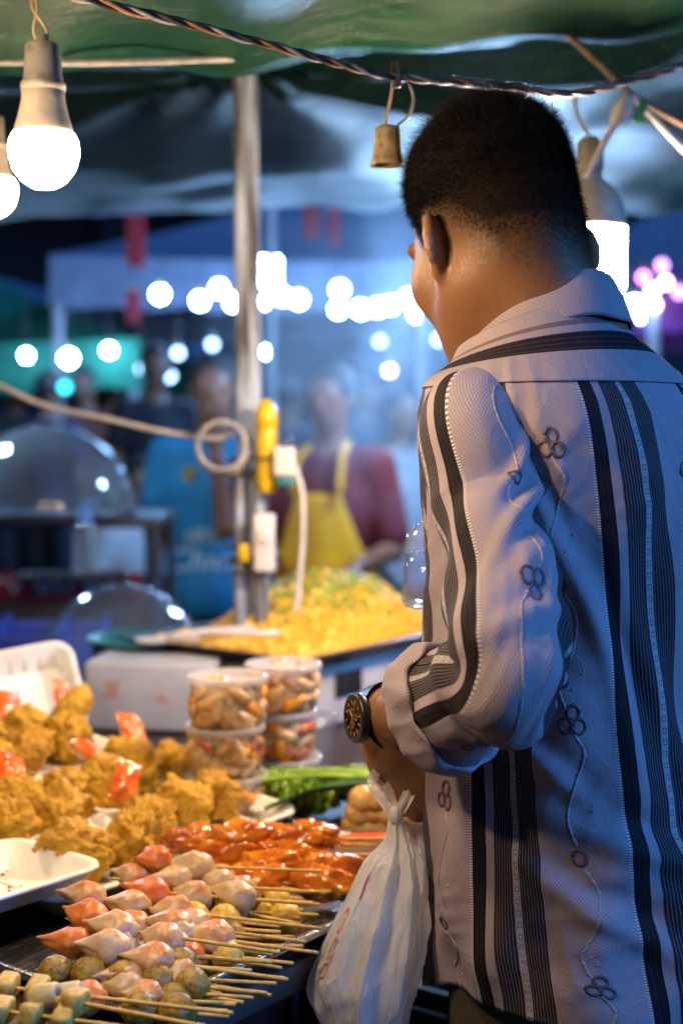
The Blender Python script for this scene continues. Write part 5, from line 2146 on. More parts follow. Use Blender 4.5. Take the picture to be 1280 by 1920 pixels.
LF = [frilly_leaf(0.075, 0.040, k * 1.7, 0.011) for k in range(3)]
for me in LF:
    me.materials.append(M_LET)
for j, (px, py, lab) in enumerate(((560, 1520, 'curly green lettuce next to the orange skewers'), (585, 1512, 'curly green lettuce beside the dark leaves'), (528, 1512, 'curly green lettuce in front of the red pickle tub'))):
    lt = thing('lettuce', lab, 'lettuce', tab(px, py + 14, TZ + 0.006), (0, 0, j), 'lettuce on the table')
    for k in range(14):
        o = obj('leaf', LF[k % 3], None, lt, (0, 0, 0.004 + 0.0015 * k), (rnd.uniform(-.3, .3), -0.25 - 0.075 * (k % 8), k * 2.4))
        s = (0.95 - 0.02 * k) * 0.72
        o.scale = (s, s, s)
LS2 = []
for k in range(3):
    nu, nv = 9, 25
    U, V = np.meshgrid(np.linspace(-1, 1, nu), np.linspace(0, 1, nv))
    w = 0.016 * np.sin(np.clip(V, 0.02, 0.99) * math.pi) ** 0.6
    me = mesh_np('leaf', np.stack([V * 0.15 - 0.075, U * w, 0.012 * np.sin(V * 3 + k) + np.abs(U) * 0.006], -1).reshape(-1, 3), grid_faces(nu, nv))
    me.materials.append(M_DKG)
    LS2.append(me)
for k in range(16):
    px, py = rnd.uniform(600, 790), rnd.uniform(1440, 1500)
    o = obj('long_leaf', LS2[k % 3], None, None, tab(px, py + 18, TZ + 0.012 + 0.0045 * k * 0.5), (rnd.uniform(-.3, .3), rnd.uniform(-.2, .2), rnd.uniform(-0.9, 0.5)))
    tag(o, 'long dark green leaf in the heap of greens behind the wristwatch hand', 'leaf', 'long dark leaves')
M_BEAN = simple('green_bean', (0.26, 0.42, 0.04), 0.4, 0.25, 40)
for k in range(9):
    px, py = 640 + (k % 5) * 22 - 60, 1448 + (k // 5) * 10
    p = tab(px, py + 4, TZ + 0.050 + 0.004 * (k % 3))
    a = rnd.uniform(-0.5, 0.2)
    q = MB().tube(catmull([(-0.07, 0, 0), (-0.02, 0.006, 0.002), (0.03, 0.002, 0.004), (0.075, -0.008, 0)], 12), [0.002] + [0.0042] * 10 + [0.0015], 8)
    o = q.build('green_bean', M_BEAN, None, True, p, (0, 0, a))
    tag(o, 'light green long bean on top of the greens', 'bean', 'long beans on the greens')
# pink tongs lying by the tubs
tg = thing('tongs', 'pink plastic tongs lying between the tubs and the greens', 'tongs', tab(590, 1482, TZ + 0.03), (0, 0, 0.5))
M_PINK = simple('pink_plastic', (0.62, 0.03, 0.16), 0.3, 0.15, 20)
for s in (-1, 1):
    MB().tube(catmull([(-0.09, 0, 0.0), (-0.02, 0.012 * s, 0.004), (0.06, 0.014 * s, 0.002), (0.09, 0.006 * s, 0)], 14), 0.0055, 8).build('arm', M_PINK, tg, True)
MB().lathe([(0, -0.008), (0.009, -0.006), (0.009, 0.006), (0, 0.008)], 14, (-0.09, 0, 0)).build('hinge', M_PINK, tg, True)

# golden balls and fish cakes on the right
for k in range(13):
    px, py = 668 + (k % 5) * 26 + 6 * (k // 5), 1545 - (k // 5) * 24
    ball_row(px, py, 0.020 + 0.017 * (k // 5), 4, 0.20, A0 + 0.35 + rnd.uniform(-.1, .1), GB, ('golden ball skewer in the bottom row of the pile behind the white bag', 'golden ball skewer in the middle row of the pile behind the white bag', 'golden ball skewer in the top row of the pile behind the white bag')[k // 5], 'golden_ball', sp=0.029, s=1.08, grp='golden ball skewers')
M_KAMA = Mat('fish_cake', (0.70, 0.50, 0.36), 0.4)
kz = M_KAMA.xyz()[2]
M_KAMA.color(M_KAMA.mix(kz.gt(0.006), (0.70, 0.48, 0.32), (0.62, 0.07, 0.03)))
KM = soft_box(0.07, 0.026, 0.018, M_KAMA.m, 3)
for k in range(4):
    p = tab(640 + 18 * k, 1592 - 4 * k, TZ + 0.018 + 0.002 * k)
    a = math.atan2(E2.y, E2.x) + A0 + 0.3
    u = Vector((math.cos(a), math.sin(a), 0))
    skewer('red topped fish cake skewer beside the hanging bag', p - u * 0.045, p + u * 0.13, [(KM, 'fish_cake', 0.045, 0, 1.0, (0, 0))], 'fish cake skewers')

# ---------------------------------------------------------------- white carrier bag in his hand
M_BAG = bpy.data.materials.new('thin_white_bag')
M_BAG.use_nodes = True
nt = M_BAG.node_tree
nt.nodes.clear()
o_ = nt.nodes.new('ShaderNodeOutputMaterial')
df = nt.nodes.new('ShaderNodeBsdfPrincipled')
df.inputs['Base Color'].default_value = (0.88, 0.87, 0.88, 1)
df.inputs['Roughness'].default_value = 0.24
tc = nt.nodes.new('ShaderNodeTexCoord')
nz = nt.nodes.new('ShaderNodeTexNoise')
nz.inputs['Scale'].default_value = 48
nz.inputs['Detail'].default_value = 5
nz.inputs['Distortion'].default_value = 1.2
mp = nt.nodes.new('ShaderNodeMapping')
mp.inputs['Scale'].default_value = (1.4, 1.4, 0.35)
nt.links.new(tc.outputs['Object'], mp.inputs[0])
nt.links.new(mp.outputs[0], nz.inputs['Vector'])
bp = nt.nodes.new('ShaderNodeBump')
bp.inputs['Strength'].default_value = 0.7
bp.inputs['Distance'].default_value = 0.01
nt.links.new(nz.outputs['Fac'], bp.inputs['Height'])
nt.links.new(bp.outputs[0], df.inputs['Normal'])
tr = nt.nodes.new('ShaderNodeBsdfTranslucent')
tr.inputs[0].default_value = (0.80, 0.79, 0.78, 1)
nt.links.new(bp.outputs[0], tr.inputs['Normal'])
ts = nt.nodes.new('ShaderNodeBsdfTransparent')
m1 = nt.nodes.new('ShaderNodeMixShader')
m1.inputs[0].default_value = 0.42
nt.links.new(df.outputs[0], m1.inputs[1])
nt.links.new(tr.outputs[0], m1.inputs[2])
m2 = nt.nodes.new('ShaderNodeMixShader')
m2.inputs[0].default_value = 0.14
nt.links.new(m1.outputs[0], m2.inputs[1])
nt.links.new(ts.outputs[0], m2.inputs[2])
nt.links.new(m2.outputs[0], o_.inputs[0])

BD = 1.335
BAGP = [(1520, 741, 22), (1540, 742, 27), (1580, 744, 52), (1620, 738, 105), (1700, 722, 158), (1790, 699, 194), (1850, 684, 206), (1900, 682, 184), (1945, 688, 130), (1975, 692, 60), (1985, 693, 14)]
bt = np.linspace(0, 1, len(BAGP))
bag_c = P(735, 1530, BD)
bag = thing('carrier_bag', 'knotted white plastic carrier bag with red print hanging from the hand of the man', 'bag', bag_c)


def bag_fn(th, t):
    py = spline(t, bt, [b[0] for b in BAGP])
    px = spline(t, bt, [b[1] for b in BAGP])
    w = np.maximum(spline(t, bt, [b[2] for b in BAGP]), 8)
    x = (px - 640) / FPX * BD
    z = CAM_H + (960 - py) / FPX * BD * math.cos(PITCH) - math.sin(PITCH) * BD
    y = BD + (960 - py) / FPX * BD * math.sin(PITCH)
    r = w / 2 / FPX * BD
    a = 0.34 * (1 - sstep(0.05, 0.85, t)) + 0.10
    tw = 1.2 * (1 - t) ** 2
    g = np.sin(th * 7 + 0.9 + tw) * 0.40 + np.sin(th * 11 - 1.1 + tw * 2 + 2 * t) * 0.35 + np.sin(th * 4 + 2.1 + 3 * t) * 0.35
    ridge = 1 - np.abs(np.sin(th * 4.5 + 0.7 + 0.8 * np.sin(t * 4))) ** 0.6 * 1.3
    low = 0.05 * np.sin(th * 3 + t * 9) + 0.05 * np.sin(th * 5 - t * 13 + 1)
    rr = r * (1 + a * (0.55 * g + 0.5 * ridge) * 0.8 + low * sstep(0.3, 0.8, t))
    rr = rr + 0.0016 * crumple(th * 0.06, t * 0.22 + th * 0.01, 21) * sstep(0.12, 0.3, t)
    return np.stack(np.broadcast_arrays(x + rr * np.cos(th), y + 0.72 * rr * np.sin(th), z), -1)


pts, fc, uv = loft(bag_fn, np.linspace(-math.pi, math.pi, 321), np.linspace(0, 1, 220), False)
world_part('bag_body', mesh_np('bag_body', pts, fc[:, ::-1]), M_BAG, bag)
# knot, handles, loose ear of the bag
mb = MB()
kc = P(741, 1532, BD)
mb.lathe([(0.004, -0.007), (0.0062, -0.003), (0.0066, 0.002), (0.0060, 0.006), (0.004, 0.010)], 14, kc)
world_part('knot', mb.mesh('knot', True), M_BAG, bag)


def ribbon(pts, widths, nrm, name, fold=0.4):
    c = catmull(pts, 24)
    vv, ff = [], []
    m_ = 7
    for i, p in enumerate(c):
        t = i / 23
        w = np.interp(t, np.linspace(0, 1, len(widths)), widths)
        tg_ = (c[min(i + 1, 23)] - c[max(i - 1, 0)]).normalized()
        s = tg_.cross(Vector(nrm)).normalized()
        n = s.cross(tg_)
        for j in range(m_):
            u = j / (m_ - 1) * 2 - 1
            vv.append(p + s * u * w + n * w * fold * math.cos(u * 4.5 + t * 2))
    for i in range(23):
        for j in range(m_ - 1):
            ff.append((i * m_ + j, i * m_ + j + 1, (i + 1) * m_ + j + 1, (i + 1) * m_ + j))
    return world_part(name, MB().add(vv, ff).mesh(name, True), M_BAG, bag)


ribbon([P(740, 1528, BD), P(722, 1492, BD + 0.005), P(708, 1466, BD + 0.012), P(722, 1440, BD + 0.035)], [0.006, 0.009, 0.010, 0.008], (0.3, -1, 0), 'handle')
ribbon([P(744, 1528, BD), P(762, 1496, BD + 0.002), P(776, 1462, BD + 0.012), P(772, 1436, BD + 0.035)], [0.005, 0.006, 0.007, 0.006], (-0.3, -1, 0), 'handle')
ribbon([P(752, 1550, BD + 0.01), P(780, 1580, BD + 0.015), P(792, 1630, BD + 0.015), P(782, 1672, BD + 0.01)], [0.006, 0.018, 0.016, 0.003], (0.1, -1, 0), 'loose_ear', 0.3)
# red print
M_RED = simple('red_print', (0.62, 0.03, 0.06), 0.5, 0.15, 60)
M_REDP = simple('faded_red_print', (0.55, 0.16, 0.18), 0.5, 0.3, 60)


def print_on_bag(body, size, th0, t0, kth, kt, rot, m, nm):
    me = text_mesh(body, size)
    bm = bmesh.new()
    bm.from_mesh(me)
    bmesh.ops.triangulate(bm, faces=bm.faces)
    bmesh.ops.subdivide_edges(bm, edges=[e for e in bm.edges if e.calc_length() > size * 0.12], cuts=2)
    bmesh.ops.triangulate(bm, faces=bm.faces)
    bm.to_mesh(me)
    bm.free()
    c, s = math.cos(rot), math.sin(rot)
    co = np.array([v.co for v in me.vertices])
    a = th0 + (co[:, 0] * c - co[:, 1] * s) * kth
    t = t0 - (co[:, 0] * s + co[:, 1] * c) * kt
    p = bag_fn(a, t)
    cen_ = bag_fn(np.full_like(a, -1.57), t) * 0 + np.stack([np.interp(t, bt, [(b[1] - 640) / FPX * BD for b in BAGP]), np.full_like(t, BD), p[:, 2]], 1)
    n = p - cen_
    n[:, 2] = 0
    n /= np.maximum(np.linalg.norm(n, axis=1), 1e-9)[:, None]
    p = p + n * 0.0012
    for v, q_ in zip(me.vertices, p):
        v.co = q_
    me.update()
    return world_part(nm, me, m, bag)


print_on_bag('UDO', 0.013, -2.62, 0.47, 16.0, 5.5, 1.75, M_REDP, 'printed_letters')
print_on_bag('I', 0.020, -2.40, 0.345, 16.0, 4.6, 0.2, M_RED, 'printed_letter')
print_on_bag('nno', 0.008, -2.30, 0.64, 16.0, 4.6, 0.4, M_REDP, 'printed_letters')

# bar of red print low on the bag: a flat patch that follows the film
uu_, tt_ = np.meshgrid(np.linspace(-2.02, -1.80, 9), np.linspace(0, 1, 5))
base_t = 0.735 + (uu_ + 1.9) * -0.10 + (tt_ - 0.5) * 0.035
pp = bag_fn(uu_, base_t).reshape(-1, 3) + np.array([-0.0004, -0.0014, 0])
world_part('printed_bar', mesh_np('printed_bar', pp, grid_faces(9, 5)), M_RED, bag)

# ---------------------------------------------------------------- water bottle in his other hand
wb_c = P(803, 1140, 1.50)
bot = thing('water_bottle', 'clear water bottle with a blue cap held in front of the chest of the man', 'bottle', wb_c, (0.05, 0.08, 0))
MB().lathe([(0.0, 0.0), (0.026, 0.001), (0.030, 0.006), (0.0305, 0.02), (0.029, 0.03), (0.0305, 0.04), (0.029, 0.05), (0.0305, 0.06), (0.030, 0.075), (0.022, 0.086), (0.0135, 0.092), (0.0125, 0.096)], 28, cap=False).build('bottle_body', clear_plastic('bottle_plastic', (0.88, 0.92, 1.0), 0.04, 0.10), bot, True)
MB().lathe([(0.0, 0.004), (0.0285, 0.006), (0.0285, 0.058), (0.0, 0.060)], 28).build('water', clear_plastic('water', (0.80, 0.88, 1.0), 0.02), bot, True)
M_CAPB = simple('blue_cap', (0.05, 0.16, 0.62), 0.35, 0.15, 30)
MB().lathe([(0.0145, 0.094), (0.0150, 0.095), (0.0150, 0.106), (0.0135, 0.108), (0.0, 0.108)], 28).build('cap', M_CAPB, bot, True)

# what he bought, showing faintly through the bag
pk = thing('drink_pouch', 'blue printed pouch at the bottom of the carrier bag', 'pouch', P(735, 1895, BD + 0.004), (0.3, 0.2, 0.2))
pm = packet_mesh(0.036, 0.05, 0.008, 9.1)
pm.materials.clear()
obj('pouch_body', pm, simple('blue_film', (0.02, 0.10, 0.30), 0.25, 0.3, 40), pk, (0, 0, 0), (1.2, 0, 0))
# ================================================================== ground, awning, pole, wires
M_GROUND = Mat('asphalt', (0.05, 0.05, 0.05), 0.75)
M_GROUND.color(M_GROUND.mix(M_GROUND.noise(3, 5).ramp(0.3, 0.7), (0.030, 0.030, 0.032), (0.070, 0.066, 0.062)))
M_GROUND.bump(M_GROUND.noise(120, 3), 0.4, 0.01)
structure(MB().add([(-60, -20, 0), (60, -20, 0), (60, 120, 0), (-60, 120, 0)], [(0, 1, 2, 3)]).build('ground', M_GROUND.m))


def tarp_material(name, a, b, trans=0.25):
    M = Mat(name, a, 0.34)
    u = M.noise(7, 4)
    cc_t = M.mix(u.ramp(0.3, 0.7), a, b)
    cc_t = M.mix(M.noise(70, 4).ramp(0.60, 0.74) * 0.7, cc_t, tuple(q * 2.2 + 0.03 for q in b))
    cc_t = M.mix(M.noise(16, 5).ramp(0.55, 0.72) * 0.5, cc_t, tuple(q * 0.35 for q in a))
    x, y, z = M.xyz()
    seam = ((y * 1.0).mod(0.62)).lt(0.012)
    M.color(M.mix(seam * 0.7, cc_t, tuple(q * 0.3 for q in a)))
    wv = ((x * 900).sin() * (y * 900).sin())
    M.bump(wv * 0.15 + M.noise(9, 4, stretch=(1, 3, 1)) * 2.0 + M.noise(45, 3) * 0.5, 0.5, 0.02)
    M.set('Specular IOR Level', 0.25)
    return M.m


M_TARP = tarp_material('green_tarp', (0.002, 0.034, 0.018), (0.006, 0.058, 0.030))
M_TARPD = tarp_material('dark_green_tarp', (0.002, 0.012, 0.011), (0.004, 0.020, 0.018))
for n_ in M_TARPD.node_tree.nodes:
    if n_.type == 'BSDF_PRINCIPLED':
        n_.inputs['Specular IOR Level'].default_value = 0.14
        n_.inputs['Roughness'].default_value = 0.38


def tarp(name, label, fn, nu, nv, m, group=None):
    U, V = np.meshgrid(np.linspace(0, 1, nu), np.linspace(0, 1, nv))
    pts = np.array([fn(u, v) for u, v in zip(U.ravel(), V.ravel())])
    o = obj(name, mesh_np(name, pts, grid_faces(nu, nv)), m)
    md = o.modifiers.new('thickness', 'SOLIDIFY')
    md.thickness = 0.002
    return tag(o, label, 'awning', group)


def near_tarp(u, v):
    """u across the picture, v from the low rear edge to the front over the camera"""
    px = -900 + u * 2700
    ey = np.interp(px, [-900, 0, 400, 500, 700, 900, 1100, 1280, 1800], [150, 128, 112, 98, 86, 74, 60, 42, -10])
    e = P(px, ey, 1.75 + 0.0001 * px)
    f = Vector((e.x * 1.05, -0.25, 1.98 + 0.02 * math.sin(u * 9)))
    p = e.lerp(f, v)
    p.z += -0.05 * math.sin(v * math.pi) + 0.010 * math.sin(u * 21 + v * 3) * (0.4 + v) + 0.006 * math.sin(u * 47 - v * 9) + 0.012 * mnoise.noise(Vector((u * 9, v * 6, 0)))
    if v < 0.03:
        p.z -= 0.012 * (1 - v / 0.03)
    return p


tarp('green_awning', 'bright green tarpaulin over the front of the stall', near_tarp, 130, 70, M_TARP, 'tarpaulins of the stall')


def far_tarp(u, v):
    """dark rear sheet; u across, v away from the camera"""
    d = 1.80 + 2.9 * v
    x = -2.6 + u * 5.2
    px = 640 + x / d * FPX
    z = 1.88 + 0.14 * v + 0.03 * x * (1 - v) - 0.075 * math.sin(v * math.pi) * (1 + 0.5 * math.sin(u * 7))
    z += 0.045 * mnoise.noise(Vector((x * 1.7, d * 1.3, 2.0))) + 0.028 * mnoise.noise(Vector((x * 4.5, d * 2.5, 5.0)))
    # radial folds around the head of the pole
    ax, ay = x + 0.17, d - 2.5
    ang = math.atan2(ay, ax)
    rr = math.hypot(ax, ay)
    z += 0.022 * math.sin(ang * 9) * math.exp(-rr / 0.7) + 0.05 * math.exp(-(rr / 0.35) ** 2)
    return Vector((x, d, z))


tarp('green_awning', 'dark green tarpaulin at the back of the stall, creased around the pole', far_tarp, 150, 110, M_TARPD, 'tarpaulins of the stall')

# pole
M_POLE = Mat('weathered_pole', (0.5, 0.48, 0.46), 0.7)
ns = M_POLE.noise(22, 5, stretch=(2.2, 2.2, 0.16))
nl = M_POLE.noise(60, 4, stretch=(1, 1, 0.25))
pc_ = M_POLE.mix(ns.ramp(0.42, 0.60), (0.38, 0.47, 0.66), (0.055, 0.055, 0.065))
pc_ = M_POLE.mix(nl.ramp(0.55, 0.7) * 0.6, pc_, (0.22, 0.20, 0.20))
M_POLE.color(pc_)
M_POLE.bump(ns + nl * 0.5, 0.5, 0.006)
M_POLE = M_POLE.m
ptop, pbot = P(459, 60, 2.5), P(472, 1200, 2.5)
k0 = (pbot - ptop) / (pbot.z - ptop.z)
gp = ptop + k0 * (0 - ptop.z)
tt0 = ptop + k0 * (2.02 - ptop.z)
pole = thing('stall_pole', 'weathered white pole holding up the tarpaulin', 'pole', gp)
d_ = tt0 - gp
mb = MB()
prof = [(-0.024, -0.018), (-0.018, -0.024), (-0.004, -0.024), (0.0, -0.0205), (0.004, -0.024), (0.018, -0.024), (0.024, -0.018), (0.024, 0.018), (0.018, 0.024), (-0.018, 0.024), (-0.024, 0.018)]
vv, ff = [], []
NS = 60
for i in range(NS + 1):
    c = d_ * (i / NS)
    w = 1 + 0.05 * mnoise.noise(Vector((0, 0, i * 0.6)))
    vv += [(c.x + x * w * 0.88, c.y + y * w * 0.88, c.z) for x, y in prof]
n_ = len(prof)
for i in range(NS):
    for k in range(n_):
        k2 = (k + 1) % n_
        ff.append((i * n_ + k, i * n_ + k2, (i + 1) * n_ + k2, (i + 1) * n_ + k))
ff.append(tuple(NS * n_ + k for k in range(n_)))
mb.add(vv, ff).build('post', M_POLE, pole)
# split batten lashed to the lower half
zb = P(470, 880, 2.47).z
q0 = gp + k0 * 0.0 + Vector((0.020, -0.034, 0))
MB().tube([q0 - gp + Vector((0, 0, 0.0)), q0 - gp + k0 * (zb * 0.5), q0 - gp + k0 * zb], [0.013, 0.014, 0.013], 10).build('batten', M_POLE, pole)
q0 = gp + Vector((-0.016, -0.032, 0))
MB().tube([q0 - gp, q0 - gp + k0 * (zb * 0.5), q0 - gp + k0 * (zb + 0.02)], [0.011, 0.012, 0.011], 10).build('batten', M_POLE, pole)
M_WIRE = simple('tie_wire', (0.06, 0.05, 0.045), 0.5)
for py in (905, 1068, 1090):
    c = P(472, py, 2.48) - gp
    pts_ = [c + Vector((0.043 * math.cos(a), 0.012 + 0.042 * math.sin(a), 0.004 * a)) for a in np.linspace(0, 12, 40)]
    MB().tube(pts_, 0.0028, 6).build('lashing', M_WIRE, pole, True)

# things tied to the pole
M_YEL = simple('yellow_plastic', (0.62, 0.42, 0.01), 0.35, 0.2, 25)
M_WPL = simple('white_plastic', (0.66, 0.64, 0.66), 0.35, 0.12, 25)
yb = thing('plug_socket', 'yellow hand lamp body strapped upright to the pole', 'lamp', P(500, 925, 2.44))
MB().lathe([(0.012, 0.0), (0.017, 0.004), (0.0185, 0.02), (0.0185, 0.10), (0.0175, 0.108), (0.0165, 0.112), (0.0195, 0.116), (0.0200, 0.135), (0.012, 0.155), (0.006, 0.160), (0.0, 0.161)], 22).build('body', M_YEL, yb, True)
MB().tube([(0.0 + 0.021 * math.cos(a), 0.021 * math.sin(a), 0.06) for a in np.linspace(0, 6.28, 24)], 0.0025, 6).build('strap', M_WIRE, yb, True)
yb.name = 'hand_lamp'
wpz = thing('power_adapter', 'white plug adapter with a hanging cable beside the yellow lamp', 'adapter', P(533, 912, 2.42))
MB().box((0, 0, 0.042), (0.036, 0.03, 0.05)).build('plug_body', M_WPL, wpz, bevel=0.005, seg=3)
MB().box((0.003, 0.0, 0.078), (0.026, 0.026, 0.02)).build('plug_head', M_CLEAR, wpz, bevel=0.006, seg=3)
MB().box((0.002, -0.002, 0.008), (0.030, 0.028, 0.014)).build('plug_base', M_TEAL, wpz, bevel=0.004)
cb = [P(552, 872, 2.42), P(566, 920, 2.42), P(568, 1000, 2.42), P(562, 1080, 2.42), P(556, 1150, 2.42)]
MB().tube([p - wpz.location for p in catmull(cb, 30)], 0.0042, 8).build('cable', M_WPL, wpz, True)
wbx = thing('switch_box', 'white switch box fixed low on the pole', 'switch box', P(496, 1070, 2.43))
MB().box((0, 0, 0.048), (0.036, 0.030, 0.098)).build('case', M_WPL, wbx, bevel=0.005, seg=3)
MB().box((0, -0.0165, 0.06), (0.018, 0.004, 0.028)).build('rocker', M_WPL, wbx, bevel=0.0015)
MB().box((-0.035, 0.0, 0.03), (0.018, 0.012, 0.030)).build('yellow_tag', M_YEL, wbx, bevel=0.003)

# rope coil and the cable running to it from the left
M_ROPE = Mat('pale_rope', (0.42, 0.36, 0.30), 0.8)
M_ROPE.color(M_ROPE.mix(M_ROPE.noise(80, 3).ramp(0.3, 0.7), (0.30, 0.30, 0.32), (0.46, 0.46, 0.49)))
M_ROPE = M_ROPE.m


def rope(name, label, cat, pts, r, m, n=60, strands=0, twist=40.0, group=None, kids=None):
    c = catmull(pts, n)
    o = thing(name, label, cat, c[0], group=group)
    if strands:
        acc = 0
        for s in range(strands):
            q = []
            acc = 0.0
            for i, p in enumerate(c):
                t = (c[min(i + 1, n - 1)] - c[max(i - 1, 0)]).normalized()
                a = t.orthogonal().normalized()
                up = Vector((0, 0, 1))
                a = (up - t * up.dot(t)).normalized()
                b = t.cross(a)
                if i:
                    acc += (p - c[i - 1]).length
                ph = acc * twist + s * 2 * math.pi / strands
                w = r * (1 + 0.4 * mnoise.noise(Vector((acc * 6, s * 3, 0))))
                q.append(p + a * w * math.cos(ph) + b * w * math.sin(ph) - c[0])
            MB().tube(q, r * 0.9, 7).build('strand', m if not isinstance(m, list) else m[s % len(m)], o, True)
    else:
        MB().tube([p - c[0] for p in c], r, 8).build('line', m, o, True)
    return o


rope('cable', 'pale slack cable running from the left edge to the coil on the pole', 'cable', [P(-60, 690, 2.55), P(0, 722, 2.5), P(90, 762, 2.5), P(200, 785, 2.48), P(300, 808, 2.47), P(400, 822, 2.46), P(440, 812, 2.45)], 0.0048, M_ROPE)
cc_ = P(417, 835, 2.44)
co = thing('rope_coil', 'small coil of pale cable hanging on the pole', 'cable coil', cc_)
for k in range(4):
    pts_ = [Vector(((0.040 + 0.002 * k) * math.cos(a), 0.010 * k - 0.015 + 0.004 * math.sin(a * 2), (0.041 + 0.0015 * k) * math.sin(a) - 0.002 * k)) for a in np.linspace(0, 2 * math.pi, 36)]
    MB().tube(pts_, 0.0034, 7, False).build('turn', M_ROPE, co, True)

rope('cord', 'straight pale cord along the rear edge of the green tarpaulin', 'cord', [P(-200, 118, 1.72), P(0, 116, 1.72), P(200, 117, 1.72), P(400, 111, 1.74), P(470, 108, 1.78)], 0.0042, M_ROPE)
M_CU = simple('copper_wire', (0.20, 0.10, 0.05), 0.5, 0.4, 200)
M_BK = simple('black_wire', (0.03, 0.03, 0.04), 0.4, 0.4, 100)
M_GRW = simple('grey_wire', (0.20, 0.20, 0.23), 0.45, 0.3, 100)
rope('wire_bundle', 'twisted electric wires sagging across the top of the picture', 'wires', [P(-40, -70, 1.12), P(150, -5, 1.15), P(330, 40, 1.22), P(480, 78, 1.29), P(620, 116, 1.36), P(735, 143, 1.42), P(850, 153, 1.47), P(960, 164, 1.52), P(1065, 176, 1.56), P(1180, 152, 1.60), P(1290, 118, 1.64), P(1420, 70, 1.7)], 0.0024, [M_CU, M_BK, M_GRW], 260, 3, 70.0)
# empty bell-shaped socket on bare wires
so = thing('lamp_socket', 'empty dirty beige lamp socket hanging from the twisted wires', 'lamp socket', P(726, 272, 1.44))
M_BEIGE = Mat('old_bakelite', (0.34, 0.25, 0.14), 0.5)
M_BEIGE.color(M_BEIGE.mix(M_BEIGE.noise(90, 5).ramp(0.4, 0.7), (0.42, 0.33, 0.20), (0.16, 0.09, 0.03)))
M_BEIGE = M_BEIGE.m
MB().lathe([(0.0130, -0.020), (0.0168, -0.021), (0.0172, -0.018), (0.0150, -0.012), (0.0140, -0.004), (0.0130, 0.012), (0.0120, 0.018), (0.006, 0.020), (0.0, 0.020)], 26, cap=False).build('shell', M_BEIGE, so, True)
MB().lathe([(0.0, -0.004), (0.0118, -0.006), (0.0126, -0.0195)], 20, cap=False).build('thread', M_CU, so, True)
for s, pp_ in ((0, [(738, 148), (732, 185), (724, 220), (722, 240)]), (1, [(766, 152), (775, 185), (765, 218), (744, 236)])):
    MB().tube([p - so.location for p in catmull([P(a, b, 1.44) for a, b in pp_], 20)], 0.0017, 7).build('lead', M_CORD if s == 0 else M_GRW, so, True)
MB().box(P(742, 140, 1.425) - so.location, (0.010, 0.010, 0.026)).build('clip', M_BK, so, bevel=0.002)
# cords at the upper right
rope('cord', 'brown cord slanting down under the tarpaulin at the upper right', 'cord', [P(1040, 45, 1.85), P(1120, 118, 1.85), P(1185, 178, 1.85), P(1300, 245, 1.85)], 0.0040, simple('brown_cord', (0.24, 0.17, 0.12), 0.7, 0.3, 80), 30)
wc = rope('cord', 'white cord with an inline switch hanging above the lit cylindrical lamp', 'cord', [P(1178, 178, 1.84), P(1160, 215, 1.84), P(1130, 270, 1.85), P(1098, 335, 1.86)], 0.0048, M_WPL, 24)
mb = MB()
mb.tube([P(a, b, 1.838) - wc.location for a, b in ((1180, 176), (1174, 188), (1166, 203), (1156, 222), (1150, 234))], [0.004, 0.010, 0.0125, 0.0105, 0.005], 14)
mb.build('inline_switch', M_WPL, wc, True)
rope('cord', 'white cord leaving the inline switch to the right edge', 'cord', [P(1185, 178, 1.84), P(1215, 212, 1.84), P(1300, 300, 1.84)], 0.0046, M_WPL, 20)
gb_ = MB().box((0, 0, 0), (0.012, 0.004, 0.03)).build('green_tape', simple('green_tape', (0.04, 0.35, 0.12), 0.5), None, loc=P(1200, 210, 1.835), rot=(0, 0.3, 0), bevel=0.002)
tag(gb_, 'scrap of green tape tied beside the inline switch', 'tape')
# ================================================================== the night market behind
def hexmat(name, c, rough=0.8):
    return simple(name, c, rough, 0.2, 14, 0.2, 60)


M_COOLB = emissive('cold_white_lamp', (0.28, 0.54, 1.0), 120.0)
M_COOK_FILL = emissive('added_cook_fill', (0.36, 0.62, 1.0), 1000.0)  # glow of the hidden lamps added for the cooks and smoke
M_LEFT_FILL = emissive('added_left_fill', (0.42, 0.68, 1.0), 520.0)  # glow of the added lamp out of view on the left
M_COOLD = emissive('dim_blue_lamp', (0.35, 0.60, 1.0), 9.0)
M_TEALB = emissive('teal_lamp', (0.03, 0.55, 0.85), 7.0)
M_REDB = emissive('red_lamp', (1.0, 0.02, 0.08), 7.0)
M_PINKB = emissive('pink_lamp', (1.0, 0.25, 0.75), 8.0)
M_VIOB = emissive('violet_lamp', (0.55, 0.25, 1.0), 8.0)
M_WARMB = emissive('warm_lamp', (1.0, 0.80, 0.60), 10.0)


def far_lamp(label, px, py, d, r, m, group, dz=0.25):
    c = P(px, py, d)
    o = thing('market_lamp', label, 'lamp', c, group=group)
    MB().lathe([(0, -r), (r * 0.6, -r * 0.8), (r * 0.95, -r * 0.3), (r, 0.1 * r), (r * 0.8, 0.6 * r), (r * 0.45, 0.9 * r)], 14).build('globe', m, o, True)
    MB().lathe([(r * 0.46, 0.88 * r), (r * 0.42, 1.9 * r), (r * 0.2, 2.0 * r)], 10).build('holder', M_SOCKET, o, True)
    MB().tube([(0, 0, 1.9 * r), (0, 0, 1.9 * r + dz)], 0.004, 5).build('flex', M_BK, o)
    return o


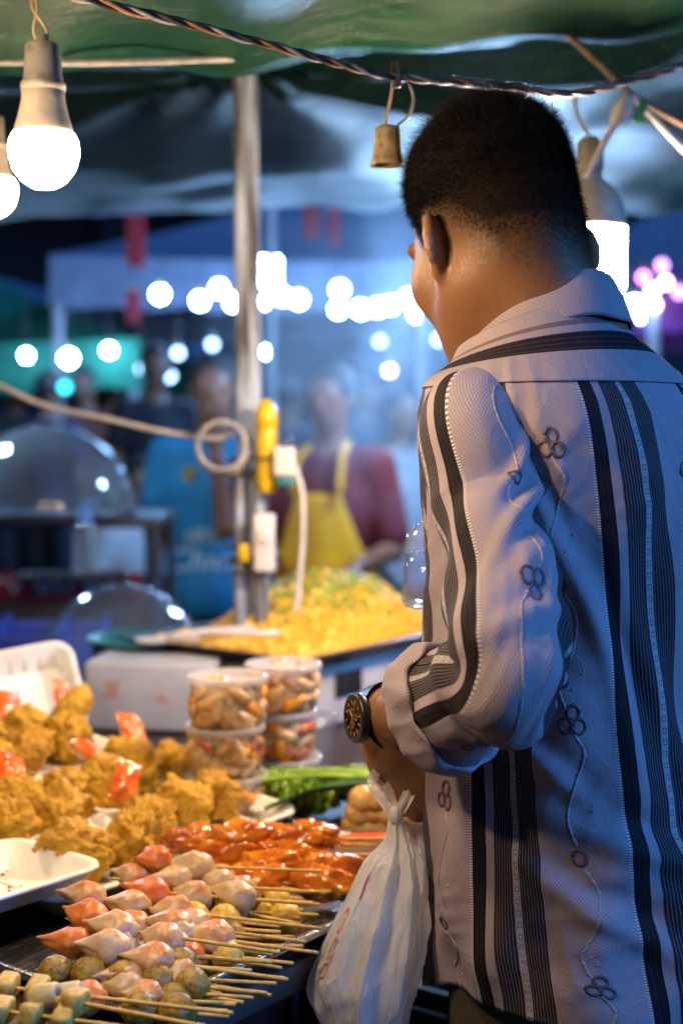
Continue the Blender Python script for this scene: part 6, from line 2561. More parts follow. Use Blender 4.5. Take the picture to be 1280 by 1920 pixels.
G1 = 'cold white lamps under the white tent'
LIGHTS = [(300, 552), (375, 564), (411, 541), (438, 567), (504, 565), (530, 556), (560, 562), (637, 543), (634, 580), (676, 580), (708, 577), (733, 572), (765, 560), (783, 588), (802, 570)]
names = ['leftmost', 'second from left', 'upper lamp of the pair left of the pole', 'lamp touching the pole from the left', 'lamp just right of the pole', 'half hidden lamp right of the pole', 'last lamp before the dark gap right of the pole', 'upper lamp of the right row', 'first', 'second', 'third', 'fourth', 'upper', 'lowest', 'last lamp before the face']
for k, (px, py) in enumerate(LIGHTS):
    n = names[k]
    lab = (n + ' cold white lamp glowing under the white tent') if 'lamp' not in n else (n + ', cold white under the tent')
    if n in ('first', 'second', 'third', 'fourth', 'upper', 'lowest'):
        lab = n + ' in the merging row of cold lamps beside the face'
    far_lamp(lab, px, py, 7.5 + 0.2 * (k % 3), 0.038, M_COOLB, G1)
# a square flood lamp on the tent post
fl = thing('flood_lamp', 'square cold flood lamp right of the pole, above the row of lamps', 'lamp', P(503, 509, 7.3))
MB().box((0, 0, 0), (0.115, 0.03, 0.14)).build('panel', M_COOLB, fl, bevel=0.01)
MB().box((0, 0.035, 0), (0.125, 0.03, 0.15)).build('back', M_SOCKET, fl, bevel=0.008)
MB().tube([(0, 0.05, 0.06), (0, 0.05, 0.5)], 0.01, 6).build('bracket', M_SOCKET, fl)
G2 = 'small market lamps'
far_lamp('small cold lamp at the far left under the green awning', 50, 667, 8.5, 0.030, M_COOLB, G2)
far_lamp('larger cold lamp under the green awning', 129, 672, 8.0, 0.042, M_COOLB, G2)
far_lamp('cold lamp right of the green awning', 205, 657, 8.6, 0.034, M_COOLB, G2)
far_lamp('low cold lamp close to the right side of the pole', 503, 660, 9.0, 0.034, M_COOLB, G2)
far_lamp('cold lamp at the right above the collar of the man', 1188, 572, 8.0, 0.042, M_COOLB, G2)
far_lamp('lower cold lamp of the pair above the collar of the man', 1206, 592, 8.3, 0.036, M_COOLB, G2)
far_lamp('cold lamp at the right edge over the shoulder', 1256, 602, 8.2, 0.040, M_COOLB, G2)
for k, (px, py, m, lab) in enumerate(((122, 726, M_TEALB, 'small teal lamp below the larger cold lamp'), (216, 847, M_REDB, 'small red lamp above the seated white shirt'), (334, 662, M_COOLD, 'dim blue lamp over the vendor in blue'), (398, 646, M_COOLD, 'dim blue lamp left of the pole'),
                                      (268, 692, M_COOLD, 'dim blue lamp above the dark crowd'), (318, 705, M_COOLD, 'dim blue lamp beside the head of the vendor in blue'), (822, 636, M_COOLD, 'dim blue lamp close to the chin of the man'), (712, 640, M_COOLD, 'dim blue lamp in the smoke'),
                                      (1222, 545, M_WARMB, 'pale warm lamp of the purple stall, left'), (1247, 530, M_WARMB, 'pale warm lamp of the purple stall, right'), (1226, 572, M_WARMB, 'pale warm lamp of the purple stall, low'), (1205, 520, M_PINKB, 'pink lamp of the purple stall'), (1272, 548, M_VIOB, 'violet lamp of the purple stall'),
                                      (1240, 498, M_VIOB, 'violet lamp at the top of the purple stall'), (730, 695, M_WARMB, 'warm yellow lamp on the stall behind the smoke'))):
    far_lamp(lab, px, py, 7.6 + 0.2 * (k % 4), 0.030, m, 'coloured market lamps', 0.15)

# ---------------------------------------------------------------- tents
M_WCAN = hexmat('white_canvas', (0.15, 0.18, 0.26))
M_GCAN = hexmat('green_canvas', (0.02, 0.22, 0.13))
M_DCAN = hexmat('dark_canvas', (0.020, 0.024, 0.034))
M_RCLO = hexmat('red_cloth', (0.30, 0.015, 0.03))
M_PCAN = hexmat('purple_canvas', (0.22, 0.04, 0.26))
M_POST = simple('painted_post', (0.30, 0.31, 0.34), 0.5)


def tent(label, c, wx, wy, eave, ridge, m, mp=None, group='market tents', val=0.28):
    """pyramid-roofed market tent on four posts, c = ground centre"""
    o = thing('market_tent', label, 'tent', c, group=group)
    hx, hy = wx / 2, wy / 2
    n = 10
    for (x0, y0), (x1, y1) in (((-hx, -hy), (hx, -hy)), ((hx, -hy), (hx, hy)), ((hx, hy), (-hx, hy)), ((-hx, hy), (-hx, -hy))):
        v, f = [], []
        for i in range(n + 1):
            t = i / n
            zz = eave + (ridge - eave) * (t * 0.75 + 0.25 * t * t)
            for j in range(n + 1):
                s = j / n
                ex, ey = x0 + (x1 - x0) * s, y0 + (y1 - y0) * s
                v.append((ex * (1 - t), ey * (1 - t), zz - 0.05 * math.sin(s * math.pi) * math.sin(t * math.pi) - 0.04 * math.sin(s * math.pi) * (1 - t)))
        for i in range(n):
            for j in range(n):
                k = i * (n + 1) + j
                f.append((k, k + 1, k + n + 2, k + n + 1))
        MB().add(v, f).build('roof_panel', m, o, True)
        v, f = [], []
        for j in range(n * 3 + 1):
            s = j / (n * 3)
            ex, ey = x0 + (x1 - x0) * s, y0 + (y1 - y0) * s
            zt = eave - 0.04 * math.sin(s * math.pi)
            w = 1.004 + 0.004 * math.sin(j * 1.3)
            v += [(ex * 1.002, ey * 1.002, zt), (ex * w, ey * w, zt - val - 0.03 * abs(math.sin(j * 0.9)))]
        for j in range(n * 3):
            f.append((2 * j, 2 * j + 1, 2 * j + 3, 2 * j + 2))
        MB().add(v, f).build('valance', mp or m, o, True)
    for x in (-hx, hx):
        for y in (-hy, hy):
            MB().tube([(x * 0.98, y * 0.98, 0), (x * 0.98, y * 0.98, eave)], 0.03, 8).build('post', M_POST, o)
    return o


cA = P(620, 520, 9.6)
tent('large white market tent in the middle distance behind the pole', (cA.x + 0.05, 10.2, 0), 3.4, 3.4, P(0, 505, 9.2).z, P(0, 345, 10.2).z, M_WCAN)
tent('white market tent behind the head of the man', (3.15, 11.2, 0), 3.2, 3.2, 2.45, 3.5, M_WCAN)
tent('low green market tent at the far left', (-2.75, 10.2, 0), 3.0, 2.8, P(0, 640, 9).z, P(0, 560, 10).z + 0.3, M_GCAN, M_GCAN)
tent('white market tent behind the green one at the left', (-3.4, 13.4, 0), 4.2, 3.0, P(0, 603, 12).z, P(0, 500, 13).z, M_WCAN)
tent('purple lit tent at the far right', (2.75, 8.9, 0), 2.0, 1.6, P(0, 520, 8.1).z, P(0, 440, 9).z, M_PCAN, M_PCAN)
# awning strips of the neighbouring row
for lab, x0, x1, py, d in (('pale awning strip with red fringes across the upper left', -60, 470, 358, 6.2), ('pale awning strip right of the head of the man', 1040, 1420, 345, 6.4), ('pale awning strip in the upper middle under the dark tarpaulin', 500, 800, 318, 6.6)):
    a, b = P(x0, py, d), P(x1, py - 8, d)
    o = thing('awning_strip', lab, 'awning', a, group='awning strips of the next row')
    v, f = [], []
    n = 40
    for i in range(n + 1):
        q = (b - a) * (i / n)
        sg = -0.05 * math.sin(i / n * math.pi)
        w = 0.02 * math.sin(i * 1.1)
        v += [(q.x, q.y + 1.3, q.z + 0.38 + sg), (q.x, q.y + w * 0.3, q.z + 0.06 + sg), (q.x, q.y + w, q.z - 0.06 + sg)]
    for i in range(n):
        for k in range(2):
            f.append((3 * i + k, 3 * i + k + 1, 3 * i + 4 + k, 3 * i + 3 + k))
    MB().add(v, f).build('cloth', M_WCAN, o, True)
    L_ = (b - a).length
    for i in range(int(L_ / 0.22)):
        MB().box((0.1 + i * 0.22, -0.02, -0.045 + 0.02 * (i % 2)), (0.06, 0.01, 0.09)).build('fringe', M_RCLO, o)
    for i in (0.02, 0.98):
        q = (b - a) * i
        MB().tube([(q.x, q.y + 0.1, -a.z), (q.x, q.y + 0.1, q.z)], 0.022, 8).build('post', M_POST, o)
# hanging red banners
for lab, px, y0, y1, d, w in (('red hanging banner under the pale awning at the left', 255, 385, 500, 6.4, 34), ('lower red banner below the tent corner at the left', 250, 540, 605, 8.0, 26), ('red lantern banner right of the pole, left one', 583, 360, 448, 6.9, 30), ('red lantern banner right of the pole, right one', 626, 385, 462, 6.9, 22)):
    a, b = P(px, y0, d), P(px, y1, d)
    o = thing('banner', lab, 'banner', b, group='red banners')
    W = w / FPX * d
    MB().box((0, 0, (a.z - b.z) / 2), (W, 0.012, a.z - b.z)).build('cloth', M_RCLO, o, bevel=0.004)
    MB().tube([(-W / 2, 0, a.z - b.z), (W / 2, 0, a.z - b.z)], 0.012, 8).build('rod', M_POST, o)
    MB().tube([(0, 0, a.z - b.z), (0, 0, a.z - b.z + 0.5)], 0.004, 5).build('cord', M_BK, o)

# a long dark shed added as a backdrop to hide the reddish sky
sh = thing('backdrop_shed', 'long dark backdrop shed added to hide the sky at the back', 'building', (0, 17.5, 0))
M_SHED = simple('dark_cladding', (0.022, 0.026, 0.036), 0.8, 0.3, 2)
M_SHEDR = simple('shed_roof', (0.05, 0.055, 0.07), 0.7, 0.3, 3)
MB().box((0, 0.6, 2.6), (34, 1.0, 5.2)).build('wall', M_SHED, sh)
MB().box((0, -0.6, 5.3), (35, 3.4, 0.18), M=Matrix.Rotation(0.12, 3, 'X')).build('roof', M_SHEDR, sh)
for k in range(18):
    MB().box((-16.1 + k * 1.9, 0.04, 2.5), (0.22, 0.16, 5.0)).build('pillar', M_SHEDR, sh)
    MB().box((-15.15 + k * 1.9, 0.08, 1.15), (1.3, 0.06, 2.2)).build('shutter', simple('shutter', (0.04, 0.05, 0.07), 0.6) if k == 0 else bpy.data.materials['shutter'], sh)


# ---------------------------------------------------------------- people
def mid_person(label, px, d, head_py, shirt_c, skin=(0.24, 0.12, 0.07), face=math.pi, hair=(0.01, 0.008, 0.008), scale=1.0, pose='down', trous=(0.02, 0.022, 0.03), seated=False, gh=0.0115, long_hair=False, group=None, apron=None, sleeves=0.55):
    """a market visitor or cook; face = heading, pi looks to the camera"""
    hp = P(px, head_py, d)
    S = scale
    zh = hp.z
    F = Vector((math.sin(face), math.cos(face), 0))
    Lx = Vector((-F.y, F.x, 0))
    U = UPV
    ground = Vector((hp.x, hp.y, 0))
    o = thing('person', label, 'person', ground, group=group)
    hc = Vector((hp.x, hp.y, zh))
    neck = hc - U * 0.135 * S - F * 0.012
    sh_c = hc - U * 0.215 * S - F * 0.02
    hipz = max(zh - 0.70 * S, 0.42) if not seated else zh - 0.66 * S
    hip = Vector((hp.x, hp.y, hipz)) - F * 0.02
    lo = ground + Vector((-0.55, -0.55, 0))
    lo.z = 0
    hi = ground + Vector((0.55, 0.55, 0))
    hi.z = zh + 0.30
    B_ = SDF(lo, hi, gh)
    C_ = SDF(lo, hi, gh)
    T_ = SDF(lo, hi, gh)
    R = axes(Lx, F, U)
    B_.ell(hc + U * 0.02 * S, (0.073 * S, 0.092 * S, 0.092 * S), R, 0.02)
    B_.ell(hc + F * 0.03 * S - U * 0.055 * S, (0.052 * S, 0.055 * S, 0.058 * S), R, 0.03)
    B_.cone(hc + F * 0.088 * S, hc + F * 0.105 * S - U * 0.03 * S, 0.009 * S, 0.013 * S, 0.012)
    for s in (1, -1):
        B_.ell(hc + Lx * 0.076 * s * S - U * 0.01, (0.010 * S, 0.018 * S, 0.030 * S), R, 0.006)
        B_.ell(hc + Lx * 0.032 * s * S + F * 0.095 * S + U * 0.005, (0.016, 0.012, 0.010), R, 0.01, 'sub')
        B_.ell(hc + Lx * 0.032 * s * S + F * 0.080 * S + U * 0.005, (0.013, 0.012, 0.011), R, 0.004)
    B_.cone(neck - U * 0.05, hc - U * 0.05 - F * 0.02, 0.055 * S, 0.052 * S, 0.03)
    B_.cone(hip, sh_c - U * 0.14 * S, 0.11 * S, 0.11 * S, 0.05)
    B_.cone(sh_c + Lx * 0.12 * S, sh_c - Lx * 0.12 * S, 0.05 * S, 0.05 * S, 0.05)
    C_.ell(hip + U * 0.02, (0.175 * S, 0.125 * S, 0.12 * S), R, 0.05)
    C_.cone(hip, sh_c - U * 0.14 * S, 0.135 * S, 0.130 * S, 0.05)
    C_.ell(sh_c - U * 0.13 * S, (0.18 * S, 0.12 * S, 0.17 * S), R, 0.05)
    C_.cone(sh_c + Lx * 0.135 * S, sh_c - Lx * 0.135 * S, 0.062 * S, 0.062 * S, 0.05)
    hands = []
    for s in (1, -1):
        J = sh_c + Lx * 0.175 * s * S
        up = pose == 'raise' and s == 1
        if up:
            el = J - U * 0.25 * S + F * 0.17 * S - Lx * 0.13 * S
            wr = el + U * 0.25 * S + F * 0.01 - Lx * 0.03 * S
            hd_ = U * 0.95 - Lx * 0.2
        elif pose == 'work':
            el = J - U * 0.27 * S + Lx * 0.04 * s
            wr = el + F * 0.22 * S - U * 0.04 - Lx * 0.06 * s
            hd_ = F * 0.9 - U * 0.3
        else:
            el = J - U * 0.28 * S + Lx * 0.03 * s - F * 0.01
            wr = el - U * 0.24 * S + F * 0.05 + Lx * 0.01 * s
            hd_ = -U
        B_.cone(J, el, 0.044 * S, 0.036 * S, 0.02)
        B_.cone(el, wr, 0.037 * S, 0.026 * S, 0.02)
        hd_ = unit(hd_)
        ac = unit(hd_.cross(F if abs(hd_.dot(F)) < 0.8 else U))
        B_.ell(wr + hd_ * 0.05 * S, (0.036 * S, 0.016 * S, 0.045 * S), axes(ac, unit(ac.cross(hd_)), hd_), 0.012)
        for q, oo in enumerate((-0.028, -0.010, 0.009, 0.027)):
            kn = wr + hd_ * 0.085 * S + ac * oo * S
            B_.cone(kn, kn + hd_ * (0.05, 0.06, 0.062, 0.048)[q] * S + ac.cross(hd_) * 0.02, 0.009, 0.0075, 0.003)
        B_.cone(wr + hd_ * 0.03 + ac * 0.03, wr + hd_ * 0.075 + ac * 0.055 * S, 0.011, 0.009, 0.006)
        C_.cone(J - Lx * 0.02 * s, J.lerp(el, sleeves), 0.062 * S, 0.060 * S, 0.035)
        hj = hip + Lx * 0.09 * s * S
        if seated:
            kn_ = hj + F * 0.40 * S - U * 0.02
            an_ = Vector((kn_.x, kn_.y, 0.08))
        else:
            kn_ = Vector((hj.x, hj.y, hipz * 0.52)) + F * 0.03
            an_ = Vector((hj.x, hj.y, 0.08))
        B_.cone(hj, kn_, 0.075 * S, 0.055 * S, 0.03)
        B_.cone(kn_, an_, 0.052 * S, 0.038 * S, 0.03)
        B_.cone(an_ - U * 0.035, an_ + F * 0.14 - U * 0.045, 0.038, 0.03, 0.02)
        T_.cone(hj, kn_, 0.096 * S, 0.078 * S, 0.03)
        T_.cone(kn_, an_ + U * 0.03, 0.076 * S, 0.062 * S, 0.03)
    T_.ell(hip - U * 0.01, (0.165 * S, 0.118 * S, 0.11 * S), R, 0.03)
    C_.cut(tuple(hip - U * 0.075), (0, 0, -1))
    C_.cut(tuple(neck - U * 0.02), tuple(U + F * 0.15))
    key = '%02d%02d%02d' % tuple(int(99 * min(1, q)) for q in skin)
    sm = bpy.data.materials.get('skin_' + key) or simple('skin_' + key, skin, 0.5, 0.15, 20)
    world_part('body', B_.mesh('body', 1), sm, o)
    world_part('trousers', T_.mesh('trousers', 1), simple('trouser_cloth', trous, 0.8), o)
    sm2 = C_.mesh('shirt', 1)
    so_ = world_part('shirt', sm2, shirt_c if not isinstance(shirt_c, tuple) else simple('shirt_cloth', shirt_c, 0.8, 0.15, 12, 0.3, 40), o)
    H_ = SDF(hc - Vector((0.2, 0.2, 0.32)), hc + Vector((0.2, 0.2, 0.2)), gh)
    H_.ell(hc + U * 0.034 * S - F * 0.012 * S, (0.082 * S, 0.097 * S, 0.096 * S), R, 0.01)
    H_.ell(hc + F * 0.095 * S - U * 0.060 * S, (0.080 * S, 0.080 * S, 0.095 * S), R, 0.02, 'sub')
    if long_hair:
        H_.cone(hc - F * 0.055 * S, hc - F * 0.07 * S - U * 0.20 * S, 0.075 * S, 0.06 * S, 0.03)
    else:
        H_.cut(tuple(hc - U * 0.055 * S - F * 0.05), tuple(-U + F * 0.35))
    world_part('hair', H_.mesh('hair', 1), M_CAP.m if hair is None else simple('hair_cloth', hair, 0.7), o)
    return o, hc, sh_c, hip, F, Lx, so_


M_TURQ = simple('turquoise_shirt', (0.006, 0.17, 0.33), 0.75, 0.18, 12, 0.3, 40)
ven, v_hc, v_sh, v_hip, v_F, v_L, v_shirt = mid_person('cook in a turquoise printed shirt raising one arm, left of the pole', 400, 5.3, 728, M_TURQ, (0.20, 0.07, 0.03), math.pi - 0.05, scale=1.10, pose='raise')
M_PRINT = simple('white_print', (0.55, 0.62, 0.66), 0.7)
M_BADGE = simple('yellow_badge', (0.60, 0.36, 0.01), 0.6)


def chest_print(me, cx, cz, m, nm):
    """lay a flat mesh (x right in the picture, y up) on the front of the vendor shirt"""
    right = Vector((1, 0, 0))
    base_ = Vector((v_sh.x, v_sh.y, 0)) + v_F * (0.125 * 0.95 + 0.025)
    for v in me.vertices:
        x, y = v.co.x + cx, v.co.y + cz
        v.co = base_ + right * x + UPV * y + v_F * (-0.9 * x * x + 0.004)
    me.update()
    return world_part(nm, me, m, v_shirt)


zt = P(0, 1050, 5.25).z
chest_print(text_mesh('Chang', 0.115, 0, 0.25), (385 - 640) / FPX * 5.25 - v_sh.x, zt, M_PRINT, 'printed_word')
for k, px in enumerate((362, 412)):
    mb = MB()
    sg = 1 if k == 0 else -1
    mb.box((0, 0, 0), (0.060, 0.036, 0.002)).box((0.030 * sg, 0.010, 0), (0.026, 0.030, 0.002)).box((-0.020, -0.026, 0), (0.012, 0.02, 0.002)).box((0.016, -0.026, 0), (0.012, 0.02, 0.002)).box((0.046 * sg, -0.006, 0), (0.008, 0.034, 0.002))
    chest_print(mb.mesh('printed_elephant'), (px - 640) / FPX * 5.25 - v_sh.x, P(0, 1002, 5.25).z, M_PRINT, 'printed_emblem')
chest_print(MB().lathe([(0.0, 0), (0.026, 0), (0.026, 0.003), (0, 0.003)], 24).mesh('badge'), (354 - 640) / FPX * 5.25 - v_sh.x, P(0, 888, 5.25).z, M_BADGE, 'round_badge')

mar, a_hc, a_sh, a_hip, a_F, a_L, a_shirt = mid_person('cook in a maroon shirt and a yellow apron, right of the pole', 618, 4.7, 748, (0.13, 0.004, 0.007), (0.20, 0.065, 0.028), math.pi + 0.35, scale=1.02, pose='work', hair=(0.012, 0.010, 0.010), sleeves=0.8)
M_APR = simple('yellow_apron', (0.78, 0.36, 0.002), 0.7, 0.2, 9, 0.4, 26)
nu, nv = 31, 31
U, V = np.meshgrid(np.linspace(-1, 1, nu), np.linspace(0, 1, nv))
wv = np.interp(V, [0, 0.25, 0.45, 1], [0.075, 0.13, 0.22, 0.27])
ang = U * wv / 0.165
zz = a_sh.z - 0.09 - V * 0.66
rad = np.interp(V, [0, 0.3, 0.6, 1], [0.150, 0.168, 0.182, 0.225]) + 0.010 * np.sin(U * 8 + V * 3) * V
rx_, ry_ = rad * 1.15, rad * 0.93
xx = np.sin(ang) * rx_
yy = np.cos(ang) * ry_
P3 = np.stack([a_sh.x + a_L.x * xx + a_F.x * yy, a_sh.y + a_L.y * xx + a_F.y * yy, zz], -1).reshape(-1, 3)
ap = world_part('apron', mesh_np('apron', P3, grid_faces(nu, nv)), M_APR, mar)
ap.modifiers.new('cloth', 'SOLIDIFY').thickness = 0.003
for s in (-1, 1):
    pts_ = [a_sh + a_L * 0.080 * s + a_F * 0.150 - UPV * 0.09, a_sh + a_L * 0.075 * s + a_F * 0.105 + UPV * 0.03, a_sh + a_L * 0.05 * s + UPV * 0.075 - a_F * 0.02]
    world_part('apron_strap', MB().tube(catmull(pts_, 12), 0.011, 6).mesh('apron_strap', True), M_APR, mar)

mid_person('seated person in a white shirt with dark hair, left of the cook in turquoise', 262, 5.9, 905, (0.42, 0.41, 0.42), (0.2, 0.1, 0.06), 2.6, scale=0.92, seated=True, long_hair=True, gh=0.013)
mid_person('person in a grey shirt wrapped in smoke beside the chest of the man', 752, 6.2, 770, (0.30, 0.29, 0.30), (0.22, 0.12, 0.08), math.pi - 0.6, scale=1.0, pose='work', gh=0.013)
stl = thing('stool', 'plastic stool under the seated person in white', 'stool', (P(262, 905, 5.9).x, 5.9, 0))
zst = P(262, 905, 5.9).z - 0.66 * 0.92 - 0.12
MB().box((0, 0, zst - 0.015), (0.30, 0.30, 0.03)).build('seat', M_RCLO, stl, bevel=0.01)
for x in (-0.12, 0.12):
    for y in (-0.12, 0.12):
        MB().box((x, y, (zst - 0.03) / 2), (0.03, 0.03, zst - 0.03)).build('leg', M_RCLO, stl)
CROWD = [(30, 9.0, 725, (0.015, 0.015, 0.022), 'person in black at the far left of the crowd', 2.8), (95, 8.2, 735, (0.03, 0.02, 0.05), 'person in dark violet below the green awning', 0.4), (160, 8.8, 722, (0.10, 0.02, 0.012), 'person in rust red in the left of the crowd', 3.4),
         (215, 9.2, 730, (0.05, 0.035, 0.04), 'person in dark brown between the lamps', 0.2), (292, 7.2, 690, (0.010, 0.011, 0.018), 'tall person in black just left of the cook in turquoise', 2.9), (450, 8.4, 730, (0.05, 0.02, 0.02), 'person in dark red behind the cook in turquoise', 3.0),
         (545, 8.0, 745, (0.04, 0.025, 0.03), 'person in brown behind the yellow lamp', 0.5), (690, 8.6, 740, (0.05, 0.05, 0.06), 'person in dark grey behind the smoke', 2.5), (800, 9.0, 735, (0.03, 0.03, 0.05), 'person in navy close to the chin of the man', 3.5), (1250, 9.4, 745, (0.05, 0.02, 0.06), 'person in purple behind the shoulder at the right', 3.0)]
for px, d, hy, c, lab, fc_ in CROWD:
    mid_person(lab, px, d, hy, c, (0.17, 0.09, 0.055), fc_, scale=1.0, gh=0.017, group='people in the market crowd')

# ---------------------------------------------------------------- neighbouring carts on the left
M_CART = simple('dark_cart', (0.018, 0.020, 0.028), 0.45, 0.3, 6)
M_CARTM = simple('cart_metal', (0.07, 0.08, 0.10), 0.4, 0.2, 12, Metallic=0.5)
M_DOME = clear_plastic('dome_plastic', (0.88, 0.92, 0.97), 0.10, 0.08)
cx0 = P(60, 965, 4.2)
ct = thing('food_cart', 'dark food cart with a red lettered board at the far left', 'cart', (cx0.x - 0.15, 4.45, 0))
zt_ = P(0, 968, 4.2).z
MB().box((0, 0, zt_ - 0.02), (1.05, 0.55, 0.03)).build('counter', M_CARTM, ct, bevel=0.006)
MB().box((0, 0.02, zt_ - 0.62), (0.98, 0.46, 0.80)).build('cabinet', M_CART, ct, bevel=0.01)
for x in (-0.5, 0.5):
    MB().tube([(x, -0.23, 0.0), (x, -0.23, zt_ - 0.04)], 0.018, 8).build('post', M_CARTM, ct)
    MB().tube([(x, 0.23, 0.0), (x, 0.23, zt_ - 0.04)], 0.018, 8).build('post', M_CARTM, ct)
for x in (-0.3, 0.3):
    MB().lathe([(0.0, -0.02), (0.10, -0.02), (0.12, -0.015), (0.12, 0.015), (0.10, 0.02), (0, 0.02)], 24).build('wheel', M_BK, ct, True, (x, -0.28, 0.12), (math.pi / 2, 0, 0))
zb0, zb1 = P(0, 1132, 4.15).z, P(0, 1080, 4.15).z
bd = MB().box((0.02, -0.235, (zb0 + zb1) / 2), (0.90, 0.012, zb1 - zb0)).build('lettered_board', hexmat('red_board', (0.26, 0.012, 0.02), 0.5), ct)
for k in range(9):      # worn pale marks of the board, no longer readable
    x = -0.24 + k * 0.075
    w = 0.018 + 0.012 * (k % 3)
    pts_ = [(x - w, -0.243, (zb0 + zb1) / 2 - 0.018), (x - w * 0.6, -0.243, (zb0 + zb1) / 2 + 0.020), (x + w * 0.5, -0.243, (zb0 + zb1) / 2 + 0.014), (x + w, -0.243, (zb0 + zb1) / 2 - 0.020)]
    MB().tube(catmull(pts_, 10), 0.0045, 6).build('painted_mark', M_PRINT, bd, True)


def dome(label, c, r, flat=1.0, parent=None):
    o = thing('clear_dome', label, 'food cover', c, group='clear domes over food')
    prof = [(r * math.sin(a), r * flat * math.cos(a)) for a in np.linspace(math.pi / 2, 0.03, 26)]
    MB().lathe(prof, 56, cap=False).build('dome', M_DOME, o, True)
    MB().lathe([(r * 0.99, -0.012), (r * 1.03, -0.012), (r * 1.035, 0.0), (r * 1.03, 0.008), (r * 0.99, 0.008)], 56, cap=False).build('rim', M_CARTM, o, True)
    MB().lathe([(0.0, r * flat), (0.012, r * flat + 0.004), (0.016, r * flat + 0.02), (0.01, r * flat + 0.03), (0, r * flat + 0.032)], 16).build('knob', M_BK, o, True)
    return o


dome('large clear dome on the dark cart at the left edge', P(88, 966, 4.25) + Vector((0, 0, 0.012)), 0.262, 0.98)
sd_ = thing('side_table', 'low steel side table behind the chicken', 'table', (P(230, 1290, 3.0).x, 3.05, 0))
zs_ = P(230, 1290, 3.0).z
MB().box((-0.05, 0, zs_ - 0.02), (0.62, 0.46, 0.03)).build('table_top', M_CARTM, sd_, bevel=0.005)
for x in (-0.32, 0.22):
    for y in (-0.2, 0.2):
        MB().box((x, y, (zs_ - 0.035) / 2), (0.03, 0.03, zs_ - 0.035)).build('leg', M_CARTM, sd_)
dome('second clear dome, nearer and lower, behind the foam box', P(230, 1288, 3.0) + Vector((0, 0, 0.008)), 0.182, 1.16)
wb2 = thing('water_bottle', 'water bottle with a blue cap standing on the dark cart', 'bottle', Vector((P(158, 1075, 3.95).x, 3.95, P(158, 1075, 3.95).z)))
MB().lathe([(0.0, 0), (0.03, 0.0), (0.033, 0.01), (0.033, 0.11), (0.022, 0.135), (0.014, 0.145)], 20).build('bottle_body', M_CLEARH, wb2, True)
MB().lathe([(0.016, 0.146), (0.017, 0.148), (0.017, 0.168), (0, 0.169)], 20).build('cap', M_CAPB, wb2, True)
shf = MB().box((0, 0, -0.012), (0.30, 0.14, 0.02)).build('cart_shelf', M_CART, None, False, wb2.location - Vector((0.04, -0.02, 0.0)), bevel=0.004)
tag(shf, 'narrow dark shelf under the water bottle on the cart', 'shelf')
M_BLUEP = simple('blue_plastic', (0.01, 0.06, 0.42), 0.4, 0.2, 10)
for k, (px, py, d) in enumerate(((15, 1215, 3.5), (100, 1218, 3.6))):
    c = P(px, py, d)
    o = thing('plastic_crate', ('blue plastic crate at the left edge below the cart', 'blue plastic crate left of the nearer dome')[k], 'crate', (c.x, c.y, 0), (0, 0, 0.1), 'blue crates below the cart')
    ztop = P(px, 1165, d).z
    nlev = int(ztop / 0.10)
    for j in range(nlev):
        zc = ztop - 0.05 - j * 0.10
        for s in (-1, 1):
            MB().box((0, s * 0.12, zc), (0.26, 0.012, 0.07)).build('slat', M_BLUEP, o, bevel=0.003)
            MB().box((s * 0.13, 0, zc), (0.012, 0.226, 0.07)).build('slat', M_BLUEP, o, bevel=0.003)
    for sx_ in (-1, 1):
        for sy_ in (-1, 1):
            MB().box((sx_ * 0.126, sy_ * 0.116, ztop / 2), (0.022, 0.022, ztop)).build('corner_post', M_BLUEP, o)

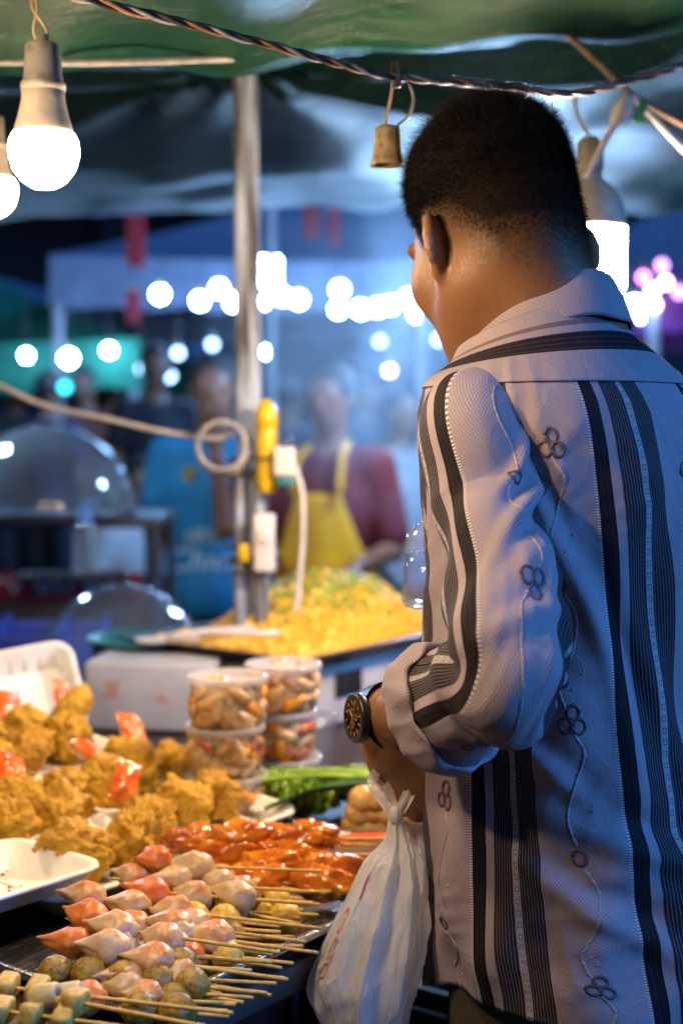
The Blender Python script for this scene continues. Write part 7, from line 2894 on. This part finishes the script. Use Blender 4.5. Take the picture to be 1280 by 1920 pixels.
# fill lamps added to brighten the cooks and the smoke, unseen from here
far_lamp('added cold fill lamp hidden behind the face of the man', 905, 555, 4.25, 0.05, M_COOK_FILL, 'added fill lamps', 0.2)
far_lamp('added cold fill lamp hidden behind the neck of the man', 985, 575, 5.2, 0.05, M_COOK_FILL, 'added fill lamps', 0.2)
far_lamp('added cold fill lamp out of view, left of the picture', -170, 575, 4.25, 0.05, M_LEFT_FILL, 'added fill lamps', 0.2)  # added to light the cook in turquoise from the left

# smoke drifting from the grill
SMK = bpy.data.materials.new('grill_smoke')
SMK.use_nodes = True
nt = SMK.node_tree
nt.nodes.clear()
so2 = nt.nodes.new('ShaderNodeOutputMaterial')
pv = nt.nodes.new('ShaderNodeVolumePrincipled')
pv.inputs['Color'].default_value = (0.66, 0.80, 1.0, 1)
pv.inputs['Anisotropy'].default_value = 0.2
tcn = nt.nodes.new('ShaderNodeTexCoord')
nzn = nt.nodes.new('ShaderNodeTexNoise')
nzn.inputs['Scale'].default_value = 2.6
nzn.inputs['Detail'].default_value = 3
nzn.inputs['Distortion'].default_value = 0.8
nt.links.new(tcn.outputs['Object'], nzn.inputs['Vector'])
mrn = nt.nodes.new('ShaderNodeMapRange')
for i_, v_ in enumerate((0.40, 0.70, 0.0, 0.8)):
    mrn.inputs[i_ + 1].default_value = v_
nt.links.new(nzn.outputs['Fac'], mrn.inputs[0])
grd = nt.nodes.new('ShaderNodeTexGradient')
grd.gradient_type = 'SPHERICAL'
mpn = nt.nodes.new('ShaderNodeMapping')
mpn.inputs['Scale'].default_value = (1 / 0.62, 1 / 0.45, 1 / 0.72)
nt.links.new(tcn.outputs['Object'], mpn.inputs[0])
nt.links.new(mpn.outputs[0], grd.inputs[0])
mun = nt.nodes.new('ShaderNodeMath')
mun.operation = 'MULTIPLY'
nt.links.new(mrn.outputs[0], mun.inputs[0])
nt.links.new(grd.outputs['Fac'], mun.inputs[1])
mu2 = nt.nodes.new('ShaderNodeMath')
mu2.operation = 'MULTIPLY'
mu2.inputs[1].default_value = 2.2
nt.links.new(mun.outputs[0], mu2.inputs[0])
nt.links.new(mu2.outputs[0], pv.inputs['Density'])
nt.links.new(pv.outputs[0], so2.inputs['Volume'])
sc_ = P(690, 690, 4.55)
smo = MB().box((0, 0, 0), (1.26, 0.92, 1.46)).build('smoke', SMK, None, loc=(sc_.x, sc_.y, sc_.z + 0.10))
tag(smo, 'pale grill smoke drifting behind the pole and the face', 'smoke', kind='stuff')
